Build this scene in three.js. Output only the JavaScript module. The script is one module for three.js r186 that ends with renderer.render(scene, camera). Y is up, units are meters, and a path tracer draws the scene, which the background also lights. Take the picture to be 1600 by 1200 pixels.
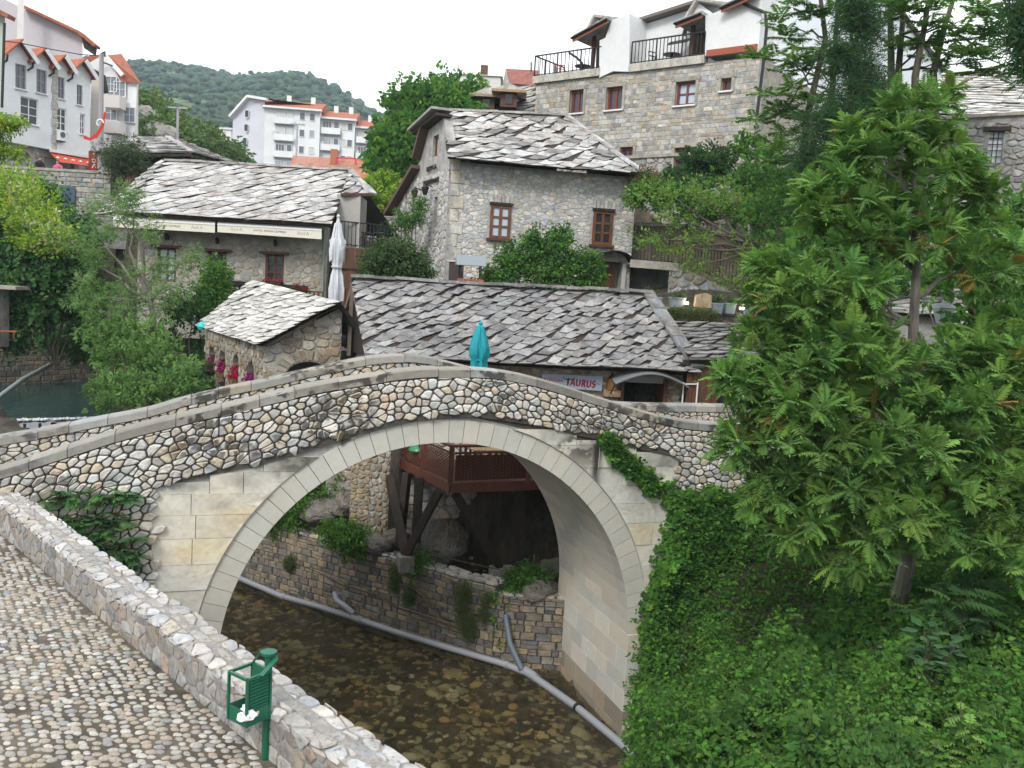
import * as THREE from 'three';
import { mergeGeometries, mergeVertices, toCreasedNormals } from 'three/addons/utils/BufferGeometryUtils.js';
import { MarchingCubes } from 'three/addons/objects/MarchingCubes.js';

// ---------------------------------------------------------------- camera, sky, sun, exposure
const scene = new THREE.Scene();
const camera = new THREE.PerspectiveCamera(46.397, 4 / 3, 0.1, 4000);
camera.position.set(0, 9, 0);
camera.rotation.set(-6.0 * Math.PI / 180, 0, 3.3 * Math.PI / 180);
const renderer = new THREE.WebGLRenderer();
renderer.toneMapping = THREE.LinearToneMapping;
renderer.toneMappingExposure = 1.6;
renderer.shadowMap.enabled = true;

let seed = 7;
const rnd = () => { seed = (seed + 0x6D2B79F5) | 0; let t = Math.imul(seed ^ (seed >>> 15), 1 | seed); t = (t + Math.imul(t ^ (t >>> 7), 61 | t)) ^ t; return ((t ^ (t >>> 14)) >>> 0) / 4294967296; };
const rr = (a, b) => a + (b - a) * rnd();
const pick = (a) => a[Math.floor(rnd() * a.length)];
const clamp = (x, a, b) => Math.min(b, Math.max(a, x));
const lerp = (a, b, t) => a + (b - a) * t;
const sstep = (a, b, x) => { const t = clamp((x - a) / (b - a), 0, 1); return t * t * (3 - 2 * t); };
const PI = Math.PI;
const hash = (x, y, s) => { let h = Math.imul(x, 374761393) ^ Math.imul(y, 668265263) ^ Math.imul(s, 2147483647 - 1013); h = Math.imul(h ^ (h >>> 13), 1274126177); return ((h ^ (h >>> 16)) >>> 0) / 4294967296; };
const mod = (a, n) => ((a % n) + n) % n;
function vnoise(x, y, per, s) {          // tileable value noise
  const xi = Math.floor(x), yi = Math.floor(y), fx = x - xi, fy = y - yi, u = fx * fx * (3 - 2 * fx), v = fy * fy * (3 - 2 * fy);
  const h = (a, b) => per ? hash(mod(a, per), mod(b, per), s) : hash(a, b, s);
  return lerp(lerp(h(xi, yi), h(xi + 1, yi), u), lerp(h(xi, yi + 1), h(xi + 1, yi + 1), u), v);
}
function fbm(x, y, oct, per, s = 1) { let a = 0, k = 0.5, t = 0, f = 1; for (let i = 0; i < oct; i++) { a += k * vnoise(x * f, y * f, per && per * f, s + i * 17); t += k; k *= 0.5; f *= 2; } return a / t; }

// overcast sky: pale cloud, brighter overhead
{
  const W = 256, H = 128, d = new Float32Array(W * H * 4);
  for (let j = 0; j < H; j++) for (let i = 0; i < W; i++) {
    const el = ((j + 0.5) / H - 0.5) * PI, up = Math.sin(el), az = i / W * 2 * PI;
    const n = fbm(Math.cos(az) * 2 + 9, Math.sin(az) * 2 + up * 3 + 9, 4, 0, 5) - 0.5;
    const L = up > 0 ? 1.08 + 0.12 * up + n * 0.1 : 0.35;
    const o = (j * W + i) * 4; d[o] = L * 0.975; d[o + 1] = L * 1.0; d[o + 2] = L * 1.01; d[o + 3] = 1;
  }
  const t = new THREE.DataTexture(d, W, H, THREE.RGBAFormat, THREE.FloatType);
  t.mapping = THREE.EquirectangularReflectionMapping; t.magFilter = t.minFilter = THREE.LinearFilter; t.needsUpdate = true;
  scene.background = t; scene.environment = t;
}
const sun = new THREE.DirectionalLight(new THREE.Color(1, 0.96, 0.9), 1.5);
sun.position.set(-22, 52, 24); sun.target.position.set(0, 4, -28); sun.castShadow = true; sun.shadow.radius = 30;
Object.assign(sun.shadow.camera, { left: -60, right: 60, top: 60, bottom: -60, near: 1, far: 300 }); sun.shadow.mapSize.set(2048, 2048);
scene.add(sun, sun.target);

// ---------------------------------------------------------------- textures (grain, mottle, wear) and materials
function dataTex(n, fn, m, color = true, mh = m) {   // n pixels a side covering m metres
  const d = new Uint8Array(n * n * 4);
  for (let j = 0; j < n; j++) for (let i = 0; i < n; i++) { const v = fn(i / n, j / n); const o = (j * n + i) * 4; const a = typeof v === 'number' ? [v, v, v] : v; for (let k = 0; k < 3; k++) d[o + k] = clamp(a[k], 0, 1) * 255; d[o + 3] = 255; }
  const t = new THREE.DataTexture(d, n, n); t.wrapS = t.wrapT = THREE.RepeatWrapping; t.magFilter = THREE.LinearFilter; t.minFilter = THREE.LinearMipmapLinearFilter; t.generateMipmaps = true;
  t.repeat.set(1 / m, 1 / mh); if (color) t.colorSpace = THREE.SRGBColorSpace; t.needsUpdate = true; return t;
}
const T = {};
T.stone = dataTex(512, (x, y) => { const a = fbm(x * 8, y * 8, 5, 8, 3), b = fbm(x * 40, y * 40, 2, 40, 9), c = fbm(x * 5, y * 5, 3, 5, 21); let v = 0.7 + 0.34 * a + 0.16 * (b - 0.5); if (b < 0.22) v -= 0.12; const w = (c - 0.5) * 0.14; return [v + w * 0.6, v, v - w]; }, 1.6);
T.stoneB = dataTex(256, (x, y) => fbm(x * 10, y * 10, 5, 10, 31), 1.0, false);
T.slate = dataTex(512, (x, y) => { const a = fbm(x * 6, y * 6, 5, 6, 41), b = fbm(x * 30, y * 30, 3, 30, 44); let v = 0.7 + 0.3 * a + 0.14 * (b - 0.5); if (b > 0.66) v += 0.07; if (a < 0.36) v -= 0.05; return v; }, 2.2);
T.plaster = dataTex(512, (x, y) => { const a = fbm(x * 4, y * 4, 5, 4, 51), b = fbm(x * 60, y * 60, 2, 60, 54); return 0.9 + 0.1 * a + 0.04 * (b - 0.5); }, 6);
T.mortar = dataTex(256, (x, y) => { const a = fbm(x * 6, y * 6, 4, 6, 61), b = fbm(x * 60, y * 60, 2, 60, 64); return 0.7 + 0.28 * a + 0.22 * (b - 0.5); }, 1.5);
T.wood = dataTex(256, (x, y) => { const a = fbm(x * 40, y * 3, 3, 0, 71), b = fbm(x * 4, y * 4, 3, 4, 74); return 0.6 + 0.35 * a + 0.15 * b; }, 1.0);
T.soil = dataTex(256, (x, y) => { const a = fbm(x * 8, y * 8, 5, 8, 81), b = fbm(x * 50, y * 50, 2, 50, 84); return 0.5 + 0.5 * a + 0.3 * (b - 0.5); }, 3);
T.cloth = dataTex(128, (x, y) => 0.88 + 0.12 * fbm(x * 16, y * 16, 3, 16, 91), 0.8);
T.water = dataTex(512, (x, y) => 0.5 * fbm(x * 14, y * 8, 4, 0, 101) + 0.5 * fbm(x * 30, y * 22, 3, 0, 107), 4.5, false);
const rgb = (r, g, b) => new THREE.Color().setRGB(r, g, b);
function mat(r, g, b, rough = 0.9, o = {}) { const m = new THREE.MeshPhysicalMaterial({ color: rgb(r, g, b), roughness: rough, side: THREE.DoubleSide, ...o }); return m; }
const M = {
  stone: mat(1, 1, 1, 0.93, { vertexColors: true, map: T.stone, bumpMap: T.stoneB, bumpScale: 0.02 }),
  slate: mat(1, 1, 1, 0.9, { vertexColors: true, map: T.slate, bumpMap: T.stoneB, bumpScale: 0.012 }),
  mortarDark: mat(0.1, 0.09, 0.078, 0.98, { map: T.mortar, bumpMap: T.mortar, bumpScale: 0.01 }),
  mortar: mat(0.46, 0.43, 0.37, 0.98, { map: T.mortar, bumpMap: T.mortar, bumpScale: 0.01 }),
  mortarGrey: mat(0.42, 0.41, 0.39, 0.98, { map: T.mortar, bumpMap: T.mortar, bumpScale: 0.01 }),
  roofBed: mat(0.09, 0.085, 0.08, 0.98, { map: T.mortar }),
  white: mat(0.78, 0.79, 0.8, 0.9, { map: T.plaster }),
  offwhite: mat(0.7, 0.68, 0.67, 0.9, { map: T.plaster }),
  brownWood: mat(0.13, 0.05, 0.024, 0.6, { map: T.wood }),
  redWood: mat(0.17, 0.055, 0.034, 0.6, { map: T.wood }),
  darkWood: mat(0.045, 0.03, 0.022, 0.8, { map: T.wood }),
  greyWood: mat(0.2, 0.16, 0.13, 0.9, { map: T.wood }),
  lightWood: mat(0.5, 0.32, 0.18, 0.55, { map: T.wood }),
  iron: mat(0.02, 0.02, 0.022, 0.5, { metalness: 0.3 }),
  glass: mat(0.03, 0.035, 0.04, 0.06, { specularIntensity: 1 }),
  dark: mat(0.012, 0.011, 0.01, 0.95),
  pipe: mat(0.3, 0.31, 0.34, 0.45),
  greyMetal: mat(0.35, 0.36, 0.38, 0.4, { metalness: 0.4 }),
  soil: mat(0.12, 0.1, 0.07, 0.98, { map: T.soil, bumpMap: T.soil, bumpScale: 0.04 }),
  tile: mat(0.42, 0.13, 0.07, 0.85, { map: T.stone }),
  bark: mat(0.12, 0.1, 0.08, 0.95, { map: T.wood }),
  barkGrey: mat(0.2, 0.18, 0.155, 0.95, { map: T.wood }),
  teal: mat(0.005, 0.3, 0.36, 0.75, { map: T.cloth }),
  parasolWhite: mat(0.62, 0.64, 0.68, 0.85, { map: T.cloth }),
  bin: mat(0.007, 0.1, 0.058, 0.4),
  blackCloth: mat(0.015, 0.013, 0.016, 0.85),
};
const leafMat = (o = {}) => new THREE.MeshPhysicalMaterial({ color: rgb(1, 1, 1), roughness: 1, transmission: 0.35, thickness: 0, side: THREE.DoubleSide, specularIntensity: 0.4, ...o });
M.leaf = leafMat(); M.vous = mat(1, 1, 1, 0.85, { vertexColors: true, map: T.plaster, bumpMap: T.stoneB, bumpScale: 0.004 });

// ---------------------------------------------------------------- geometry builder
class GB {
  constructor(col) { this.p = []; this.c = []; this.col = col || null; this.off = [rnd() * 10, rnd() * 10]; this.uv = null; }
  tri(a, b, c) { this.p.push(a[0], a[1], a[2], b[0], b[1], b[2], c[0], c[1], c[2]); if (this.col) for (let i = 0; i < 3; i++) this.c.push(...this.col); return this; }
  quad(a, b, c, d) { this.tri(a, b, c); return this.tri(a, c, d); }
  fan(r) { for (let i = 1; i < r.length - 1; i++) this.tri(r[0], r[i], r[i + 1]); return this; }
  loft(rings, closed = true, caps = true) {
    for (let k = 0; k < rings.length - 1; k++) { const A = rings[k], B = rings[k + 1], n = A.length; for (let i = 0; i < (closed ? n : n - 1); i++) { const j = (i + 1) % n; this.quad(A[i], A[j], B[j], B[i]); } }
    if (caps) { this.fan(rings[0].slice().reverse()); this.fan(rings[rings.length - 1]); } return this;
  }
  box(x, y, z, w, h, d, ry = 0, ch = 0) {       // centre, size; ch = chamfer on the vertical and top edges
    const c = Math.cos(ry), s = Math.sin(ry), R = (px, py, pz) => [x + px * c + pz * s, y + py, z - px * s + pz * c], a = w / 2, b = d / 2, g = h / 2;
    const ring = (q, yy) => ch ? [[-a + q + ch, b - q], [a - q - ch, b - q], [a - q, b - q - ch], [a - q, -b + q + ch], [a - q - ch, -b + q], [-a + q + ch, -b + q], [-a + q, -b + q + ch], [-a + q, b - q - ch]].map(([u, v]) => R(u, yy, v)) : [[-a, b], [a, b], [a, -b], [-a, -b]].map(([u, v]) => R(u, yy, v));
    return this.loft(ch ? [ring(0, -g), ring(0, g - ch), ring(ch, g)] : [ring(0, -g), ring(0, g)]);
  }
  bar(A, B, w, h = w, up = [0, 1, 0]) {         // square bar from A to B
    const a = new THREE.Vector3(...A), b = new THREE.Vector3(...B), d = b.clone().sub(a).normalize(); let s = new THREE.Vector3().crossVectors(d, new THREE.Vector3(...up)); if (s.lengthSq() < 1e-4) s.set(1, 0, 0); s.normalize(); const u = new THREE.Vector3().crossVectors(s, d);
    const ring = (p) => [[-1, -1], [1, -1], [1, 1], [-1, 1]].map(([i, j]) => p.clone().addScaledVector(s, i * w / 2).addScaledVector(u, j * h / 2).toArray()); return this.loft([ring(a), ring(b)]);
  }
  tube(pts, rad, n = 8, caps = true) {
    const P = pts.map((q) => new THREE.Vector3(...q)); let ref = new THREE.Vector3(0.31, 0.87, 0.17).normalize();
    const rings = P.map((q, i) => { const d = (P[Math.min(i + 1, P.length - 1)].clone().sub(P[Math.max(i - 1, 0)])).normalize(); if (Math.abs(d.dot(ref)) > 0.95) ref = new THREE.Vector3(1, 0.1, 0.2).normalize(); const s = new THREE.Vector3().crossVectors(d, ref).normalize(), u = new THREE.Vector3().crossVectors(s, d); const r = typeof rad === 'number' ? rad : rad[i]; return Array.from({ length: n }, (_, k) => { const t = k / n * 2 * PI; return q.clone().addScaledVector(s, Math.cos(t) * r).addScaledVector(u, Math.sin(t) * r).toArray(); }); });
    return this.loft(rings, true, caps);
  }
  lathe(x, y, z, prof, n = 12) { return this.loft(prof.map(([r, h]) => Array.from({ length: n }, (_, k) => [x + Math.cos(k / n * 2 * PI) * r, y + h, z - Math.sin(k / n * 2 * PI) * r])), true, true); }
  extrude(poly, z0, z1) { this.loft([poly.map((q) => [q[0], q[1], z0]), poly.map((q) => [q[0], q[1], z1])], true, false); const idx = THREE.ShapeUtils.triangulateShape(poly.map((q) => new THREE.Vector2(q[0], q[1])), []); for (const [a, b, c] of idx) { this.tri([...poly[a], z1], [...poly[b], z1], [...poly[c], z1]); this.tri([...poly[a], z0], [...poly[c], z0], [...poly[b], z0]); } return this; }
  build(smooth = 0) {
    let g = new THREE.BufferGeometry(); const n = this.p.length / 3, P = this.p, uv = new Float32Array(n * 2);
    g.setAttribute('position', new THREE.Float32BufferAttribute(P, 3));
    if (this.uv) uv.set(this.uv); else for (let i = 0; i < n; i += 3) {
      const o = i * 3, ax = P[o + 3] - P[o], ay = P[o + 4] - P[o + 1], az = P[o + 5] - P[o + 2], bx = P[o + 6] - P[o], by = P[o + 7] - P[o + 1], bz = P[o + 8] - P[o + 2];
      const nx = Math.abs(ay * bz - az * by), ny = Math.abs(az * bx - ax * bz), nz = Math.abs(ax * by - ay * bx);
      for (let k = 0; k < 3; k++) { const q = o + k * 3, X = P[q], Y = P[q + 1], Z = P[q + 2]; uv[(i + k) * 2] = (ny >= nx && ny >= nz ? X : nx > nz ? Z : X) + this.off[0]; uv[(i + k) * 2 + 1] = (ny >= nx && ny >= nz ? Z : Y) + this.off[1]; }
    }
    g.setAttribute('uv', new THREE.BufferAttribute(uv, 2));
    if (this.col) g.setAttribute('color', new THREE.Float32BufferAttribute(this.c, 3));
    if (smooth) g = toCreasedNormals(g, smooth); else g.computeVertexNormals();
    return g;
  }
}
const used = {};
function numbered(n) { used[n] = (used[n] || 0) + 1; return used[n] === 1 ? n : n + '_' + String(used[n] - 1).padStart(3, '0'); }
function obj(name, geo, m, parent) { const o = new THREE.Mesh(geo instanceof GB ? geo.build() : geo, m); o.name = name; o.castShadow = o.receiveShadow = true; parent.add(o); return o; }
function part(name, parent) { const o = new THREE.Group(); o.name = name; parent.add(o); return o; }
function thing(name, label, category, [x, y, z] = [0, 0, 0], ry = 0, group, kind) { const o = new THREE.Group(); o.name = numbered(name); o.position.set(x, y, z); o.rotation.y = ry; o.userData = { label, category }; if (group) o.userData.group = group; if (kind) o.userData.kind = kind; scene.add(o); return o; }
function tag(o, label, category, group, kind) { o.name = numbered(o.name); o.userData = { label, category }; if (group) o.userData.group = group; if (kind) o.userData.kind = kind; return o; }
function structure(name, label, geo, m) { const o = obj(name, geo, m, scene); return tag(o, label, name.replace(/_/g, ' '), null, 'structure'); }

// ---------------------------------------------------------------- rubble: Voronoi stones laid on a wall
function clipPoly(poly, nx, ny, d) { const out = []; for (let i = 0; i < poly.length; i++) { const a = poly[i], b = poly[(i + 1) % poly.length], da = a[0] * nx + a[1] * ny - d, db = b[0] * nx + b[1] * ny - d; if (da <= 0) out.push(a); if (da * db < 0) { const t = da / (da - db); out.push([a[0] + (b[0] - a[0]) * t, a[1] + (b[1] - a[1]) * t]); } } return out; }
function polyArea(p) { let s = 0; for (let i = 0; i < p.length; i++) { const a = p[i], b = p[(i + 1) % p.length]; s += a[0] * b[1] - b[0] * a[1]; } return s / 2; }
function centroid(p) { let x = 0, y = 0; for (const q of p) { x += q[0]; y += q[1]; } return [x / p.length, y / p.length]; }
function cells(u0, v0, u1, v1, a, b, o = {}) {   // cells of mean size a x b in a rectangle; o: jitter, holes [[u0,v0,u1,v1]], inside(u,v), gap, round
  const { jitter = 0.42, holes = [], inside, gap = 0.012, round = 1, maxN = 9, mix = 0.0, coursed = 0 } = o, nx = Math.max(1, Math.round((u1 - u0) / a)), ny = Math.max(1, Math.round((v1 - v0) / b)), A = (u1 - u0) / nx, Bh = (v1 - v0) / ny, S = [], grid = {};
  for (let j = -1; j <= ny; j++) for (let i = -1; i <= nx; i++) { if (mix && rnd() < mix) continue; const s = [i + 0.5 + (coursed ? (j & 1) * 0.5 : (j & 1) * 0.25) + rr(-jitter, jitter), j + 0.5 + rr(-jitter, jitter) * (coursed ? 0.35 : 1)]; S.push(s); const k = Math.floor(s[0]) + ',' + Math.floor(s[1]); (grid[k] = grid[k] || []).push(s); }
  const out = [];
  for (const s of S) {
    let p = [[s[0] - 1.6, s[1] - 1.6], [s[0] + 1.6, s[1] - 1.6], [s[0] + 1.6, s[1] + 1.6], [s[0] - 1.6, s[1] + 1.6]];
    const ci = Math.floor(s[0]), cj = Math.floor(s[1]);
    for (let dj = -3; dj <= 3; dj++) for (let di = -3; di <= 3; di++) for (const q of grid[(ci + di) + ',' + (cj + dj)] || []) if (q !== s) { const x = q[0] - s[0], y = q[1] - s[1]; p = clipPoly(p, x, y, (q[0] * q[0] + q[1] * q[1] - s[0] * s[0] - s[1] * s[1]) / 2); if (p.length < 3) break; }
    if (p.length < 3) continue;
    p = p.map(([x, y]) => [u0 + x * A, v0 + y * Bh]);
    p = clipPoly(p, -1, 0, -u0); p = clipPoly(p, 1, 0, u1); p = clipPoly(p, 0, -1, -v0); p = clipPoly(p, 0, 1, v1); if (p.length < 3) continue;
    let c = centroid(p), bad = false;
    for (const h of holes) { if (c[0] > h[0] && c[0] < h[2] && c[1] > h[1] && c[1] < h[3]) { bad = true; break; } const bb = p.reduce((r, q) => [Math.min(r[0], q[0]), Math.min(r[1], q[1]), Math.max(r[2], q[0]), Math.max(r[3], q[1])], [9e9, 9e9, -9e9, -9e9]); if (bb[2] > h[0] && bb[0] < h[2] && bb[3] > h[1] && bb[1] < h[3]) { const e = [[h[0] - c[0], 1, 0, h[0]], [c[0] - h[2], -1, 0, -h[2]], [h[1] - c[1], 0, 1, h[1]], [c[1] - h[3], 0, -1, -h[3]]].sort((x, y) => y[0] - x[0])[0]; p = clipPoly(p, e[1], e[2], e[3]); if (p.length < 3) { bad = true; break; } } }
    if (bad || p.length < 3) continue; c = centroid(p); if (inside && !inside(c[0], c[1])) continue;
    const ar = Math.abs(polyArea(p)); if (ar < a * b * 0.08) continue;
    const r = Math.sqrt(ar), k = Math.max(0.3, 1 - 2 * gap / r); p = p.map(([x, y]) => [c[0] + (x - c[0]) * k, c[1] + (y - c[1]) * k]);
    if (round) { const q = []; const f = o.cut || 0.24; for (let i = 0; i < p.length; i++) { const m = p[i], n = p[(i + 1) % p.length]; q.push([lerp(m[0], n[0], f), lerp(m[1], n[1], f)], [lerp(m[0], n[0], 1 - f), lerp(m[1], n[1], 1 - f)]); } p = q; while (p.length > maxN) { let bi = 0, bl = 9e9; for (let i = 0; i < p.length; i++) { const m = p[i], n = p[(i + 1) % p.length], l = (m[0] - n[0]) ** 2 + (m[1] - n[1]) ** 2; if (l < bl) { bl = l; bi = i; } } const j = (bi + 1) % p.length; p[bi] = [(p[bi][0] + p[j][0]) / 2, (p[bi][1] + p[j][1]) / 2]; p.splice(j, 1); } }
    out.push({ p, c, area: ar });
  }
  return out;
}
function courses(u0, v0, u1, v1, a, b, o = {}) {   // roughly squared blocks in uneven courses
  const { holes = [], inside, gap = 0.008, jit = 0.12 } = o, out = []; let v = v0;
  while (v < v1 - b * 0.3) { const h = Math.min(b * rr(0.7, 1.35), v1 - v); let u = u0 - rnd() * a * 0.8; while (u < u1) { let w = a * rr(0.45, 1.6), hh = h, vv = v; if (rnd() < 0.12) { hh = h * 0.5; } const x0 = Math.max(u, u0), x1 = Math.min(u + w, u1); u += w; if (x1 - x0 < a * 0.2) continue; const J = () => rr(-jit, jit) * h;
    for (let k = 0; k < (hh < h ? 2 : 1); k++) { let p = [[x0 + gap, vv + gap + J() * 0.4], [(x0 + x1) / 2, vv + gap + J() * 0.3], [x1 - gap, vv + gap + J() * 0.4], [x1 - gap + J(), vv + hh * 0.5], [x1 - gap, vv + hh - gap + J() * 0.4], [x0 + gap, vv + hh - gap + J() * 0.4], [x0 + gap + J(), vv + hh * 0.5]]; const c = centroid(p); let bad = false; for (const q of holes) { if (c[0] > q[0] && c[0] < q[2] && c[1] > q[1] && c[1] < q[3]) { bad = true; break; } if (x1 > q[0] && x0 < q[2] && vv + hh > q[1] && vv < q[3]) { const e = [[q[0] - c[0], 1, 0, q[0]], [c[0] - q[2], -1, 0, -q[2]], [q[1] - c[1], 0, 1, q[1]], [c[1] - q[3], 0, -1, -q[3]]].sort((x, y) => y[0] - x[0])[0]; p = clipPoly(p, e[1], e[2], e[3]); if (p.length < 3) { bad = true; break; } } } if (!bad && (!inside || inside(c[0], c[1])) && Math.abs(polyArea(p)) > a * b * 0.06) { const cc = centroid(p); out.push({ p, c: cc, area: Math.abs(polyArea(p)) }); } vv += hh; } }
    v += h; }
  return out;
}
function stoneGeo(cell, fr, h, col, o = {}) {       // fr(u, v, height) -> point
  const { p, c } = cell, g = new GB(col), hh = h * rr(0.65, 1.2), k1 = o.k1 || 0.96, k2 = o.k2 || 0.74, n = p.length; if (o.uv) g.off = o.uv;
  const ring = (k, z, j = 0) => p.map(([x, y]) => fr(c[0] + (x - c[0]) * k, c[1] + (y - c[1]) * k, z + (j ? rr(-j, j) : 0)));
  const r0 = ring(1, -0.012), r1 = ring(k1, hh * 0.6), r2 = ring(k2, hh, hh * 0.14);
  g.loft([r0, r1, r2], true, false); const top = fr(c[0], c[1], hh * rr(0.95, 1.1)); for (let i = 0; i < n; i++) g.tri(r2[i], r2[(i + 1) % n], top);
  return g;
}
function addStones(parent, name, list, m, max = 300, rest = 'small_stones') {   // [{geo, area}]: the largest as parts, what is past the limit joined
  list.sort((a, b) => b.area - a.area); const tail = [];
  list.forEach((s, i) => { const g = s.geo instanceof GB ? s.geo.build(s.smooth || 0) : s.geo; if (i < max) obj(name, g, m, parent); else tail.push(g); });
  if (tail.length) { const o = obj(rest, mergeGeometries(tail), m, parent); o.userData.kind = 'stuff'; }
}
const tint = (base, v = 0.15, hue = 0.05) => { const k = 1 + rr(-v, v), h = rr(-hue, hue); return [base[0] * k * (1 + h), base[1] * k, base[2] * k * (1 - h)]; };
const PAL = {
  bridge: [[0.547, 0.512, 0.461], [0.598, 0.572, 0.529], [0.495, 0.453, 0.384], [0.47, 0.461, 0.436], [0.632, 0.606, 0.564], [0.512, 0.436, 0.342], [0.393, 0.376, 0.35]],
  rubble: [[0.368, 0.328, 0.264], [0.416, 0.376, 0.312], [0.32, 0.272, 0.208], [0.448, 0.416, 0.352], [0.352, 0.256, 0.168]],
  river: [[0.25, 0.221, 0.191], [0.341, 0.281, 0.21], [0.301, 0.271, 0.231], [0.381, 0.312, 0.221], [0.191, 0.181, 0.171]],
  grey: [[0.396, 0.389, 0.376], [0.449, 0.442, 0.422], [0.343, 0.337, 0.323], [0.475, 0.462, 0.436], [0.383, 0.343, 0.297]],
  ochre: [[0.46, 0.44, 0.4], [0.52, 0.5, 0.46], [0.46, 0.41, 0.33], [0.43, 0.415, 0.39], [0.56, 0.54, 0.5], [0.37, 0.36, 0.345], [0.48, 0.44, 0.375]],
  slateLight: [[0.532, 0.517, 0.51], [0.573, 0.559, 0.553], [0.476, 0.455, 0.447], [0.602, 0.587, 0.58], [0.49, 0.447, 0.42], [0.42, 0.406, 0.399]],
  slateWhite: [[0.649, 0.632, 0.615], [0.697, 0.682, 0.665], [0.582, 0.557, 0.531], [0.531, 0.515, 0.483]],
  slateGrey: [[0.26, 0.255, 0.26], [0.29, 0.285, 0.285], [0.32, 0.312, 0.312], [0.235, 0.23, 0.235], [0.28, 0.27, 0.265], [0.36, 0.35, 0.345]],
};
const planar = (z0 = 0) => (u, v, h) => [u, v, z0 + h];
function rubble(parent, name, cs, fr, h, pal, o = {}) { addStones(parent, name, cs.map((c) => ({ area: c.area, geo: stoneGeo(c, fr, h, tint(pick(pal), o.v ?? 0.16), o) })), o.mat || M.stone, o.max ?? 300, o.rest); }
// a wall sheet with rectangular openings, thickness t behind z0
function wallGeo(outline, holes, t, z0 = 0) {
  const s = new THREE.Shape(outline.map(([x, y]) => new THREE.Vector2(x, y))); for (const h of holes) { const q = new THREE.Path(); if (h.length > 4) h.slice().reverse().forEach(([x, y], i) => i ? q.lineTo(x, y) : q.moveTo(x, y)); else { q.moveTo(h[0], h[1]); q.lineTo(h[0], h[3]); q.lineTo(h[2], h[3]); q.lineTo(h[2], h[1]); } q.closePath(); s.holes.push(q); }
  const g = new THREE.ExtrudeGeometry(s, { depth: t, bevelEnabled: false, curveSegments: 16 }); g.translate(0, 0, z0 - t); return g;
}

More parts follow.
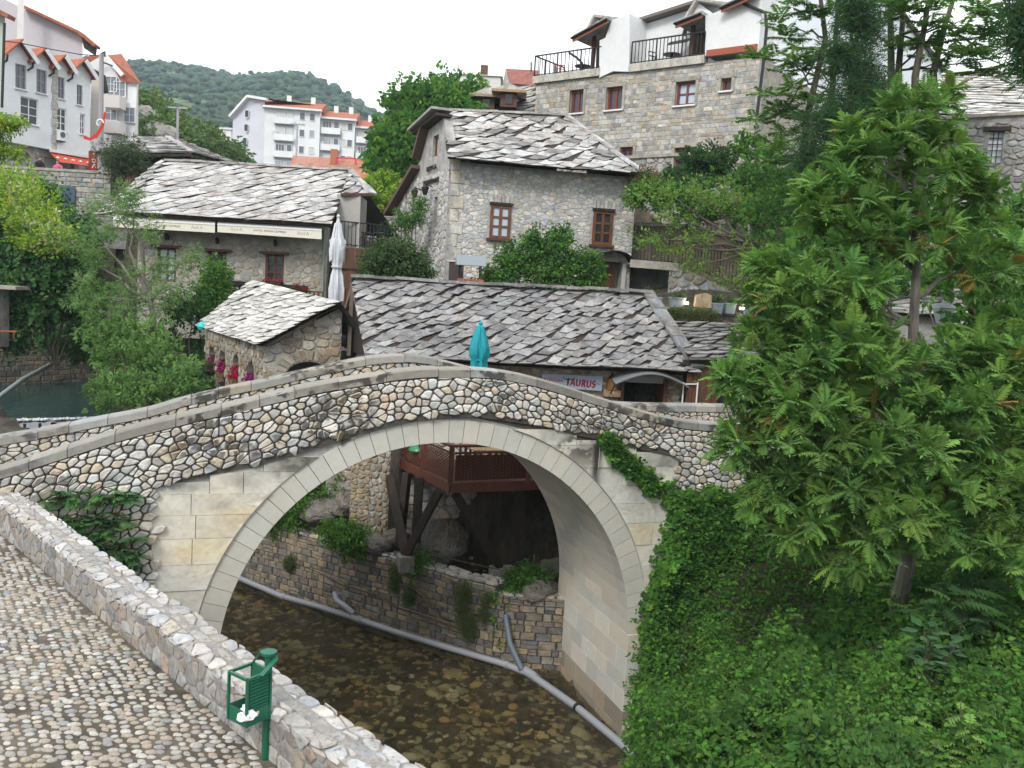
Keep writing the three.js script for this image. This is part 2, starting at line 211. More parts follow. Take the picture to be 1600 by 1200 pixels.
// ---------------------------------------------------------------- stone-slate roofs: lapped slabs on a four-cornered slope
function slateRoof(parent, A, B, C, D, o = {}) {      // eave left, eave right, ridge right, ridge left (local points)
  const { w = 0.55, e = 0.36, skew = 0.5, lift = 0.06, th = 0.035, pal = PAL.slateGrey, max = 300, jit = 0.13, name = 'slate', sag = 0, inside } = o;
  const v3 = (q) => new THREE.Vector3(...q), a = v3(A), b = v3(B), c = v3(C), d = v3(D);
  const L = (a.distanceTo(b) + d.distanceTo(c)) / 2, H = (a.distanceTo(d) + b.distanceTo(c)) / 2, rows = Math.max(2, Math.round(H / e)), cols = Math.max(2, Math.round(L / w));
  const P = (u, v) => { const x = a.clone().lerp(b, u).lerp(d.clone().lerp(c, u), v); x.y -= sag * Math.sin(clamp(v, 0, 1) * PI) * (0.6 + 0.4 * Math.sin(u * 7)); return x; };
  const n = v3(B).sub(a).cross(v3(D).sub(a)).normalize(); if (n.y < 0) n.negate();
  const pt = (u, v, h) => P(clamp(u, -0.02, 1.02), clamp(v, -0.05, 1.0)).addScaledVector(n, h + sagN(u, v)).toArray(), sagN = (u, v) => (fbm(u * 5 + 3, v * 3 + 3, 2, 0, 77) - 0.5) * (o.wave ?? 0.08);
  const list = [];
  for (let j = -1; j < rows; j++) for (let i = -Math.ceil(rows * skew) - 1; i <= cols + 1; i++) {
    const u0 = i + j * skew + rr(-jit, jit) * 0.6, v0 = j + rr(-jit, jit), wu = 1 + rr(-jit, jit);
    // lattice rhombus: lower-left, lower-right, upper-right, upper-left, tucked up under the next course
    let q = [[u0 + 0.02, v0 + rr(-jit, jit)], [u0 + wu * rr(0.4, 0.62), v0 - rr(0, 0.16) - jit * 0.6], [u0 + wu, v0 + rr(0, jit) + (o.tip ?? 0.1)], [u0 + wu + skew * 0.9, v0 + 1.25], [u0 + skew * 0.9 + 0.02, v0 + 1.25]];
    q = q.map(([x, y]) => [x / cols, y / rows]); const cx = q.reduce((s, t) => s + t[0], 0) / q.length;
    if (cx < -0.01 || cx > 1.01) continue; q = q.map(([x, y]) => [clamp(x, -0.004, 1.004), clamp(y, -0.03, 1)]);
    const mw = Math.max(...q.map((t) => t[0])) - Math.min(...q.map((t) => t[0])), mh = Math.max(...q.map((t) => t[1])) - Math.min(...q.map((t) => t[1])); if (mw < 0.25 / cols || mh < 0.2 / rows) continue;
    if (inside && !inside(cx, clamp((v0 + 0.5) / rows, 0, 1))) continue;
    const lf = lift * rr(0.75, 1.35), tl = rr(-0.012, 0.012), hgt = (y) => lerp(lf + th, 0.012, clamp((y * rows - v0) / 1.25, 0, 1)), g = new GB(tint(pick(pal), 0.12, 0.025));
    const top = q.map(([x, y], k) => pt(x, y, hgt(y) + (k < 3 ? rr(-0.008, 0.008) : 0) + tl)), bot = q.map(([x, y]) => pt(x, y, Math.max(-0.01, hgt(y) - th) + tl));
    g.loft([bot, top], true, false); g.fan(top); g.fan(bot.slice().reverse()); list.push({ geo: g, area: mw * mh * (1.2 - 0.4 * clamp(v0 / rows, 0, 1)) });
  }
  addStones(parent, name, list, M.slate, max, 'further_slates');
  const bed = new GB(); const U = 8, V = 4; for (let i = 0; i < U; i++) for (let j = 0; j < V; j++) bed.quad(pt(i / U, j / V, -0.02), pt((i + 1) / U, j / V, -0.02), pt((i + 1) / U, (j + 1) / V, -0.02), pt(i / U, (j + 1) / V, -0.02));
  for (let i = 0; i < U; i++) for (let j = 0; j < V; j++) bed.quad(pt(i / U, j / V, -0.12), pt(i / U, (j + 1) / V, -0.12), pt((i + 1) / U, (j + 1) / V, -0.12), pt((i + 1) / U, j / V, -0.12));
  for (let i = 0; i < U; i++) bed.quad(pt(i / U, 0, -0.12), pt((i + 1) / U, 0, -0.12), pt((i + 1) / U, 0, -0.02), pt(i / U, 0, -0.02));
  obj('roof_boarding', bed, M.darkWood, parent);
}
function ridgeStones(parent, A, B, w = 0.42, len = 0.6, pal = PAL.slateGrey) { const a = new THREE.Vector3(...A), b = new THREE.Vector3(...B), L = a.distanceTo(b), n = Math.max(1, Math.round(L / len)); for (let i = 0; i < n; i++) { const g = new GB(tint(pick(pal), 0.12)); const p = a.clone().lerp(b, i / n), q = a.clone().lerp(b, (i + 1.04) / n); p.y += rr(0, 0.05); q.y += rr(0, 0.05); g.bar(p.toArray(), q.toArray(), w * rr(0.8, 1.2), 0.09); obj('ridge_slab', g, M.slate, parent); } }

// ---------------------------------------------------------------- windows and small fittings
function windowUnit(parent, x, y, w, h, o = {}) {      // centre x, sill y, in a facade's own axes
  const { m = M.brownWood, z = -0.12, cols = 2, rows = 2, f = 0.07, glass = M.glass, sill = 0, sm = M.white, lintel = 0, bar = 0.035, name = 'window', panes = true } = o, g = part(name, parent);
  const F = new GB(); F.box(x - w / 2 + f / 2, y + h / 2, z, f, h, 0.09).box(x + w / 2 - f / 2, y + h / 2, z, f, h, 0.09).box(x, y + f / 2, z, w - 2 * f, f, 0.09).box(x, y + h - f / 2, z, w - 2 * f, f, 0.09);
  for (let i = 1; i < cols; i++) F.box(x - w / 2 + f + (w - 2 * f) * i / cols, y + h / 2, z, bar * 1.3, h - 2 * f, 0.07); for (let j = 1; j < rows; j++) F.box(x, y + f + (h - 2 * f) * j / rows, z - 0.004, w - 2 * f, bar, 0.05);
  obj('frame', F, m, g);
  if (panes) { const pw = (w - 2 * f) / cols, ph = (h - 2 * f) / rows; for (let i = 0; i < cols; i++) for (let j = 0; j < rows; j++) obj('pane', new GB().box(x - w / 2 + f + pw * (i + 0.5), y + f + ph * (j + 0.5), z - 0.02, pw, ph, 0.012, rr(-0.006, 0.006)), Array.isArray(glass) ? pick(glass) : glass, g); }
  else obj('pane', new GB().box(x, y + h / 2, z - 0.02, w - f, h - f, 0.012), glass, g);
  if (sill) obj('sill', new GB().box(x, y - 0.035, 0.03, w + 0.16, 0.07, 0.2), sm, g);
  if (lintel) obj('lintel', new GB().box(x, y + h + 0.05, 0.03, w + 0.3, 0.1, 0.16), m, g);
  return g;
}
function railing(parent, A, B, h, n, m = M.iron, t = 0.02) { const a = new THREE.Vector3(...A), b = new THREE.Vector3(...B); const up = (p, k) => [p.x, p.y + k, p.z]; obj('handrail', new GB().bar(up(a, h), up(b, h), t * 2), m, parent); obj('bottom_rail', new GB().bar(up(a, 0.08), up(b, 0.08), t * 1.4), m, parent); for (let i = 0; i <= n; i++) { const p = a.clone().lerp(b, i / n); obj('baluster', new GB().bar(up(p, 0), up(p, h), i % Math.ceil(n / 3) ? t : t * 1.8), m, parent); } }

// ---------------------------------------------------------------- foliage
function leafGeo(l, w, bend = 0.15) { const g = new GB(); g.quad([0, 0, 0], [w / 2, bend * l * 0.5, l * 0.45], [0, bend * l * 0.2, l], [-w / 2, bend * l * 0.5, l * 0.45]); return g; }
function sprayGeo(n, spread, l, w) {   // n leaves about a short twig
  const g = new GB(); for (let i = 0; i < n; i++) { const t = rr(0, 1), az = rr(0, 2 * PI), el = rr(-0.5, 0.9), r = spread * Math.cbrt(rnd()); const o = [Math.cos(az) * r * rnd(), rr(-0.5, 0.5) * spread, Math.sin(az) * r]; const d = new THREE.Vector3(Math.cos(az) * Math.cos(el), Math.sin(el) - 0.2, Math.sin(az) * Math.cos(el)).normalize(), s = new THREE.Vector3(rr(-1, 1), rr(-0.4, 0.4), rr(-1, 1)).cross(d).normalize(), k = rr(0.7, 1.25), P = (a, b, c = 0) => [o[0] + d.x * a * k + s.x * b * k, o[1] + d.y * a * k + s.y * b * k + c, o[2] + d.z * a * k + s.z * b * k]; g.quad(P(0, 0), P(l * 0.45, w / 2, 0.02 * l), P(l, 0, -0.1 * l), P(l * 0.45, -w / 2, 0.02 * l)); }
  return g.build();
}
function pinnateGeo(pairs, len, ll, lw, droop = 0.35) {   // a compound leaf along +z that arches down
  const g = new GB(); const at = (t) => [0, len * (0.18 * t - droop * t * t), len * (t - 0.12 * t * t)];
  for (let i = 0; i < 4; i++) { const a = at(i / 4), b = at((i + 1) / 4); g.quad([a[0] - 0.004, a[1], a[2]], [a[0] + 0.004, a[1], a[2]], [b[0] + 0.003, b[1], b[2]], [b[0] - 0.003, b[1], b[2]]); }
  for (let i = 0; i <= pairs; i++) { const t = 0.16 + 0.84 * i / pairs, c = at(t), k = Math.sin(PI * (0.18 + 0.72 * t)) * rr(0.9, 1.1); if (i === pairs) { g.quad(c, [lw * 0.3, c[1] - 0.01, c[2] + ll * 0.3], [0, c[1] - 0.05, c[2] + ll * 0.7], [-lw * 0.3, c[1] - 0.01, c[2] + ll * 0.3]); continue; }
    for (const s of [-1, 1]) { const dx = s * 0.86, dz = 0.5, dy = rr(-0.5, -0.15), L = ll * k; g.quad(c, [c[0] + dx * L * 0.4 + 0.2 * lw * -s, c[1] + dy * L * 0.25 + 0.006, c[2] + dz * L * 0.4 + lw * 0.5], [c[0] + dx * L, c[1] + dy * L, c[2] + dz * L], [c[0] + dx * L * 0.35, c[1] + dy * L * 0.3, c[2] + dz * L * 0.35 - lw * 0.5]); } }
  return g.build();
}
const dummy = new THREE.Object3D(), Q = new THREE.Quaternion();
function scatter(name, parent, geo, m, items, palette, v = 0.2) {   // items: {p, d (direction of the leaf), s, c}
  const im = new THREE.InstancedMesh(geo, m, items.length), col = new THREE.Color(), zA = new THREE.Vector3(0, 0, 1), up = new THREE.Vector3(0, 1, 0), mx = new THREE.Matrix4();
  items.forEach((it, i) => { const d = it.d, x = new THREE.Vector3().crossVectors(up, d); if (x.lengthSq() < 1e-5) x.set(1, 0, 0); x.normalize(); const y = new THREE.Vector3().crossVectors(d, x); mx.makeBasis(x, y, d); dummy.quaternion.setFromRotationMatrix(mx); if (it.roll) dummy.rotateZ(it.roll); dummy.position.copy(it.p); dummy.scale.setScalar(it.s); dummy.updateMatrix(); im.setMatrixAt(i, dummy.matrix); const c = tint(it.c || pick(palette), v, 0.08); im.setColorAt(i, col.setRGB(c[0], c[1], c[2])); });
  im.name = name; im.castShadow = im.receiveShadow = true; parent.add(im); return im;
}
const onSphere = () => { const z = rr(-1, 1), a = rr(0, 2 * PI), r = Math.sqrt(1 - z * z); return new THREE.Vector3(r * Math.cos(a), z, r * Math.sin(a)); };
function blobItems(blobs, per, size, o = {}) {   // leaves through lumpy volumes, denser towards the outside, gathered in clumps
  const out = [], { clump = 8, spread = 0.28, shell = 0.55, down = 0 } = o;
  for (const [x, y, z, rx, ry = rx, rz = rx] of blobs) { const n = Math.round(per * rx * ry + per * 0.3); for (let i = 0; i < n; i++) { const s = onSphere(), r = lerp(shell, 1.06, Math.sqrt(rnd())), c = new THREE.Vector3(x + s.x * rx * r, y + s.y * ry * r, z + s.z * rz * r); for (let k = 0; k < clump; k++) { const d = onSphere(), p = c.clone().addScaledVector(d, spread * Math.cbrt(rnd())); d.add(s.clone().multiplyScalar(0.8)); d.y -= down; d.normalize(); out.push({ p, d, s: size * rr(0.7, 1.3), roll: rr(-0.6, 0.6) }); } } }
  return out;
}
function limb(g, A, B, r0, r1, wob = 0.1, n = 5) { const pts = [], rad = []; for (let i = 0; i <= n; i++) { const t = i / n, k = Math.sin(t * PI) * wob; pts.push([lerp(A[0], B[0], t) + rr(-k, k), lerp(A[1], B[1], t) + rr(-k, k) * 0.5, lerp(A[2], B[2], t) + rr(-k, k)]); rad.push(lerp(r0, r1, t)); } g.tube(pts, rad, 7); return pts; }

// ---------------------------------------------------------------- ground and river bed: one sheet out to the horizon
const WATER = -0.75;
const RIV = [[14, 14, 3.2], [7, 4, 3.4], [1.4, -7, 3.6], [-2.4, -13, 4.7], [-1.7, -17.4, 5.2], [-3.0, -20.4, 5.3], [-5.9, -23.0, 3.7], [-10.5, -28.2, 3.8], [-16.5, -33.5, 4.6], [-22.5, -40.5, 5], [-28, -49, 5], [-33, -62, 5], [-40, -85, 5]];
function riverDist(x, z) { let best = [9e9, 4]; for (let i = 0; i < RIV.length - 1; i++) { const [ax, az, aw] = RIV[i], [bx, bz, bw] = RIV[i + 1], dx = bx - ax, dz = bz - az, t = clamp(((x - ax) * dx + (z - az) * dz) / (dx * dx + dz * dz), 0, 1), d = Math.hypot(x - ax - dx * t, z - az - dz * t), w = lerp(aw, bw, t); if (d - w < best[0] - best[1]) best = [d, w]; } return best[0] - best[1]; }
const GP = [[-4.5, -8, 4.5], [-9, -10, 4.5], [-14, -8, 4.6], [-12, -14, 4.5], [-9, -17, 4.4], [-14, -20, 4.6], [-20, -24, 5], [-28, -32, 5.2], [-34, -44, 6.5], [-40, -52, 12], [-28, -56, 12.6], [-18, -54, 12.6], [-36, -62, 12.8], [-16, -42, 6.6], [-12, -38, 7.2], [-8, -38, 7.6], [-9, -32, 6.2], [-6, -29.5, 5.2], [-3.4, -26.2, 2.2], [-1, -24.6, 1.3], [1.2, -23, 1.2], [3.4, -22.6, 1.6], [0, -28, 5], [6, -24.5, 5.2], [10, -25, 5.3], [14, -26, 5.4], [7, -20.5, 5.2], [4, -31.5, 8.4], [8, -31, 8.3], [-3, -34, 8.5], [2, -38, 9], [8, -36, 9.6], [14, -34, 9.5], [6, -48, 15], [14, -44, 15], [-4, -52, 13], [-14, -70, 15], [5, -16.2, 1.4], [5.4, -13, 2.4], [7.5, -15.5, 4], [6.4, -10.5, 3], [10, -11, 5], [12, -18, 5.4], [18, -14, 6.5], [9, -3, 4.5], [-6, 3, 4.6], [0, 8, 5], [22, -32, 10], [30, -45, 15], [-60, -90, 17], [-50, -160, 26], [-20, -160, 27], [20, -120, 22], [60, -60, 18], [-80, -50, 14], [60, 20, 6], [-60, 20, 5]];
function groundY(x, z) { let s = 0, w = 0; for (const [a, b, h] of GP) { const d = (x - a) ** 2 + (z - b) ** 2 + 0.5, k = 1 / (d * d); s += h * k; w += k; } let y = s / w + (fbm(x * 0.6 + 50, z * 0.6 + 50, 3, 0, 5) - 0.5) * 0.25; const d = riverDist(x, z); const up = sstep(-38, -44, z) * 1.9; return lerp(-1.25 + up * 0.6 + (fbm(x * 0.8 + 9, z * 0.8 + 9, 3, 0, 8) - 0.5) * 0.25, y, sstep(-0.2, 0.8, d)); }
{
  const ax = [], az = []; for (let x = -44; x <= 40; x += 0.8) ax.push(x); for (let z = 14; z >= -64; z -= 0.8) az.push(z);
  const far = [10, 25, 50, 90, 150, 260, 450, 800, 1400, 2200]; for (const f of far) { ax.push(40 + f); ax.unshift(-44 - f); az.push(-64 - f); az.unshift(14 + f); }
  const g = new GB(), id = []; const pos = [], uv = [], idx = []; const nx = ax.length;
  az.forEach((z) => ax.forEach((x) => { pos.push(x, groundY(x, z), z); uv.push(x, z); }));
  for (let j = 0; j < az.length - 1; j++) for (let i = 0; i < nx - 1; i++) { const a = j * nx + i; idx.push(a, a + 1, a + nx + 1, a, a + nx + 1, a + nx); }
  const q = new THREE.BufferGeometry(); q.setAttribute('position', new THREE.Float32BufferAttribute(pos, 3)); q.setAttribute('uv', new THREE.Float32BufferAttribute(uv, 2)); q.setIndex(idx); q.computeVertexNormals();
  structure('ground', 'earth and grass ground of the stream valley', q, M.soil);
}
{ // stream bed of brown and olive stones under the clear water
  const tx = dataTex(512, (x, y) => { const a = fbm(x * 10, y * 10, 5, 10, 111), b = fbm(x * 26, y * 26, 3, 26, 113), c = fbm(x * 5, y * 5, 3, 5, 117); const k = 0.35 + 0.55 * a + 0.4 * (b - 0.5); return [k * (0.62 + 0.3 * (c - 0.4)), k * 0.55, k * (0.3 + 0.1 * (0.5 - c))]; }, 3);
  const bed = []; const pal = [[0.264, 0.194, 0.088], [0.281, 0.202, 0.096], [0.229, 0.185, 0.096], [0.316, 0.246, 0.14], [0.211, 0.194, 0.114], [0.334, 0.29, 0.202], [0.264, 0.166, 0.079]];
  const warmBed = [pal[0], pal[1], pal[3], pal[6]], coolBed = [pal[2], pal[4], pal[4], pal[5]];
  for (let i = 0; i < 14000; i++) { const x = rr(-11, 8), z = rr(-30, -6); if (riverDist(x, z) > 0.5) continue; bed.push({ p: new THREE.Vector3(x, groundY(x, z) - 0.02, z), d: new THREE.Vector3(rr(-1, 1), 0, rr(-1, 1)).normalize(), s: rr(0.04, 0.12) * (rnd() < 0.06 ? 2 : 1), c: fbm(x * 0.9 + 4, z * 0.9 + 4, 3, 0, 119) > 0.5 ? pick(warmBed) : pick(coolBed) }); }
  const q = new THREE.IcosahedronGeometry(1, 1); q.scale(1, 0.55, 0.75);
  const im = scatter('stream_stones', scene, q, mat(1, 1, 1, 0.8, { vertexColors: false }), bed, pal, 0.3); tag(im, 'brown and olive stones on the stream bed', 'stones', null, 'stuff');
  // water, thin and clear with ripples
  const strip = (z0, z1, f, n, y, amp) => { const g = { p: [], uv: [], i: [] }; const nu = 150, nv = 270; for (let j = 0; j <= nv; j++) for (let i = 0; i <= nu; i++) { const [x, z] = f(i / nu, j / nv); const h = amp * (0.7 * (fbm(x * 1.6, z * 1.6, 3, 0, 131) - 0.5) + 0.55 * (fbm(x * 5 + z * 2, z * 3.4, 3, 0, 137) - 0.5)); g.p.push(x, y + h, z); g.uv.push(x, z); } for (let j = 0; j < nv; j++) for (let i = 0; i < nu; i++) { const a = j * (nu + 1) + i; g.i.push(a, a + 1, a + nu + 2, a, a + nu + 2, a + nu + 1); } const q = new THREE.BufferGeometry(); q.setAttribute('position', new THREE.Float32BufferAttribute(g.p, 3)); q.setAttribute('uv', new THREE.Float32BufferAttribute(g.uv, 2)); q.setIndex(g.i); q.computeVertexNormals(); return q; };
  const along = (t) => { const k = t * (RIV.length - 1), i = Math.min(Math.floor(k), RIV.length - 2), f = k - i, A = RIV[i], B = RIV[i + 1]; const dx = B[0] - A[0], dz = B[1] - A[1], l = Math.hypot(dx, dz); return { x: lerp(A[0], B[0], f), z: lerp(A[1], B[1], f), nx: -dz / l, nz: dx / l, w: lerp(A[2], B[2], f) + 0.7 }; };
  const wm = new THREE.MeshPhysicalMaterial({ color: rgb(0.88, 0.87, 0.64), roughness: 0.2, transmission: 1, thickness: 1, ior: 1.33, bumpMap: T.water, bumpScale: 0.05, side: THREE.DoubleSide });
  const strip0 = strip(0, 0, (u, v) => [lerp(-17, 9, u), lerp(6, -40, v)], 0, WATER, 0.13);
  structure('water', 'shallow clear brown stream water with ripples', strip0, wm);
  const wm2 = new THREE.MeshPhysicalMaterial({ color: rgb(0.018, 0.06, 0.052), roughness: 0.08, ior: 1.33, bumpMap: T.water, bumpScale: 0.012, side: THREE.DoubleSide });
  structure('pond_water', 'deep teal water held above the weir', strip(0, 0, (u, v) => { const s = along(lerp(0.755, 1, v)); return [s.x + s.nx * s.w * (u * 2 - 1), s.z + s.nz * s.w * (u * 2 - 1)]; }, 0, 1.6, 0.02), wm2);
  // the weir: a stone sill with white falling water over it
  const s0 = along(0.755), ry = Math.atan2(-s0.nz, s0.nx), wr = thing('weir', 'low weir with white water spilling over its sill', 'weir', [s0.x, -0.8, s0.z], ry);
  obj('sill', new GB().box(0, 1.1, -0.35, s0.w * 2 + 2, 2.5, 0.7), mat(0.09, 0.085, 0.08, 0.8, { map: T.stone }), wr);
  const sheet = new GB(); const N = 90; let prev = null; for (let i = 0; i <= N; i++) { const x = lerp(-s0.w, s0.w, i / N), j = rr(-0.03, 0.03), w = fbm(i * 0.5, 2, 2, 0, 7) * 0.2; const c = [[x, 2.44, -0.72], [x, 2.43 + j, -0.2], [x, 2.33 + j, 0.03 + w * 0.4], [x, 1.6, 0.2 + w], [x, 0.7, 0.35 + w], [x, 0.1, 0.45 + w + j]]; if (prev) for (let k = 0; k < c.length - 1; k++) if (k < 2 || hash(i, k, 3) > (x < -3 ? 0.4 : 0.12)) sheet.quad(prev[k], c[k], c[k + 1], prev[k + 1]); prev = c; }
  obj('falling_water', sheet.build(1), new THREE.MeshPhysicalMaterial({ color: rgb(0.55, 0.58, 0.64), roughness: 0.35, transmission: 0.35, thickness: 0, side: THREE.DoubleSide, bumpMap: T.water, bumpScale: 0.03 }), wr);
  const foam = []; for (let i = 0; i < 260; i++) foam.push({ p: new THREE.Vector3(rr(-s0.w, s0.w), 2.44 + rr(0, 0.03), rr(-0.45, 0.05)), d: new THREE.Vector3(1, 0, 0), s: rr(0.03, 0.1) });
  const fg = new THREE.IcosahedronGeometry(1, 1); fg.scale(1, 0.5, 0.8); scatter('foam', wr, fg, mat(1, 1, 1, 0.6), foam, [[0.75, 0.78, 0.82]], 0.1).userData.kind = 'stuff';
}

// ---------------------------------------------------------------- the stone footbridge; own axes: x along the face, y height, z towards the near side
const BO = [-1.18, 0, -17.54], BT = 0.339, ARC = { y: 1.63, r: 4.28, R: 4.74 }, BW = 4.05;
const bridge = thing('stone_footbridge', 'humpbacked stone footbridge with one round arch across the stream', 'bridge', BO, BT);
const curve = (pts) => (x) => { if (x <= pts[0][0]) return pts[0][1] + (pts[1][1] - pts[0][1]) / (pts[1][0] - pts[0][0]) * (x - pts[0][0]); for (let i = 0; i < pts.length - 1; i++) if (x <= pts[i + 1][0]) { const t = (x - pts[i][0]) / (pts[i + 1][0] - pts[i][0]); const m = (k) => k <= 0 ? (pts[1][1] - pts[0][1]) / (pts[1][0] - pts[0][0]) : k >= pts.length - 1 ? (pts[k][1] - pts[k - 1][1]) / (pts[k][0] - pts[k - 1][0]) : (pts[k + 1][1] - pts[k - 1][1]) / (pts[k + 1][0] - pts[k - 1][0]); const h = pts[i + 1][0] - pts[i][0], a = m(i) * h, b = m(i + 1) * h; return (2 * t ** 3 - 3 * t * t + 1) * pts[i][1] + (t ** 3 - 2 * t * t + t) * a + (-2 * t ** 3 + 3 * t * t) * pts[i + 1][1] + (t ** 3 - t * t) * b; } const k = pts.length - 1; return pts[k][1]; };
const capTop = curve([[-10.5, 4.85], [-7.86, 5.5], [-6.88, 5.83], [-5.87, 6.18], [-4.81, 6.47], [-3.71, 6.76], [-2.56, 7.04], [-1.36, 7.27], [-0.61, 7.37], [0.36, 7.41], [1.24, 7.35], [2.08, 7.17], [3.4, 6.82], [4.96, 6.44], [5.76, 6.35], [6.91, 6.29], [9.5, 6.25]]);
const capTopF = curve([[-10.5, 4.95], [-8.53, 5.41], [-7.65, 5.57], [-6.74, 5.78], [-5.74, 6.0], [-4.84, 6.3], [-3.5, 6.64], [-2.11, 7.0], [-0.96, 7.27], [0.09, 7.34], [1.2, 7.15], [2.51, 6.84], [3.88, 6.55], [5.13, 6.32], [6.05, 6.26], [8.72, 6.26], [9.5, 6.26]]);
const capH = 0.175, deckY = (x) => Math.min(capTop(x), capTopF(x)) - 0.72;
const rubBot = curve([[-5.62, 5.04], [-4.79, 5.26], [-3.68, 5.49], [-3.1, 5.66], [-2.52, 5.84], [-1.8, 6.07], [-0.81, 6.33], [-0.04, 6.42], [0.4, 6.43], [1.02, 6.38], [2.0, 6.23], [2.73, 6.07], [3.32, 5.96], [3.93, 5.82], [5.2, 5.58]]);
const XL = -10.2, XR = 9.4;
{ // weathering seen on the near face: grey and black stains under the coping and down the ashlar
  const n = 1024, d = new Uint8Array(n * n * 4), sp = (x, y, sx, sy, a) => (u, v) => a * Math.exp(-(((u - x) / sx) ** 2) - ((v - y) / sy) ** 2);
  const spots = [sp(-2.9, 5.5, 0.5, 0.28, 0.5), sp(-2.75, 5.05, 0.35, 0.2, 0.45), sp(-3.9, 5.2, 0.3, 0.2, 0.3), sp(-4.3, 4.75, 0.25, 0.15, 0.2), sp(3.25, 5.4, 0.1, 0.7, 0.85), sp(3.0, 5.75, 0.4, 0.18, 0.4), sp(4.9, 5.5, 0.4, 0.2, 0.45), sp(2.2, 6.05, 0.4, 0.12, 0.25), sp(-1.9, 5.95, 0.5, 0.15, 0.4), sp(4.3, 4.9, 0.3, 0.5, 0.2), sp(-5.0, 5.1, 0.4, 0.1, 0.35)];
  const warm = [sp(-4.6, 3.9, 0.6, 0.4, 1), sp(-3.9, 4.5, 0.5, 0.3, 1), sp(4.3, 0.5, 0.5, 0.3, 1.4), sp(1.5, 6.2, 0.5, 0.2, 1), sp(-1.2, 6.2, 0.6, 0.15, 1.2), sp(4.4, 3.9, 0.3, 0.5, 0.8)];
  for (let j = 0; j < n; j++) for (let i = 0; i < n; i++) {
    const u = -10.5 + 20 * i / n, v = -2 + 10 * j / n, a = fbm(u * 2.2, v * 2.2, 5, 0, 13), b = fbm(u * 14, v * 14, 3, 0, 15), w0 = fbm(u * 0.9 + 5, v * 5, 3, 0, 19);
    let s = 0; for (const f of spots) s += f(u, v); s *= 0.35 + 1.1 * fbm(u * 5, v * 1.6, 4, 0, 29); const dark = sstep(0.42, 0.62, fbm(u * 1.1 + 2, v * 1.6, 4, 0, 43)) * sstep(5.2, 6.3, v + 0.12 * u * (u < 0 ? -1 : 1) * 0.8) * sstep(0.42, 0.58, fbm(u * 7, v * 7, 3, 0, 47)) * 0.48;
    let k = (0.9 + 0.14 * a + 0.12 * (b - 0.5)) * (1 - clamp(s * 0.75, 0, 0.7)) * (1 - dark); let wm = 0; for (const f of warm) wm += f(u, v); wm = wm * w0 * 0.16 + (w0 - 0.5) * 0.06;
    const o = (j * n + i) * 4; d[o] = clamp(k * (1 + wm * 0.3), 0, 1) * 255; d[o + 1] = clamp(k * (1 - wm * 0.15), 0, 1) * 255; d[o + 2] = clamp(k * (1 - wm), 0, 1) * 255; d[o + 3] = 255;
  }
  const t = new THREE.DataTexture(d, n, n); t.magFilter = THREE.LinearFilter; t.minFilter = THREE.LinearMipmapLinearFilter; t.generateMipmaps = true; t.repeat.set(1 / 20, 1 / 10); t.offset.set(10.5 / 20, 0.2); t.wrapS = t.wrapT = THREE.RepeatWrapping; t.colorSpace = THREE.SRGBColorSpace; t.needsUpdate = true;
  M.face = mat(1, 1, 1, 0.92, { vertexColors: true, map: t, bumpMap: T.stoneB, bumpScale: 0.012 });
}
const arcPts = (r, a0, a1, n) => Array.from({ length: n + 1 }, (_, i) => { const a = a0 + (a1 - a0) * i / n; return [Math.cos(a) * r, ARC.y + Math.sin(a) * r]; });
{ // core: everything inside the facing
  const xs = []; for (let x = XL; x <= XR + 0.01; x += 0.35) xs.push(x); const top = xs.map((x) => [x, deckY(x)]);
  const rc = ARC.R - 0.02, out = [...top.slice().reverse(), [XL, -1.4], [-rc, -1.4], ...arcPts(rc, PI, 0, 40), [rc, -1.4], [XR, -1.4]];
  const s = new THREE.Shape(out.map((q) => new THREE.Vector2(...q))), g = new THREE.ExtrudeGeometry(s, { depth: BW - 0.12, bevelEnabled: false }); g.translate(0, 0, -BW + 0.06); obj('masonry_core', g, M.mortarGrey, bridge);
  const par = (f, z0, z1, nm) => { const o = [...xs.map((x) => [x, f(x) - capH - 0.004]).reverse(), ...xs.map((x) => [x, deckY(x) - 0.15])]; const q = new THREE.ExtrudeGeometry(new THREE.Shape(o.map((v) => new THREE.Vector2(...v))), { depth: z1 - z0, bevelEnabled: false }); q.translate(0, 0, z0); obj(nm, q, M.mortarDark, bridge); };
  par(capTop, -0.4, -0.04, 'parapet_core'); par(capTopF, -BW + 0.04, -BW + 0.4, 'parapet_core');
  // rubble backing on the near face
  const xm = xs.filter((x) => x > -5.6 && x < 5.2), band = [[-5.6, rubBot(-5.6)], ...xm.map((x) => [x, rubBot(x)]), [5.2, rubBot(5.2)], [5.25, -1], [XR, -1], [XR, capTop(XR) - capH - 0.01], ...xs.slice().reverse().map((x) => [x, capTop(x) - capH - 0.01]), [XL, -1], [-5.45, -1], [-5.45, 4.1]];
  const q = new THREE.ExtrudeGeometry(new THREE.Shape(band.map((v) => new THREE.Vector2(...v))), { depth: 0.07, bevelEnabled: false }); q.translate(0, 0, -0.055); obj('rubble_bed', q, M.mortarDark, bridge);
}
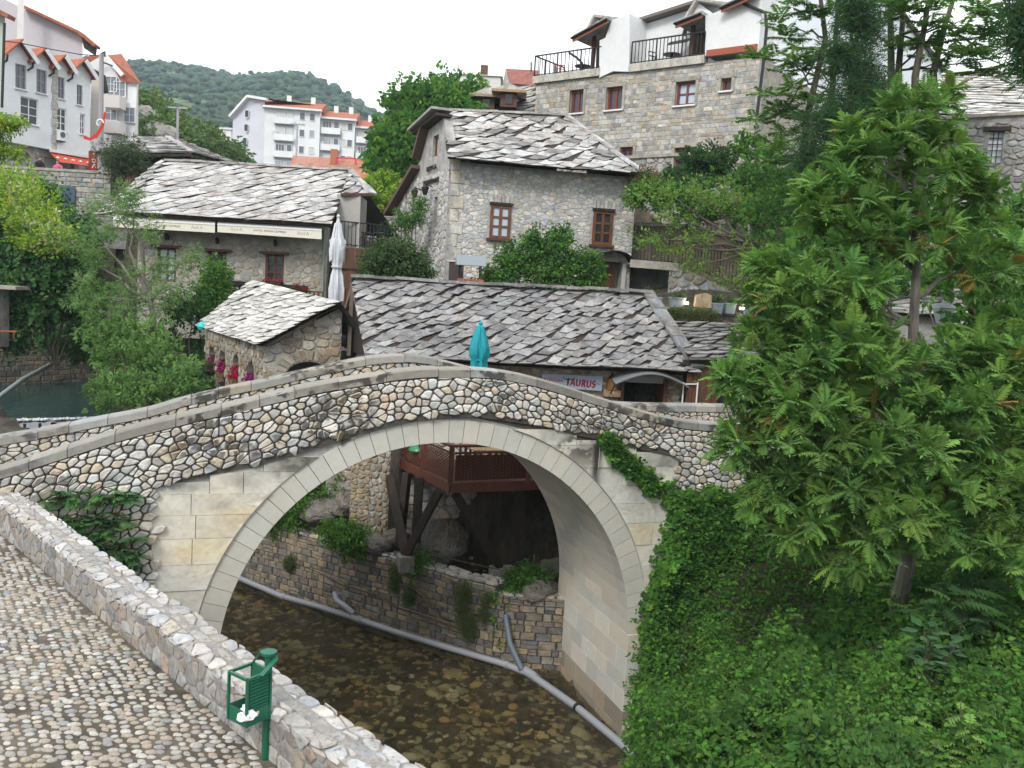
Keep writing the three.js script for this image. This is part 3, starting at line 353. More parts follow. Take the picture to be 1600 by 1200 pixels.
{ // coping stones on both parapets
  const cap = (f, z0, z1) => { let x = XL; while (x < XR - 0.2) { const L = rr(0.55, 1.05), x1 = Math.min(x + L, XR), n = 3, g = new GB(tint(pick([[0.27, 0.262, 0.24], [0.31, 0.3, 0.275], [0.24, 0.232, 0.215], [0.29, 0.27, 0.235]]), 0.12)); g.off = [0, 0]; const j = rr(-0.012, 0.012), rings = []; for (let i = 0; i <= n; i++) { const t = i / n, xx = lerp(x + 0.006, x1 - 0.006, t), y = f(xx) + j; rings.push([[xx, y - capH, z1], [xx, y - 0.03, z1 + rr(-0.006, 0.004)], [xx, y, z1 - 0.035], [xx, y + 0.01, (z0 + z1) / 2], [xx, y, z0 + 0.035], [xx, y - 0.03, z0], [xx, y - capH, z0]]); } g.loft(rings); obj('coping_stone', g, M.face, bridge); x = x1; } };
  cap(capTop, -0.47, 0.05); cap(capTopF, -BW - 0.05, -BW + 0.47);
}
{ // rubble stones
  const H = 0.86, top = (x) => capTop(x) - capH - 0.015, list = [], darkPal = PAL.bridge;
  const put = (cs, fr) => { for (const c of cs) list.push({ area: c.area, geo: stoneGeo(c, fr, 0.06, tint(pick(darkPal), 0.14), { uv: [0, 0], k2: 0.7 }) }); };
  put(cells(-9.2, 0, 9.3, 3.0, 0.168, 0.124, { jitter: 0.48, gap: 0.0088, mix: 0.18, cut: 0.18, inside: (u, v) => { const y = top(u) - v; return u > -5.38 + 0.06 * Math.sin(y * 9) && u < 5.12 + 0.06 * Math.sin(y * 7) ? y > rubBot(u) + 0.05 : u > 0 || y > 2.4; } }), (u, v, h) => [u, top(u) - v, 0.015 + h]);
  // unit square cells were laid in a strip 1 high: weigh their area by the strip's height
  addStones(bridge, 'rubble_stone', list, M.face, 420);
  const inner = cells(-9.8, 0, 9, 0.62, 0.18, 0.125, { jitter: 0.46, gap: 0.0095, mix: 0.12, cut: 0.2 }).map((c) => ({ area: c.area * (c.c[0] < 1 ? 2 : 0.6), geo: stoneGeo(c, (u, v, h) => [u, capTopF(u) - capH - 0.01 - v, -BW + 0.4 + h], 0.05, tint(pick(PAL.bridge.slice(0, 6)), 0.12), { uv: [rr(0, 5), rr(0, 5)] }) }));
  addStones(part('far_parapet_lining', bridge), 'rubble_stone', inner, M.stone, 220);
  const outer = cells(-9.8, 0, 9, 1.4, 0.4, 0.26, { gap: 0.014 }).map((c) => ({ area: c.area, geo: stoneGeo(c, (u, v, h) => [u, capTopF(u) - capH - 0.01 - v, -BW + 0.04 - h], 0.05, tint(pick(PAL.bridge), 0.12)) })); addStones(part('far_face', bridge), 'rubble_stone', outer, M.stone, 0);
}
{ // ashlar: coursed blocks between the ring and the rubble, and the piers below the springing
  const bl = [], ASH = [[0.65, 0.62, 0.545], [0.67, 0.64, 0.57], [0.62, 0.59, 0.52], [0.65, 0.61, 0.52], [0.62, 0.595, 0.53]];
  const block = (poly) => { const c = centroid(poly); bl.push({ area: Math.abs(polyArea(poly)), geo: stoneGeo({ p: poly, c }, (u, v, h) => [u, v, -0.06 + h], 0.05, tint(pick(ASH), 0.05, 0.02), { uv: [0, 0], k1: 0.998, k2: 0.992 }) }); };
  const Ro = ARC.R + 0.012, ys = []; let y = -1.2; while (y < 6.5) { ys.push(y); y += rr(0.36, 0.5); }
  for (let k = 0; k < ys.length - 1; k++) {
    const y0 = ys[k] + 0.002, y1 = ys[k + 1] - 0.002;
    for (const side of [-1, 1]) {
      const ox = side < 0 ? 5.5 : 5.3, arcx = (yy) => yy <= ARC.y ? (side < 0 ? 4.3 : 4.3) + (0) : yy - ARC.y >= Ro ? 0 : Math.sqrt(Ro * Ro - (yy - ARC.y) ** 2);
      const inX = (yy) => yy < ARC.y ? 4.3 : arcx(yy); let x = ox; let first = true;
      while (x > 0.05) {
        const L = rr(0.55, 1.15), xi = x - L, ia = Math.max(inX(y0), inX(y1)); let poly;
        const yt = Math.min(y1, ...[x, xi].map((q) => rubBot(clamp(side * q, -5.6, 5.2)) + 0.12)); if (yt < y0 + 0.05) { x = xi - 0.008; continue; }
        if (xi > ia + 0.25) poly = [[x, y0], [x, yt], [xi, yt], [xi, y0]];
        else { if (inX(yt) > x - 0.03 && inX(y0) > x - 0.03) break; const pts = []; for (let i = 0; i <= 5; i++) { const yy = lerp(yt, y0, i / 5); pts.push([Math.min(x - 0.005, Math.max(inX(yy), 0.004)), yy]); } poly = [[x, y0], [x, yt], ...pts]; if (y0 < ARC.y) poly = [[x, y0], [x, yt], [inX(yt), yt], [inX(y0), y0]]; }
        poly = poly.map(([a, b]) => [a * side, b]); if (side > 0) poly.reverse(); block(poly); if (xi <= ia + 0.25) break; x = xi - 0.006;
      }
    }
  }
  addStones(bridge, 'ashlar_block', bl, M.face, 200);
  // voussoirs of the face ring, then the vault behind them
  const n = 46; for (let i = 0; i < n; i++) {
    const a0 = PI * i / n, a1 = PI * (i + 1) / n, e = 0.0012, wedge = (z0, z1, r1, col, m, nm, par) => { const g = new GB(col); g.off = [rr(0, 9), rr(0, 9)]; const q = [[ARC.r, a0 + e], [r1, a0 + e], [r1, a1 - e], [ARC.r, a1 - e]].map(([r, a]) => [Math.cos(a) * r, ARC.y + Math.sin(a) * r]); const lo = q.map(([x, y]) => [x, y, z0]), hi = q.map(([x, y]) => [x, y, z1]); g.loft([lo, hi]); obj(nm, g, m, par); };
    wedge(-0.5, -0.055, ARC.R, tint([0.56, 0.54, 0.48], 0.05, 0.02), M.vous, 'voussoir', bridge);
    let z = -0.503; const off = (i & 1) * 0.4; let L = 0.5 + off; while (z > -BW + 0.05) { const z1 = Math.max(z - L, -BW + 0.02); wedge(z1 + 0.003, z, ARC.R - 0.06, tint(pick(ASH), 0.08, 0.04), M.vous, 'vault_block', bridge); z = z1; L = rr(0.7, 1.1); }
  }
  // pier faces inside the passage
  for (const s of [-1, 1]) { let yy = ARC.y - 0.002; let k = 0; while (yy > -1.3) { const h = [0.42, 0.5, 0.38, 0.46][k++ % 4]; let z = -0.004; let L = 0.5 + (k & 1) * 0.45; while (z > -BW + 0.05) { const z1 = Math.max(z - L, -BW); const g = new GB(tint(yy < 0.1 ? pick([[0.3, 0.26, 0.22], [0.38, 0.31, 0.23], [0.42, 0.36, 0.28]]) : pick(ASH), 0.09, 0.05)); g.off = [rr(0, 9), rr(0, 9)]; g.box(s * (ARC.r + 0.16), yy - h / 2, (z + z1) / 2, 0.32, h - 0.006, z - z1 - 0.006, 0, 0.008); obj('pier_block', g, M.vous, bridge); z = z1; L = rr(0.6, 1.1); } yy -= h; } }
}
{ // paving of the deck between the parapets: stone steps with raised ribs
  let x = XL; let i = 0; while (x < XR) { const x1 = Math.min(x + 0.62, XR), g = new GB(tint(pick(PAL.bridge), 0.1)); g.loft([x, x1 - 0.02].map((xx) => [[xx, deckY(xx) - 0.1, -0.42], [xx, deckY(xx) + 0.03, -0.42], [xx, deckY(xx) + 0.03, -BW + 0.42], [xx, deckY(xx) - 0.1, -BW + 0.42]])); obj('deck_slab', g, M.stone, bridge); x = x1; i++; }
}

// ---------------------------------------------------------------- cobbled path, its parapet wall, the litter bin
const PATH_Y = 4.6;
{
  const base = dataTex(512, (x, y) => { const a = fbm(x * 5, y * 5, 5, 5, 141), b = fbm(x * 60, y * 60, 2, 60, 143), c = fbm(x * 3, y * 3, 4, 3, 149); const k = 0.5 + 0.3 * a + 0.2 * (b - 0.5) - 0.14 * sstep(0.52, 0.62, c); return [k, k * 0.96, k * 0.9]; }, 5);
  const g = new GB(); g.off = [0, 0]; const a = [-9.6, PATH_Y, -15.65], b = [1.1, PATH_Y, -4.55]; g.quad([-16, PATH_Y, -15.65], [-16, PATH_Y, 4], [1.1, PATH_Y, 4], b); g.tri([-16, PATH_Y, -15.65], b, a);
  const path = thing('cobbled_path', 'path paved with pale river cobbles set in mortar', 'path', [0, 0, 0], 0, null, 'structure'); obj('mortar_bed', g, mat(0.3, 0.275, 0.24, 0.98, { map: base, bumpMap: T.mortar, bumpScale: 0.012 }), path);
  // cobbles: low domes with their long axis roughly across the path
  const variants = Array.from({ length: 6 }, () => { const q = new GB(), n = 8, e = Array.from({ length: n }, () => rr(0.88, 1.1)); const ring = (k, y) => Array.from({ length: n }, (_, i) => { const t = -i / n * 2 * PI; return [Math.cos(t) * k * e[i], y, Math.sin(t) * k * e[i] * 0.68]; }); const R = [ring(1, -0.12), ring(0.94, 0.14), ring(0.64, 0.27)]; q.loft(R, true, false); for (let i = 0; i < n; i++) q.tri(R[2][i], R[2][(i + 1) % n], [0, 0.31, 0]); return q.build(1.2); });
  const pal = [[0.416, 0.393, 0.355], [0.468, 0.447, 0.409], [0.348, 0.326, 0.288], [0.393, 0.34, 0.272], [0.288, 0.279, 0.272], [0.515, 0.492, 0.454], [0.378, 0.317, 0.265]];
  const mats = pal.map((c) => mat(c[0], c[1], c[2], 0.75, { map: T.stone })), all = [];
  const ux = 0.694, uz = 0.72, ln = (x, z) => (x + 8.03) * -uz + (z + 14.03) * ux; // distance from the wall's inner face, towards the path
  for (let j = 0; j < 150; j++) for (let i = 0; i < 150; i++) { const x = -11.5 + i * 0.118 + (j & 1) * 0.059 + rr(-0.026, 0.026), z = -3.6 - j * 0.084 + rr(-0.018, 0.018); if (ln(x, z) < 0.05) continue; const px = x / -z; if (px < -0.74 || px > 0.1 || x < -9.8) continue; if (fbm(x * 1.5 + 30, z * 1.5 + 30, 3, 0, 151) > 0.68 && rnd() < 0.25) continue; all.push([x, z, rr(0.042, 0.062)]); }
  all.sort((p, q) => (p[0] ** 2 + p[1] ** 2 + (p[0] / -p[1] < -0.62 || p[1] > -7.2 ? 400 : 0)) - (q[0] ** 2 + q[1] ** 2 + (q[0] / -q[1] < -0.62 || q[1] > -7.2 ? 400 : 0)));
  const rest = []; all.forEach(([x, z, s], k) => { const ry = rr(-0.5, 0.5) - 0.1; if (k < 300) { const o = obj('cobble', variants[k % 6], pick(mats), path); o.position.set(x, PATH_Y, z); o.rotation.set(rr(-0.12, 0.12), ry, rr(-0.12, 0.12)); o.scale.setScalar(s * rr(0.9, 1.12)); } else rest.push({ p: new THREE.Vector3(x, PATH_Y, z), d: new THREE.Vector3(Math.sin(ry), rr(-0.1, 0.1), Math.cos(ry)).normalize(), s: s * rr(0.9, 1.12) }); });
  for (let v = 0; v < 6; v++) { scatter('further_cobbles', path, variants[v], mat(1, 1, 1, 0.75, { map: T.stone }), rest.filter((_, i) => i % 6 === v), pal, 0.12).userData.kind = 'stuff'; }
}
const nearWall = thing('parapet_wall', 'low rough stone parapet wall beside the cobbled path', 'wall', [-8.75,4.55,-14.78],-0.804);
{
  const L = 13.048, H = 0.55, D = 0.42, pal = [[0.34, 0.315, 0.295], [0.39, 0.365, 0.345], [0.3, 0.28, 0.26], [0.43, 0.41, 0.39], [0.33, 0.28, 0.235], [0.29, 0.28, 0.27]], topPal = [[0.5, 0.48, 0.465], [0.56, 0.54, 0.525], [0.42, 0.4, 0.38]];
  const ht = (u) => H + (fbm(u * 1.4, 3, 3, 0, 161) - 0.5) * 0.09;
  const core = new GB(); const n = 40; const rings = []; for (let i = 0; i <= n; i++) { const u = L * i / n, h = ht(u) - 0.03; rings.push([[u, -5.6, 0], [u, h, 0], [u, h + 0.012, -D / 2], [u, h, -D], [u, -5.6, -D - 0.1]]); } core.loft(rings); obj('wall_core', core, mat(0.34, 0.32, 0.3, 0.98, { map: T.mortar, bumpMap: T.mortar, bumpScale: 0.02 }), nearWall);
  rubble(nearWall, 'wall_stone', cells(0, 0, L, H - 0.08, 0.2, 0.16, { gap: 0.005, jitter: 0.49, mix: 0.22, cut: 0.13 }), (u, v, h) => [u, v * ht(u) / H, h], 0.014, pal, { k1: 0.93, k2: 0.76, max: 230, v: 0.09 });
  const edge = cells(0, 0, L, 0.17, 0.24, 0.17, { gap: 0.007, jitter: 0.4, cut: 0.18 });
  // edge stones wrap from the inner face over the top
  rubble(nearWall, 'edge_stone', edge, (u, v, h) => v < 0.07 ? [u, ht(u) - 0.09 + v, 0.012 + h * 0.5] : [u, ht(u) - 0.02 + h * 0.9, -(v - 0.07) * 1.6 + 0.012], 0.022, topPal, { k1: 0.97, k2: 0.88, max: 60 });
  rubble(nearWall, 'edge_stone', cells(0, 0, L, 0.14, 0.26, 0.14, { gap: 0.008, jitter: 0.4, cut: 0.2 }), (u, v, h) => [u, ht(u) - 0.03 + h, -D - 0.03 + v * 1.25], 0.026, topPal, { k1: 0.97, k2: 0.86, max: 60 });
  rubble(nearWall, 'top_stone', cells(0, 0.14, L, 0.3, 0.3, 0.15, { gap: 0.03, jitter: 0.45, mix: 0.35 }), (u, v, h) => [u, ht(u) - 0.03 + h, -v], 0.02, [[0.36, 0.345, 0.33], [0.42, 0.4, 0.385]], { max: 60 });
  rubble(nearWall, 'wall_stone', cells(0, -5.6, L, 0.3, 0.34, 0.26, { gap: 0.012 }), (u, v, h) => [u, v, -D - 0.09 - h], 0.04, PAL.bridge, { max: 0 });
}
{ // green steel litter bin on a post
  const b = thing('litter_bin', 'green metal litter bin on a post beside the parapet wall', 'litter bin', [-2.2, PATH_Y, -7.72], -0.62), W = 0.255, y0 = 0.42, y1 = 0.86, m = M.bin;
  obj('post', new GB().tube([[0.07, 0, -0.14], [0.08, 1.0, -0.14]], 0.035, 12), m, b); obj('post_cap', new GB().lathe(0.08, 1.0, -0.14, [[0.035, 0], [0.075, 0.005], [0.075, 0.03], [0.02, 0.04]], 10), m, b);
  obj('bottom_tray', new GB().box(0, y0 + 0.005, 0, W, 0.01, W).box(-W / 2, y0 + 0.07, 0, 0.006, 0.14, W).box(W / 2, y0 + 0.07, 0, 0.006, 0.14, W).box(0, y0 + 0.07, W / 2, W, 0.14, 0.006).box(0, y0 + 0.07, -W / 2, W, 0.14, 0.006), m, b);
  for (const [i, j] of [[-1, -1], [1, -1], [1, 1], [-1, 1]]) obj('corner_bar', new GB().box(i * W / 2, (y0 + y1) / 2, j * W / 2, 0.022, y1 - y0, 0.022), m, b);
  obj('top_rim', new GB().bar([-W / 2, y1, W / 2], [W / 2, y1, W / 2], 0.025).bar([-W / 2, y1, -W / 2], [W / 2, y1, -W / 2], 0.025).bar([-W / 2, y1, -W / 2], [-W / 2, y1, W / 2], 0.025).bar([W / 2, y1, -W / 2], [W / 2, y1, W / 2], 0.025), m, b);
  obj('back_panel', new GB().box(0, (y0 + y1) / 2, -W / 2 + 0.008, W, y1 - y0, 0.006), m, b);
  const side = obj('side_panel', new GB().box(W / 2 - 0.006, (y0 + y1) / 2 + 0.06, 0, 0.005, y1 - y0 - 0.14, W), m, b); const sl = new GB(); for (let i = 0; i < 9; i++) sl.box(W / 2 + 0.004, y0 + 0.16 + i * 0.031, 0, 0.012, 0.014, W - 0.05); obj('louvre', sl, m, side);
  obj('hanging_bracket', new GB().bar([-W / 2, y1, -W / 2], [-0.05, y1 + 0.13, -0.15], 0.03, 0.012).bar([-0.05, y1 + 0.13, -0.15], [0.18, y1 + 0.13, -0.15], 0.035, 0.012).bar([0.18, y1 + 0.13, -0.15], [W / 2 + 0.05, y1 + 0.02, 0.02], 0.05, 0.012).bar([W / 2 + 0.05, y1 + 0.02, 0.02], [W / 2 - 0.02, y1 - 0.03, 0.05], 0.04, 0.012), m, b);
  const s = new GB(); s.box(W / 2 + 0.005, y0 + 0.1, 0.03, 0.003, 0.028, 0.07); obj('sticker', s, mat(0.6, 0.5, 0.42, 0.6), b);
  const tr = thing('crumpled_paper', 'crumpled white paper lying in the green litter bin', 'litter', [-2.2, PATH_Y + y0 + 0.02, -7.72], -0.62); const g = new THREE.IcosahedronGeometry(0.08, 2), p = g.attributes.position; for (let i = 0; i < p.count; i++) { const k = 0.7 + 0.6 * hash(Math.round(p.getX(i) * 300), Math.round(p.getY(i) * 300 + p.getZ(i) * 777), 3); p.setXYZ(i, p.getX(i) * k, p.getY(i) * k * 0.7 + 0.05, p.getZ(i) * k); } g.computeVertexNormals(); obj('sheet', g, mat(0.75, 0.76, 0.78, 0.8), tr); const h = g.clone(); h.translate(0.09, 0.03, 0.09); obj('sheet', h, mat(0.7, 0.72, 0.75, 0.8), tr);
}
// ---------------------------------------------------------------- retaining walls of the stream, pipes
function bankWall(label, P, Qp, y0, y1, o = {}) {
  const dx = Qp[0] - P[0], dz = Qp[1] - P[1], L = Math.hypot(dx, dz), w = thing('stream_wall', label, 'wall', [P[0], y0, P[1]], Math.atan2(-dz, dx)), H = y1 - y0, ht = (u) => H + (fbm(u * 0.9, y0 + 5, 3, 0, 171) - 0.5) * (o.rag ?? 0.18), n = 20, r = []; for (let i = 0; i <= n; i++) { const u = L * i / n; r.push([[u, 0, 0], [u, ht(u) - 0.03, 0], [u, ht(u) - 0.03, -0.55], [u, 0, -0.55]]); } obj('wall_core', new GB().loft(r), o.bed || M.mortarDark, w);
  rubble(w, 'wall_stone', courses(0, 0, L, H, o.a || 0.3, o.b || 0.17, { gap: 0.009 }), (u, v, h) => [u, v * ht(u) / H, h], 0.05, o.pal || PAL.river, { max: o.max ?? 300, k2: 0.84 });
  rubble(w, 'top_stone', cells(0, 0, L, 0.55, 0.4, 0.28, { gap: 0.014, cut: 0.2 }), (u, v, h) => [u, ht(u) - 0.02 + h, -v], 0.06, o.top || PAL.bridge, { max: 60 }); return w;
}
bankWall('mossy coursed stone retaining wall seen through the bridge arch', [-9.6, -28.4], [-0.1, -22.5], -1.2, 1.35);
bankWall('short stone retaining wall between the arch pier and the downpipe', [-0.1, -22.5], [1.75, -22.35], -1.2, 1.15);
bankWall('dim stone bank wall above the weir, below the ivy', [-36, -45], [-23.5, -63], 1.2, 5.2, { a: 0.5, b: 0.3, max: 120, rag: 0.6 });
{
  const pm = M.pipe, pt = [[-9.2, -0.42, -28.0], [-8.17, -0.5, -27.3], [-6.57, -0.55, -26.1], [-5.28, -0.55, -25.4], [-4.0, -0.55, -24.6], [-2.79, -0.55, -23.82], [-1.3, -0.55, -22.95], [0.25, -0.55, -22.1], [0.9, -0.55, -21.55]];
  const a = thing('drain_pipe', 'long grey plastic pipe lying along the stream wall under the arch', 'pipe'); obj('pipe', new GB().tube(pt, 0.085, 10).build(1), pm, a); for (const k of [2, 4, 7]) { const q = pt[k], r = pt[k + 1]; obj('coupling', new GB().tube([q, [lerp(q[0], r[0], 0.12), q[1], lerp(q[2], r[2], 0.12)]], 0.1, 10).build(1), pm, a); }
  const b = thing('drain_pipe', 'straight grey pipe running past the foot of the bridge pier', 'pipe'), pb = [[0.9, -0.55, -21.55], [1.93, -0.55, -19.95], [2.68, -0.55, -18.55], [3.3, -0.55, -17.3], [4.2, -0.55, -15.4]]; obj('pipe', new GB().tube(pb, 0.09, 10).build(1), pm, b); obj('coupling', new GB().tube([pb[1], [1.97, -0.55, -19.88]], 0.11, 10).build(1), M.iron, b);
  const c = thing('drain_pipe', 'grey downpipe slanting from the bank to the pipe junction', 'pipe'); obj('pipe', new GB().tube([[0.177,0.698,-22.3], [0.331,0.06,-22], [0.655,-0.485,-21.7]], 0.075, 10).build(1), mat(0.12, 0.16, 0.2, 0.45), c); obj('junction', new GB().tube([[0.75, -0.52, -21.75], [1.02, -0.56, -21.4]], 0.115, 10).build(1), pm, c);
  const d = thing('drain_pipe', 'bent grey pipe stub poking out of the stream wall', 'pipe'); obj('pipe', new GB().tube([[-4.545,0.017,-24.9], [-4.692,0.116,-24.7], [-4.612,-0.031,-24.6], [-4.297,-0.091,-24.3], [-4.093,-0.265,-24.3]], 0.085, 10).build(1), pm, d);
  const e = thing('drain_pipe', 'pale pipe along the far bank above the weir', 'pipe'); obj('pipe', new GB().tube([[-26.557,1.519,-45], [-26.48,1.995,-46], [-27.517,2.403,-50], [-28.566,2.758,-55]], 0.13, 8).build(1), mat(0.3, 0.35, 0.36, 0.5), e);
}

// ---------------------------------------------------------------- konoba (tavern) behind the bridge
const canvasTex = (w, h, draw) => { const c = document.createElement('canvas'); c.width = w; c.height = h; draw(c.getContext('2d'), w, h); const t = new THREE.CanvasTexture(c); t.colorSpace = THREE.SRGBColorSpace; t.magFilter = THREE.LinearFilter; return t; };
function flatQuad(a, b, c, d) { const g = new THREE.BufferGeometry(); g.setAttribute('position', new THREE.Float32BufferAttribute([...a, ...b, ...c, ...d], 3)); g.setAttribute('uv', new THREE.Float32BufferAttribute([0, 0, 1, 0, 1, 1, 0, 1], 2)); g.setIndex([0, 1, 2, 0, 2, 3]); g.computeVertexNormals(); return g; }
const konoba = thing('tavern', 'long low stone tavern with a grey slate roof behind the bridge', 'building', [-4.153,5,-25.5],0.112);
{
  const A = [-0.063,1.974,0.194], B = [9.694,1.953,0.084], C = [8.785,4.121,-2.936], D = [-0.762,4.063,-3.004];
  const roof = part('roof', konoba); slateRoof(roof, A, B, C, D, { w: 0.5, e: 0.3, skew: 0.72, lift: 0.028, th: 0.022, pal: PAL.slateGrey, wave: 0.14, jit: 0.2, tip: 0.34 });
  ridgeStones(roof, [D[0], D[1] + 0.05, D[2]], [C[0], C[1] + 0.05, C[2]], 0.45, 0.7);
  slateRoof(roof, B, [B[0] + 0.3, B[1] + 0.1, B[2] - 5.6], [C[0] + 0.05, C[1], C[2] - 0.3], C, { w: 0.6, e: 0.36, lift: 0.06, max: 40 });
  ridgeStones(roof, [B[0], B[1] + 0.06, B[2]], [C[0], C[1] + 0.04, C[2]], 0.38, 0.5, PAL.slateGrey.slice(1, 4));
  obj('back_slope', new GB().quad(D, C, [C[0] + 1, 1.9, C[2] - 3.4], [D[0], 1.9, D[2] - 3.4]), M.roofBed, roof);
  const zf = -0.5, x1 = 9.421, y1 = 1.98, dx0 = 7.5, dx1 = 8.92;
  const hole = [dx0, 0.05, dx1, 1.62];
  obj('front_wall', wallGeo([[-0.1, -4], [x1, -4], [x1, y1], [-0.1, y1]], [hole], 0.4, zf), M.mortar, konoba); obj('side_wall', new GB().box(x1 - 0.2, -1, zf - 2.9, 0.4, 6, 5), M.mortarGrey, konoba); obj('rear_wall', new GB().box(4.2, -1, zf - 5.2, 9.5, 6, 0.4), M.mortarGrey, konoba);
  obj('floor', new GB().box(4.4, -0.2, zf - 2.8, 9, 0.3, 4.6), M.darkWood, konoba);
  rubble(konoba, 'wall_stone', cells(-0.1, -0.4, x1, y1, 0.26, 0.14, { gap: 0.01, holes: [hole], mix: 0.06 }), planar(zf), 0.035, PAL.rubble, { max: 200 });
  rubble(part('river_front', konoba), 'wall_stone', cells(-0.1, -4, x1, -0.4, 0.4, 0.26, { gap: 0.014 }), planar(zf), 0.05, PAL.bridge, { max: 0 });
  obj('wall_plate', new GB().bar([A[0] + 0.1, A[1] - 0.12, zf + 0.1], [B[0] - 0.2, B[1] - 0.12, zf + 0.1], 0.16), M.darkWood, konoba);
  obj('door_frame', new GB().box(dx0 + 0.05, 0.8, zf + 0.02, 0.1, 1.6, 0.3).box(dx1 - 0.05, 0.8, zf + 0.02, 0.1, 1.6, 0.3), M.brownWood, konoba); obj('door_leaf', new GB().box(dx1 - 0.05, 0.8, zf - 0.5, 0.05, 1.55, 0.85), M.brownWood, konoba); obj('interior_screen', new GB().box((dx0 + dx1) / 2, 0.9, zf - 2.6, 3, 2, 0.05), M.brownWood, konoba);
  // open timber gable at the left end
  const G = part('timber_gable', konoba), f = [A[0] + 0.12, A[1] - 0.1, A[2] - 0.35], ap = [D[0] + 0.12, D[1] - 0.12, D[2] - 0.1], ft = [D[0] + 0.12, A[1] - 0.25, D[2] - 0.1], bk = [D[0] - 0.6, A[1] - 0.2, D[2] - 3];
  obj('cladding', new GB().tri(f, ap, ft).tri(ft, ap, bk), M.darkWood, G); obj('barge_board', new GB().bar([f[0] - 0.06, f[1] + 0.02, f[2]], [ap[0] - 0.06, ap[1] + 0.05, ap[2]], 0.05, 0.2), M.greyWood, G); obj('king_post', new GB().bar([ft[0] - 0.1, ft[1] - 0.1, ft[2] + 0.2], [ap[0] - 0.08, ap[1] - 0.1, ap[2]], 0.12), M.greyWood, G); obj('rafter', new GB().bar([f[0] - 0.1, f[1], f[2] - 1.5], [ap[0] - 0.1, ap[1] - 0.05, ap[2]], 0.12), M.greyWood, G); obj('barge_board', new GB().bar([bk[0] - 0.06, bk[1], bk[2]], [ap[0] - 0.06, ap[1] + 0.05, ap[2]], 0.05, 0.2), M.greyWood, G);
  obj('gable_wall', new GB().loft([[f, ft].map((q) => [q[0] + 0.1, q[1], q[2]]), [f, ft].map((q) => [q[0] + 0.1, -4, q[2]])], false, false), M.mortarGrey, konoba);
  // sign
  const s0 = [5.096,1.579], s1 = [6.929,1.589], s2 = [6.92,1.146], s3 = [5.138,1.199];
  const st = canvasTex(1024, 224, (c, w, h) => { c.fillStyle = '#8d98a8'; c.fillRect(0, 0, w, h); for (let i = 0; i < 600; i++) { c.fillStyle = i % 2 ? 'rgba(255,255,255,0.05)' : 'rgba(40,40,60,0.05)'; c.fillRect(rnd() * w, rnd() * h, 30 * rnd(), 3); } c.fillStyle = '#7c1526'; c.font = 'bold 78px sans-serif'; c.save(); c.transform(1, 0.05, 0.12, 1, 0, 0); c.fillText('KONOBA', 10, 118); c.restore(); c.font = 'bold 150px sans-serif'; c.fillStyle = '#2a1620'; c.save(); c.transform(0.92, 0.02, -0.06, 1, 0, 0); c.fillText('TAURUS', 428, 168); c.fillStyle = '#8c1428'; c.fillText('AURUS', 520, 162); c.restore(); c.strokeStyle = '#2a1620'; c.lineWidth = 15; c.beginPath(); c.moveTo(350, 40); c.bezierCurveTo(360, 95, 420, 80, 440, 62); c.bezierCurveTo(470, 80, 530, 90, 545, 36); c.stroke(); c.beginPath(); c.moveTo(440, 70); c.lineTo(432, 175); c.stroke(); c.lineWidth = 8; c.beginPath(); c.moveTo(900, 130); c.bezierCurveTo(930, 110, 960, 130, 985, 122); c.stroke(); c.strokeStyle = '#a0182c'; c.beginPath(); c.arc(735, 172, 34, 0.2, 2.9); c.stroke(); });
  const sg = thing('tavern_sign', 'grey board reading KONOBA TAURUS in dark red letters', 'sign', [-4.153,5,-25.5],0.112); const z = -0.34; obj('board', new GB().extrude([[s3[0], s3[1]], [s2[0], s2[1]], [s1[0], s1[1]], [s0[0], s0[1]]], z - 0.04, z), mat(0.28, 0.32, 0.38, 0.6), sg); obj('lettering', flatQuad([s3[0], s3[1], z + 0.004], [s2[0], s2[1], z + 0.004], [s1[0], s1[1], z + 0.004], [s0[0], s0[1], z + 0.004]), new THREE.MeshPhysicalMaterial({ map: st, roughness: 0.6 }), sg);
  const q = [7.211,1.3], la = thing('wall_lantern', 'ochre wooden lantern box on the tavern wall beside its sign', 'lantern', [-4.153,5,-25.5],0.112); obj('box', new GB().loft([[[q[0] - 0.16, q[1] - 0.1, -0.45], [q[0] + 0.16, q[1] - 0.1, -0.45], [q[0] + 0.16, q[1] - 0.1, -0.2], [q[0] - 0.16, q[1] - 0.1, -0.2]], [[q[0] - 0.1, q[1] + 0.24, -0.45], [q[0] + 0.1, q[1] + 0.24, -0.45], [q[0] + 0.1, q[1] + 0.24, -0.25], [q[0] - 0.1, q[1] + 0.24, -0.25]]]), mat(0.25, 0.12, 0.05, 0.7, { map: T.wood }), la); obj('cap', new GB().lathe(q[0], q[1] + 0.24, -0.35, [[0.13, 0], [0.03, 0.14], [0.02, 0.2]], 6), M.darkWood, la); obj('bracket_stone', new GB().box(q[0] + 0.02, q[1] - 0.2, -0.36, 0.5, 0.2, 0.26), mat(0.4, 0.27, 0.16, 0.9, { map: T.stone }), la);
  // curved entrance canopy
  const cn = thing('entrance_canopy', 'curved grey metal canopy over the dark tavern door', 'canopy', [-4.153,5,-25.5],0.112), cw0 = 7.169, cw1 = 9.357, cy = 1.468, sh = new GB(), N = 14, rise = 0.34, P = (i, k) => { const t = i / N; return [lerp(cw0, cw1, t), cy + rise * Math.sin(t * PI) - 0.02 + (1 - k) * 0.16, lerp(-0.5, 0.35, k)]; };
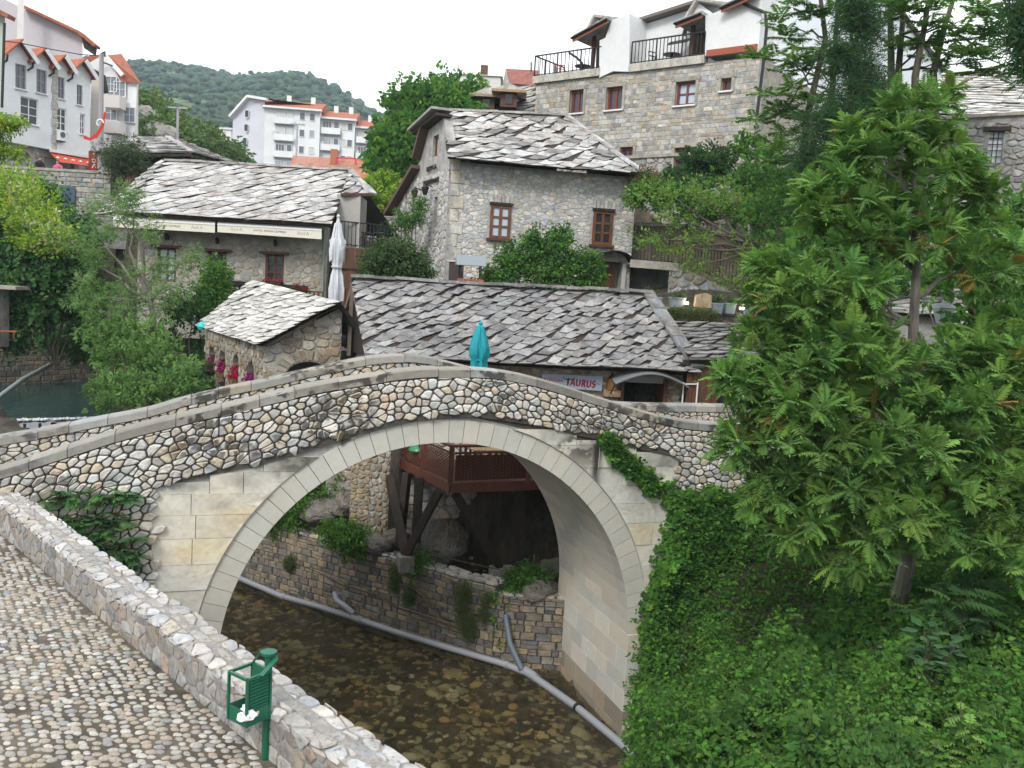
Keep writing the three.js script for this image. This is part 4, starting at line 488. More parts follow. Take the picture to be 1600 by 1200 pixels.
  for (let i = 0; i < N; i++) sh.quad(P(i, 0), P(i, 1), P(i + 1, 1), P(i + 1, 0)); obj('sheet', sh.build(1), M.greyMetal, cn); const rim = []; for (let i = 0; i <= N; i++) rim.push(P(i, 1)); obj('rim', new GB().tube(rim, 0.025, 6), mat(0.12, 0.12, 0.13, 0.5), cn); const pan = new GB(); for (let i = 0; i < N; i++) pan.quad(P(i, 0), P(i + 1, 0), [P(i + 1, 0)[0], cy - 0.03, -0.48], [P(i, 0)[0], cy - 0.03, -0.48]); obj('back_panel', pan, M.greyMetal, cn); for (const i of [0, N]) obj('bracket', new GB().bar(P(i, 1), [P(i, 0)[0], cy - 0.5, -0.46], 0.03), M.iron, cn);
}
const annex = thing('tavern_annex', 'brown timber annex with its own slate roof beside the tavern', 'building', [5.144,5,-26.6],0.222);
{
  const A = [0.011,2.249,0.207], B = [3.063,2.445,0.18], C = [3.95,3.367,-1.977], D = [0.304,3.245,-2.597]; const roof = part('roof', annex); slateRoof(roof, A, B, C, D, { w: 0.6, e: 0.26, skew: 0.5, lift: 0.05, pal: [[0.26, 0.25, 0.245], [0.31, 0.3, 0.29], [0.22, 0.215, 0.21]], max: 120, jit: 0.2 });
  const w = 0.842, h = 2.1; for (let i = 0; i < 4; i++) obj('plank', new GB().box(0.05 + (i + 0.5) * w / 4, h / 2, -0.03 + (i % 2) * 0.01, w / 4 - 0.012, h, 0.05), mat(0.17 + rr(-0.03, 0.03), 0.068, 0.032, 0.7, { map: T.wood }), annex);
  obj('corner_post', new GB().box(w + 0.12, h / 2, 0.0, 0.16, h, 0.16), M.brownWood, annex); obj('corner_post', new GB().box(2.9, h / 2, 0.0, 0.16, h, 0.16), M.brownWood, annex); obj('rear_wall', new GB().box(1.6, 1, -2.6, 4, 3, 0.2), M.brownWood, annex); obj('beam', new GB().box(1.5, h + 0.05, 0, 3.2, 0.16, 0.16), M.darkWood, annex);
  obj('door_handle', new GB().bar([w * 0.3, 0.62, 0.03], [w * 0.75, 0.56, 0.03], 0.05), M.dark, annex);
  const e = [1.168,1.075], bd = thing('black_board', 'black board with a small white emblem in the annex opening', 'sign', [5.144,5,-26.6],0.222); obj('panel', new GB().box(e[0] + 0.2, e[1] + 0.05, -0.32, 0.9, 0.5, 0.03), M.blackCloth, bd); obj('emblem', new GB().lathe(e[0], e[1], -0.29, [[0.06, -0.05], [0.09, 0], [0.05, 0.07]], 8).box(e[0] - 0.09, e[1], -0.29, 0.08, 0.04, 0.02), mat(0.6, 0.62, 0.7, 0.6), bd);
  const mf = thing('white_stand', 'thin white metal stand in front of the tavern wall', 'stand', [-4.153,5,-25.5],0.112), a = [9.306,1.006], b = [9.737,1.025]; obj('frame', new GB().bar([a[0], 0, 0], [a[0], a[1] + 0.55, 0], 0.035).bar([b[0], 0, 0], [b[0], b[1] + 0.55, 0], 0.035).bar([a[0], a[1] + 0.5, 0], [b[0], b[1] + 0.5, 0], 0.03), M.white, mf);
}
// street in front of the tavern
structure('street', 'small paved street before the tavern', new GB().quad([2.4, 5.02, -22.2], [2.9, 5.02, -26.3], [16, 5.3, -28], [16, 5.3, -20.5]), mat(0.36, 0.34, 0.31, 0.95, { map: T.stone, bumpMap: T.mortar, bumpScale: 0.01 }));

// ---------------------------------------------------------------- timber terrace hung over the stream
const deck = thing('timber_terrace', 'red brown timber terrace with lattice railings under the arch', 'terrace');
{
  const c = [-1.457,3.632,-23], L = [-4.102,3.63,-27.57], R = [2.6, 3.63, -24.75], m = M.redWood, y0 = c[1], fh = 0.26, up = (q, k) => [q[0], q[1] + k, q[2]], mid = (p, q, t) => [lerp(p[0], q[0], t), lerp(p[1], q[1], t), lerp(p[2], q[2], t)];
  obj('fascia', new GB().bar(up(c, fh / 2), up(L, fh / 2), 0.08, fh), m, deck); obj('fascia', new GB().bar(up([c[0] + 0.02, c[1], c[2] + 0.01], fh / 2 + 0.002), up(R, fh / 2), 0.08, fh), m, deck);
  const fl = part('floor', deck); for (let i = 0; i < 14; i++) { const t0 = i / 14, t1 = (i + 0.93) / 14; const a = mid(c, L, t0), b = mid(c, L, t1), d = mid(R, [3, y0, -29.5], t0), e = mid(R, [3, y0, -29.5], t1); obj('floor_board', new GB().loft([[up(a, 0.2), up(b, 0.2), up(b, 0.25), up(a, 0.25)], [up(d, 0.2), up(e, 0.2), up(e, 0.25), up(d, 0.25)]]), M.brownWood, fl); }
  const rail = 1.27, post = (q, nm = 'post') => obj(nm, new GB().bar(up(q, 0.2), up(q, rail), 0.13), m, deck);
  const side = (P, Qq, n, solid) => { for (let i = 0; i < n; i++) { const a = mid(P, Qq, i / n), b = mid(P, Qq, (i + 1) / n); if (i || !solid) post(a); obj('handrail', new GB().bar(up(mid(a, b, 0.03), rail - 0.03), up(mid(a, b, 0.97), rail - 0.03), 0.14, 0.06), m, deck); obj('mid_rail', new GB().bar(up(mid(a, b, 0.04), rail - 0.22), up(mid(a, b, 0.96), rail - 0.22), 0.05, 0.05), m, deck);
    const g = new GB(), k = 11, h0 = 0.32, h1 = rail - 0.26; for (let j = -k; j < k * 2; j++) for (const s of [0, 1]) { let t0 = j / k, t1 = j / k + 0.75; let v0 = 0, v1 = 1; if (s) { [v0, v1] = [1, 0]; } const cl = (t, v, tt, vv) => { const q = clamp(t, 0.05, 0.95); return [q, lerp(v, vv, tt === t ? 0 : (q - t) / (tt - t))]; }; if (Math.max(t0, t1) < 0.06 || Math.min(t0, t1) > 0.94) continue; const [ta, va] = cl(t0, v0, t1, v1), [tb, vb] = cl(t1, v1, t0, v0); const p = up(mid(a, b, ta), lerp(h0, h1, va)), q = up(mid(a, b, tb), lerp(h0, h1, vb)); g.bar([p[0], p[1], p[2] + s * 0.02], [q[0], q[1], q[2] + s * 0.02], 0.012, 0.035); }
    obj('lattice_panel', g, m, deck); } };
  side(c, L, 3); side(c, R, 2, true); post(R);
  // mat of reeds hung inside the front panel
  obj('reed_screen', new GB().quad(up([c[0] + 0.1, c[1], c[2] - 0.12], 0.3), up([R[0], R[1], R[2] - 0.12], 0.3), up([R[0], R[1], R[2] - 0.12], 0.98), up([c[0] + 0.1, c[1], c[2] - 0.12], 0.98)), mat(0.12, 0.035, 0.02, 0.8, { map: T.soil }), deck);
  const st = (a, b, w = 0.2) => obj('strut', new GB().bar(a, b, w), M.darkWood, deck), f1 = [-2.613,1.665,-23.7], f2 = [-0.062,1.399,-24];
  st(f1, [-3.522,3.823,-25.6]); st(f1, [-1.773,3.556,-23.4]); st([f1[0] + 0.2, f1[1] + 0.2, f1[2] - 0.6], [f1[0] + 0.2, 3.7, f1[2] - 0.7], 0.24); st([f1[0] - 0.3, f1[1], f1[2] - 1], [f1[0] - 0.2, 3.7, f1[2] - 1.2]); st(f2, [-1.322,3.536,-23.3]); st([f2[0] + 0.45, 1.2, f2[2] - 0.3], [f2[0] + 0.45, 3.7, f2[2] - 0.4]); st([2.2, 1.2, -25], [2.2, 3.7, -25]);
  obj('footing', new GB().box(f1[0], f1[1] - 0.2, f1[2], 0.42, 0.45, 0.4, 0.4, 0.03), mat(0.25, 0.24, 0.22, 0.95, { map: T.mortar }), deck); obj('footing', new GB().box(f2[0] + 0.1, f2[1] - 0.3, f2[2], 0.7, 0.6, 0.5, 0.2, 0.03), M.mortar, deck);
  for (const [px, lb] of [[[-0.844,4.594,-25.1], 'pale wooden table on the timber terrace, the farther of two'], [[-0.527,4.573,-24.3], 'pale wooden table on the timber terrace beside its front railing']]) { const t = thing('terrace_table', lb, 'table', [px[0], y0 + 0.25, px[2]], 0.3); for (let i = 0; i < 4; i++) obj('top_board', new GB().box(0, 0.75, -0.3 + i * 0.2, 1.1, 0.04, 0.185), M.lightWood, t); for (const i of [-1, 1]) for (const j of [-1, 1]) obj('leg', new GB().box(i * 0.45, 0.365, j * 0.3, 0.06, 0.73, 0.06), M.brownWood, t); }
  const g = [-2.519,4.458,-25], lp = thing('green_shade', 'green enamel lamp shade hanging over the timber terrace', 'lamp', g); obj('shade', new GB().lathe(0, -0.12, 0, [[0.3, 0], [0.28, 0.08], [0.1, 0.2], [0.05, 0.26]], 14).build(1), mat(0.02, 0.2, 0.08, 0.3), lp); obj('rod', new GB().bar([0, 0.14, 0], [0, 1.0, 0], 0.02), M.iron, lp);
}
// foundations and rocks under the terrace
{
  const w = thing('stone_buttress', 'tall ochre rubble buttress beside the terrace posts', 'buttress', [-4.538,0.8,-25.6],-0.339), a = 0, b = 1.245; obj('core', new GB().box((a + b) / 2, 2.1, -0.55, b - a, 4.4, 1.0), M.mortar, w); rubble(w, 'stone', cells(a, 0, (a + b) / 2, 4.2, 0.2, 0.13, { gap: 0.01 }), planar(-0.05), 0.04, [[0.4, 0.33, 0.23], [0.46, 0.37, 0.25], [0.36, 0.28, 0.19]], { max: 90 }); rubble(w, 'stone', cells((a + b) / 2, 0, b, 4.2, 0.24, 0.2, { gap: 0.012 }), planar(-0.05), 0.06, PAL.rubble, { max: 60 });
  const f = thing('cellar_wall', 'rubble cellar wall behind the struts under the terrace', 'wall', [0, 0, -27.4], 0.1); obj('core', new GB().box(-0.5, 2, 0, 10, 5.4, 0.5), M.mortar, f); rubble(f, 'wall_stone', cells(-5, 0.5, 4, 4.5, 0.5, 0.32, { gap: 0.014 }), planar(0.25), 0.06, PAL.bridge, { max: 100 });
  const rockG = (s) => { const g = new THREE.IcosahedronGeometry(1, 3), p = g.attributes.position; for (let i = 0; i < p.count; i++) { const x = p.getX(i), y = p.getY(i), z = p.getZ(i), k = 0.5 + 0.95 * fbm(x * 2.2 + s * 7 + 20, y * 2.2 + z * 1.9 + 20, 4, 0, 181); p.setXYZ(i, x * k, y * k, z * k); } const q = mergeVertices(new THREE.BufferGeometry().setAttribute('position', p)); q.computeVertexNormals(); const n = q.attributes.position, uv = []; for (let i = 0; i < n.count; i++) uv.push(n.getX(i) + n.getZ(i), n.getY(i)); q.setAttribute('uv', new THREE.Float32BufferAttribute(uv, 2)); return q; };
  const rm = mat(0.24, 0.22, 0.195, 0.95, { map: T.stone, bumpMap: T.stoneB, bumpScale: 0.08 });
  [[[-5.455,2.026,-26.4], 0.75, 'rounded grey boulder beside the buttress foot'], [[-4.788,2.263,-26.4], 0.7, 'pitted grey boulder leaning on the stone buttress'], [[-3.562,1.583,-24.9], 0.5, 'pale broken rock between buttress and strut footing'], [[-3.107,1.731,-25], 0.45, 'pale angular rock behind the strut footing'], [[-1.775,1.544,-25.4], 1.1, 'big shaded rock slope under the terrace'], [[0.993,1.099,-23], 0.7, 'flat rock ledge beside the right bridge pier'], [[1.49,1.419,-24], 0.5, 'squared rock block in the shade by the pier']].forEach(([q, s, lb], i) => { const o = obj('boulder', rockG(i + 1), rm, scene); o.position.set(...q); o.scale.set(s * 0.95, s * 0.6, s * 0.8); o.rotation.y = i; tag(o, lb, 'rock'); });
}

// ---------------------------------------------------------------- parasols
function foldedParasol(name, label, p, h, r, m, pm, tie) {
  const o = thing(name, label, 'parasol', p), n = 28, rings = [], prof = tie; for (const [t, k] of prof) rings.push(Array.from({ length: n }, (_, i) => { const a = i / n * 2 * PI, f = 1 + 0.3 * Math.cos(a * 5 + t * 3) * Math.min(1, 1.5 - t) + 0.12 * Math.cos(a * 9 + t * 5); return [Math.cos(a) * r * k * f, h * t, Math.sin(a) * r * k * f]; }));
  obj('folded_canopy', new GB().loft(rings).build(0.9), m, o); obj('pole', new GB().tube([[0, -1.4, 0], [0, h * 1.02, 0]], 0.028, 8), pm, o); obj('finial', new GB().lathe(0, h, 0, [[0.05, 0], [0.06, 0.04], [0.02, 0.1]], 8), m, o);
  const fl = new GB(); for (let i = 0; i < 4; i++) { const a = i * 1.6 + 0.4; fl.loft([[[Math.cos(a) * r * 0.55, h * 0.93, Math.sin(a) * r * 0.55], [Math.cos(a + 0.7) * r * 0.55, h * 0.93, Math.sin(a + 0.7) * r * 0.55]], [[Math.cos(a) * r * 1.15, h * 0.64, Math.sin(a) * r * 1.15], [Math.cos(a + 0.6) * r * 1.3, h * 0.6, Math.sin(a + 0.6) * r * 1.3]], [[Math.cos(a + 0.1) * r * 1.05, h * 0.5, Math.sin(a + 0.1) * r * 1.05], [Math.cos(a + 0.5) * r * 1.2, h * 0.46, Math.sin(a + 0.5) * r * 1.2]]], false, false); } obj('flap', fl, m, o); obj('strap', new GB().lathe(0, h * 0.4, 0, [[r * 0.82, 0], [r * 0.84, 0.05]], 14), m, o);
}
foldedParasol('folded_parasol', 'folded turquoise parasol in front of the grey slate roof', [-0.945,6.381,-24.4], 1.62, 0.22, M.teal, M.greyWood, [[0, 0.95], [0.12, 0.9], [0.3, 0.85], [0.42, 0.8], [0.46, 0.98], [0.6, 1.05], [0.74, 0.85], [0.9, 0.55], [0.98, 0.42], [1, 0.15]]);
foldedParasol('folded_parasol', 'tall folded white parasol beside the hotel downpipe', [-6.047,8.294,-30], 2.75, 0.22, M.parasolWhite, M.white, [[0, 0.85], [0.15, 0.95], [0.3, 0.75], [0.38, 0.5], [0.44, 0.6], [0.58, 0.8], [0.72, 1.0], [0.76, 0.7], [0.9, 0.4], [1, 0.1]]);

// ---------------------------------------------------------------- mill house with arcade and flowers
const mill = thing('mill_house', 'small rubble mill house with white slate roof and arcade', 'building', [-7.669,3.4,-27.4],0.257);
{
  const A = [-2.325,3.768,-4.541], B = [-0.142,3.549,0.48], C = [2.215,4.941,0.479], D = [-0.504,5.407,-3.855], roof = part('roof', mill);
  slateRoof(roof, A, B, C, D, { w: 0.5, e: 0.22, skew: 0.35, lift: 0.025, th: 0.022, pal: PAL.slateWhite, jit: 0.2, wave: 0.08, max: 260 });
  obj('back_slope', new GB().quad(D, C, [C[0] + 1.2, C[1] - 1.4, C[2] - 0.4], [D[0] + 1.6, D[1] - 1.2, D[2] - 1]), M.roofBed, roof);
  const w = 2.335, yl = 3.442, yr = 4.832, wn = [1.542, 4.18, 1.888, 4.692], ac = [1.391,2.517], ar = 0.72; const topY = (x) => lerp(yl, yr, x / w) - 0.06;
  const arch = []; for (let i = 0; i <= 10; i++) { const a = PI * i / 10; arch.push([ac[0] + Math.cos(a) * ar, ac[1] + Math.sin(a) * ar * 0.7]); } arch.push([ac[0] - ar, 0.3], [ac[0] + ar, 0.3]);
  obj('gable_wall', wallGeo([[0, -0.7], [w, -0.7], [w, topY(w)], [0, topY(0)]], [wn, arch], 0.45), M.mortar, mill); obj('rear_wall', new GB().box(w / 2, 1.4, -2.6, w + 2, 3.6, 0.2), M.mortarGrey, mill);
  rubble(mill, 'wall_stone', cells(0, 0, w, yr + 0.1, 0.36, 0.25, { gap: 0.012, holes: [[wn[0] - 0.02, wn[1], wn[2] + 0.02, wn[3]]], inside: (u, v) => v < topY(u) - 0.08 && Math.hypot(u - ac[0], (v - ac[1]) / 0.75) > ar + 0.42, mix: 0.08, cut: 0.18 }), planar(0), 0.05, PAL.rubble, { max: 200, k2: 0.84 });
  for (let i = 0; i < 13; i++) { const a = PI * (i + 0.5) / 13, g = new GB(tint(pick(PAL.rubble), 0.12)), e = 0.09, q = [[ar + 0.02, a - e], [ar + 0.42, a - e], [ar + 0.42, a + e], [ar + 0.02, a + e]].map(([r, t]) => [ac[0] + Math.cos(t) * r, ac[1] + Math.sin(t) * r * 0.75]); g.extrude(q.reverse(), -0.02, rr(0.03, 0.07)); obj('arch_stone', g, M.stone, mill); }
  obj('window_surround', new GB().box(wn[0] - 0.04, (wn[1] + wn[3]) / 2, 0.02, 0.06, wn[3] - wn[1], 0.1).box((wn[0] + wn[2]) / 2, wn[1] - 0.03, 0.02, wn[2] - wn[0] + 0.1, 0.06, 0.12), M.mortar, mill);
}
{
  const arc = thing('mill_arcade', 'arcaded side wall of the mill with ragged vertical stones', 'wall', [-10.548,3.4,-30.6],-0.838), L = 4.304, yt = (x) => lerp(3.623, 3.442, x / L), hs = [], cs = [];
  for (const px of [[326, 570], [345, 572], [367, 579], [391, 587]]) cs.push(px); const ctr = [[0.519,2.706], [1.341,2.635], [2.373,2.53], [3.442,2.459]];
  for (const c of ctr) { const p = [], r = 0.27; for (let i = 0; i <= 8; i++) { const a = PI * i / 8; p.push([c[0] + Math.cos(a) * r, c[1] + Math.sin(a) * r * 1.9]); } p.push([c[0] - r, c[1] - 1.6], [c[0] + r, c[1] - 1.6]); hs.push(p); }
  obj('wall_core', wallGeo([[0, -0.7], [L, -0.7], [L, yt(L)], [0, yt(0)]], hs, 0.4), M.mortar, arc); obj('inner_wall', new GB().box(L / 2, 1.2, -2.3, L, 3.4, 0.2), M.mortarGrey, arc);
  rubble(arc, 'wall_stone', cells(0, -0.6, L, 4.1, 0.14, 0.26, { gap: 0.008, inside: (u, v) => v < yt(u) - 0.05 && !ctr.some((c) => Math.abs(u - c[0]) < 0.3 && v < c[1] + 0.45 && v > c[1] - 1.7), jitter: 0.46 }), planar(0), 0.05, PAL.rubble, { max: 240 });
  const fg = sprayGeo(10, 0.09, 0.07, 0.06), lg = sprayGeo(10, 0.1, 0.09, 0.05);
  ctr.forEach((c, i) => { const b = thing('flower_basket', ['basket of dark magenta petunias in the narrow arcade arch nearest the teal lamp', 'basket of magenta petunias in the second arcade arch from the teal lamp', 'basket of crimson petunias in the third arcade arch from the teal lamp', 'basket of purple petunias in the arcade arch at the mill corner'][i], 'flowers', [-10.548,3.4,-30.6],-0.838, 'petunia baskets in the mill arches'); const items = [], lv = [], col = [[0.3, 0.01, 0.12], [0.4, 0.01, 0.16], [0.5, 0.012, 0.07], [0.32, 0.01, 0.2]][i]; for (let k = 0; k < 130; k++) { const s = onSphere(); const p = new THREE.Vector3(c[0] + s.x * 0.21, c[1] - 0.22 + s.y * 0.26, -0.06 + s.z * 0.16); items.push({ p, d: s, s: rr(0.6, 1.1), c: col }); if (k < 40) lv.push({ p: p.clone().add(new THREE.Vector3(0, -0.05, -0.05)), d: s, s: 0.9 }); } scatter('petunia_blossom', b, fg, leafMat({ roughness: 0.7 }), items, [col], 0.25).userData.kind = 'stuff'; scatter('foliage', b, lg, M.leaf, lv, [[0.04, 0.1, 0.03]]).userData.kind = 'stuff'; obj('pot', new GB().lathe(c[0], c[1] - 0.62, 0, [[0.17, 0], [0.21, 0.28], [0.22, 0.3]], 10), mat(0.25, 0.17, 0.1, 0.9, { map: T.stone }), b); });
  const q = [-10.727,7.145,-30.6], tl = thing('eave_lamp', 'turquoise lantern hanging at the mill eave corner', 'lamp', q); obj('shade', new GB().lathe(0, -0.12, 0, [[0.09, 0], [0.15, 0.12], [0.1, 0.22], [0.03, 0.28]], 8), mat(0.05, 0.5, 0.5, 0.4), tl); obj('bracket', new GB().bar([0, 0.14, 0], [0.3, 0.2, -0.1], 0.03), mat(0.05, 0.4, 0.4, 0.4), tl);
}

// ---------------------------------------------------------------- riverside hotel with long slate roof and awnings
const skyGreyPane = mat(0.3, 0.36, 0.42, 0.08), skyBluePane = mat(0.42, 0.5, 0.58, 0.12);  // opaque panes: the reflected sky is put into their colour
const aura = thing('riverside_hotel', 'two storey stone hotel with long pale slate roof and cream awnings', 'building', [-15.642,6.3,-35.5],0.063);
{
  const zw = -0.6, A = [0.132,4.89,0.509], B = [8.222,4.916,0.623], C = [8.336,7.444,-3.578], D = [0.444,7.351,-3.679], roof = part('roof', aura);
  slateRoof(roof, A, B, C, D, { w: 0.72, e: 0.4, skew: 0.62, lift: 0.02, th: 0.018, pal: PAL.slateLight, jit: 0.1, wave: 0.06, max: 300, tip: 0.34 });
  slateRoof(roof, [8.297,6.216,-1.477], [9.51,6.31,-1.9], [8.392,7.42,-3.575], [8.28,7.441,-3.582], { w: 0.7, e: 0.4, skew: 0.5, lift: 0.04, pal: PAL.slateLight, max: 30 });
  const D2 = [-1.442,5.761,-3.599]; slateRoof(roof, [D2[0] - 0.5, A[1], D2[2] + 1], A, D, [D[0] - 0.2, D[1], D[2] - 0.1], { w: 0.7, e: 0.42, skew: 0.5, lift: 0.05, pal: PAL.slateLight, max: 60 });
  ridgeStones(roof, D, C, 0.35, 0.8, PAL.slateLight); ridgeStones(roof, C, [9.509,6.336,-1.901], 0.3, 0.7, PAL.slateLight); obj('back_slope', new GB().quad(D, C, [C[0] + 2, A[1], C[2] - 4], [D[0] - 2, A[1], D[2] - 4]), M.roofBed, roof); 
  const x0 = 0.419, x1 = 7.916, yt = A[1] - 0.1, wins = [[246, 274, 386, 440], [322, 353, 396, 450], [413, 443, 397, 452]].map(([a, b, c, d]) => 0);
  const W = [[[1.564,2.226], 3.578], [[3.542,2.032], 3.543], [[5.836,2.112], 3.576]].map(([c, t]) => [c[0] - 0.37, c[1], c[0] + 0.37, t]);
  obj('front_wall', wallGeo([[x0, 0], [x1, 0], [x1, yt], [x0, yt]], W, 0.4, zw), M.mortar, aura); obj('side_wall', new GB().box(x1 - 0.2, yt / 2, zw - 2.4, 0.4, yt, 4), M.mortar, aura); obj('side_wall', new GB().box(x0 + 0.2, yt / 2, zw - 2.4, 0.4, yt, 4), M.mortar, aura); obj('room_back', new GB().box((x0 + x1) / 2, yt / 2, zw - 1.5, x1 - x0 - 0.9, yt, 0.05), M.offwhite, aura);
  rubble(aura, 'wall_stone', cells(x0, 0.8, x1, yt - 0.9, 0.34, 0.24, { gap: 0.016, holes: W.map((h) => [h[0] - 0.05, h[1], h[2] + 0.05, h[3] + 0.06]), mix: 0.08, cut: 0.24 }), planar(zw), 0.025, [[0.43, 0.41, 0.355], [0.48, 0.45, 0.395], [0.4, 0.36, 0.305], [0.44, 0.37, 0.3], [0.52, 0.49, 0.44]], { max: 300, k2: 0.85 });
  W.forEach((h, i) => windowUnit(aura, (h[0] + h[2]) / 2, h[1], h[2] - h[0], h[3] - h[1], { z: zw - 0.1, rows: 4, cols: 2, f: 0.09, bar: 0.06, lintel: 0, glass: i ? M.glass : [skyBluePane, skyGreyPane] })); W.forEach((h) => obj('lintel', new GB().box((h[0] + h[2]) / 2, h[3] + 0.05, zw + 0.06, 1.15, 0.1, 0.26), M.brownWood, aura));
  obj('downpipe', new GB().tube([[x1 - 0.12, yt - 0.1, zw + 0.12], [x1 - 0.12, 0.6, zw + 0.12]], 0.05, 8), mat(0.2, 0.26, 0.22, 0.5), aura); obj('gutter', new GB().bar([A[0] + 0.2, A[1] - 0.12, A[2] - 0.05], [B[0], B[1] - 0.12, B[2] - 0.05], 0.1), M.darkWood, aura);
  // grey wing at the right end
  const q0 = [8.156,6.126,-1.185], q1 = [9.108,5.224,-1.124]; obj('wing_wall', new GB().box((q0[0] + q1[0]) / 2, (q0[1] + q1[1]) / 2 - 1.4, q0[2] - 1.2, q1[0] - q0[0], q0[1] - q1[1] + 2.9, 2.4), mat(0.4, 0.38, 0.36, 0.9, { map: T.plaster }), aura); obj('wing_eave', new GB().bar([8.326,6.152,-1.074], [9.578,6.247,-1.495], 0.3, 0.1), M.brownWood, aura);
  // timber front under the terrace
  const t0 = [8.423,3.912,-0.567], t1 = [9.95,2.71,-0.47]; const n = 5; for (let i = 0; i < n; i++) obj('timber_panel', new GB().box(lerp(t0[0], t1[0], (i + 0.5) / n), (t0[1] + t1[1]) / 2 - 0.5, t0[2] + (i % 2) * 0.03, (t1[0] - t0[0]) / n - 0.03, t0[1] - t1[1] + 1.2, 0.08), M.brownWood, aura); obj('timber_frame', new GB().bar([t0[0], t0[1] - 0.75, t0[2] + 0.08], [t1[0], t0[1] - 0.75, t0[2] + 0.08], 0.06), M.darkWood, aura);
  for (const [i, h] of W.entries()) { const l = thing('wall_lamp', ['black wall lamp above the hotel window with pale panes', 'black wall lamp above the hotel window behind the green shrub', 'black wall lamp above the hotel window nearest the white parasol'][i], 'lamp', [-15.642,6.3,-35.5],0.063, 'wall lamps above the hotel windows'), x = (h[0] + h[2]) / 2 + 0.04, y = h[3] + 0.42; obj('lantern', new GB().lathe(x, y - 0.12, zw + 0.22, [[0.05, 0], [0.09, 0.2], [0.02, 0.28]], 6), M.iron, l); obj('bracket', new GB().bar([x, y + 0.16, zw + 0.22], [x, y + 0.02, zw + 0.02], 0.025).box(x, y, zw + 0.03, 0.08, 0.2, 0.03), M.iron, l); }
}
function awning(label, P, txt) { // P: cassette left/right, fold left/right, valance bottom left/right in the hotel's axes
  const a = thing('awning', label, 'awning', [-15.642,6.3,-35.5],0.063, 'cream awnings along the hotel eave'), c = mat(0.68, 0.62, 0.55, 0.85, { map: T.cloth }); const [k0, k1, f0, f1, v0, v1] = P; obj('canopy', new GB().quad([...f0, 0.6], [...f1, 0.6], [...k1, 0.12], [...k0, 0.12]), c, a); obj('front_bar', new GB().bar([...f0, 0.61], [...f1, 0.61], 0.06), M.white, a);
  const tx = canvasTex(2048, 192, (g, w, h) => { g.fillStyle = '#d6d2c4'; g.fillRect(0, 0, w, h); for (let i = 0; i < 500; i++) { g.fillStyle = 'rgba(110,100,80,0.035)'; g.fillRect(rnd() * w, rnd() * h, 60 * rnd(), 30 * rnd()); } g.fillStyle = '#77736c'; g.font = '96px serif'; g.textAlign = 'center'; g.fillText('AurA', w * 0.18, 128); g.fillText('AurA', w * 0.82, 128); g.fillStyle = '#56534d'; g.font = 'bold 62px sans-serif'; g.fillText('HOTEL KRIVA ĆUPRIJA', w * 0.5, 118); });
  obj('valance', flatQuad([...v0, 0.62], [...v1, 0.62], [...f1, 0.62], [...f0, 0.62]), new THREE.MeshPhysicalMaterial({ map: tx, roughness: 0.85, side: THREE.DoubleSide }), a); for (const q of [k0, k1]) obj('arm', new GB().bar([q[0], q[1] - 0.1, 0.12], [q[0], f0[1] - 0.02, 0.58], 0.03), M.greyMetal, a);
}
awning('cream awning over the hotel windows behind the willow tree', [[-0.287,4.748], [3.608,4.788], [-0.082,4.52], [3.758,4.558], [-0.078,4.223], [3.765,4.234]]);
awning('cream awning over the hotel window beside the white parasol', [[3.709,4.769], [7.761,4.814], [3.857,4.564], [7.851,4.583], [3.863,4.265], [7.863,4.231]]);
{ // hotel terrace railing with flower boxes
  const r = thing('terrace_railing', 'dark brown terrace railing with covered flower boxes below the hotel windows', 'railing', [-15.642,6.3,-35.5],0.063), a = [4.061,2.36], b = [8.078,2.297], z = 1.2; obj('cover', new GB().bar([a[0], a[1], z], [lerp(a[0], b[0], 0.45), lerp(a[1], b[1], 0.45), z], 0.3, 0.16), M.blackCloth, r); obj('cover', new GB().bar([lerp(a[0], b[0], 0.52), lerp(a[1], b[1], 0.5), z], [lerp(a[0], b[0], 0.85), lerp(a[1], b[1], 0.85), z], 0.3, 0.16), M.blackCloth, r); obj('handrail', new GB().bar([a[0], a[1] - 0.12, z], [b[0], b[1] - 0.12, z], 0.07), M.redWood, r); for (let i = 0; i <= 24; i++) obj('baluster', new GB().box(lerp(a[0], b[0], i / 24), lerp(a[1], b[1], i / 24) - 0.55, z, 0.06, 0.85, 0.05), M.brownWood, r);
  for (const [px, lb] of [[[6.178,2.482], 'red geraniums in a box under the hotel window'], [[7.181,2.319], 'red geraniums on the hotel railing near the white parasol']]) { const f = thing('geranium', lb, 'flowers', [-15.642,6.3,-35.5],0.063), it = [], lv = []; for (let k = 0; k < 46; k++) { const s = onSphere(); it.push({ p: new THREE.Vector3(px[0] + s.x * 0.3, px[1] + s.y * 0.13, z + 0.15 + s.z * 0.12), d: s, s: rr(0.6, 1) }); lv.push({ p: new THREE.Vector3(px[0] + s.x * 0.3, px[1] - 0.08 + s.y * 0.1, z + 0.12 + s.z * 0.1), d: s, s: 1 }); } const g1 = scatter('blossoms', f, sprayGeo(8, 0.06, 0.05, 0.05), leafMat(), it, [[0.55, 0.02, 0.06], [0.45, 0.02, 0.12]]); g1.userData.kind = 'stuff'; scatter('leaves', f, sprayGeo(8, 0.08, 0.07, 0.06), M.leaf, lv, [[0.05, 0.11, 0.03]]).userData.kind = 'stuff'; }
}
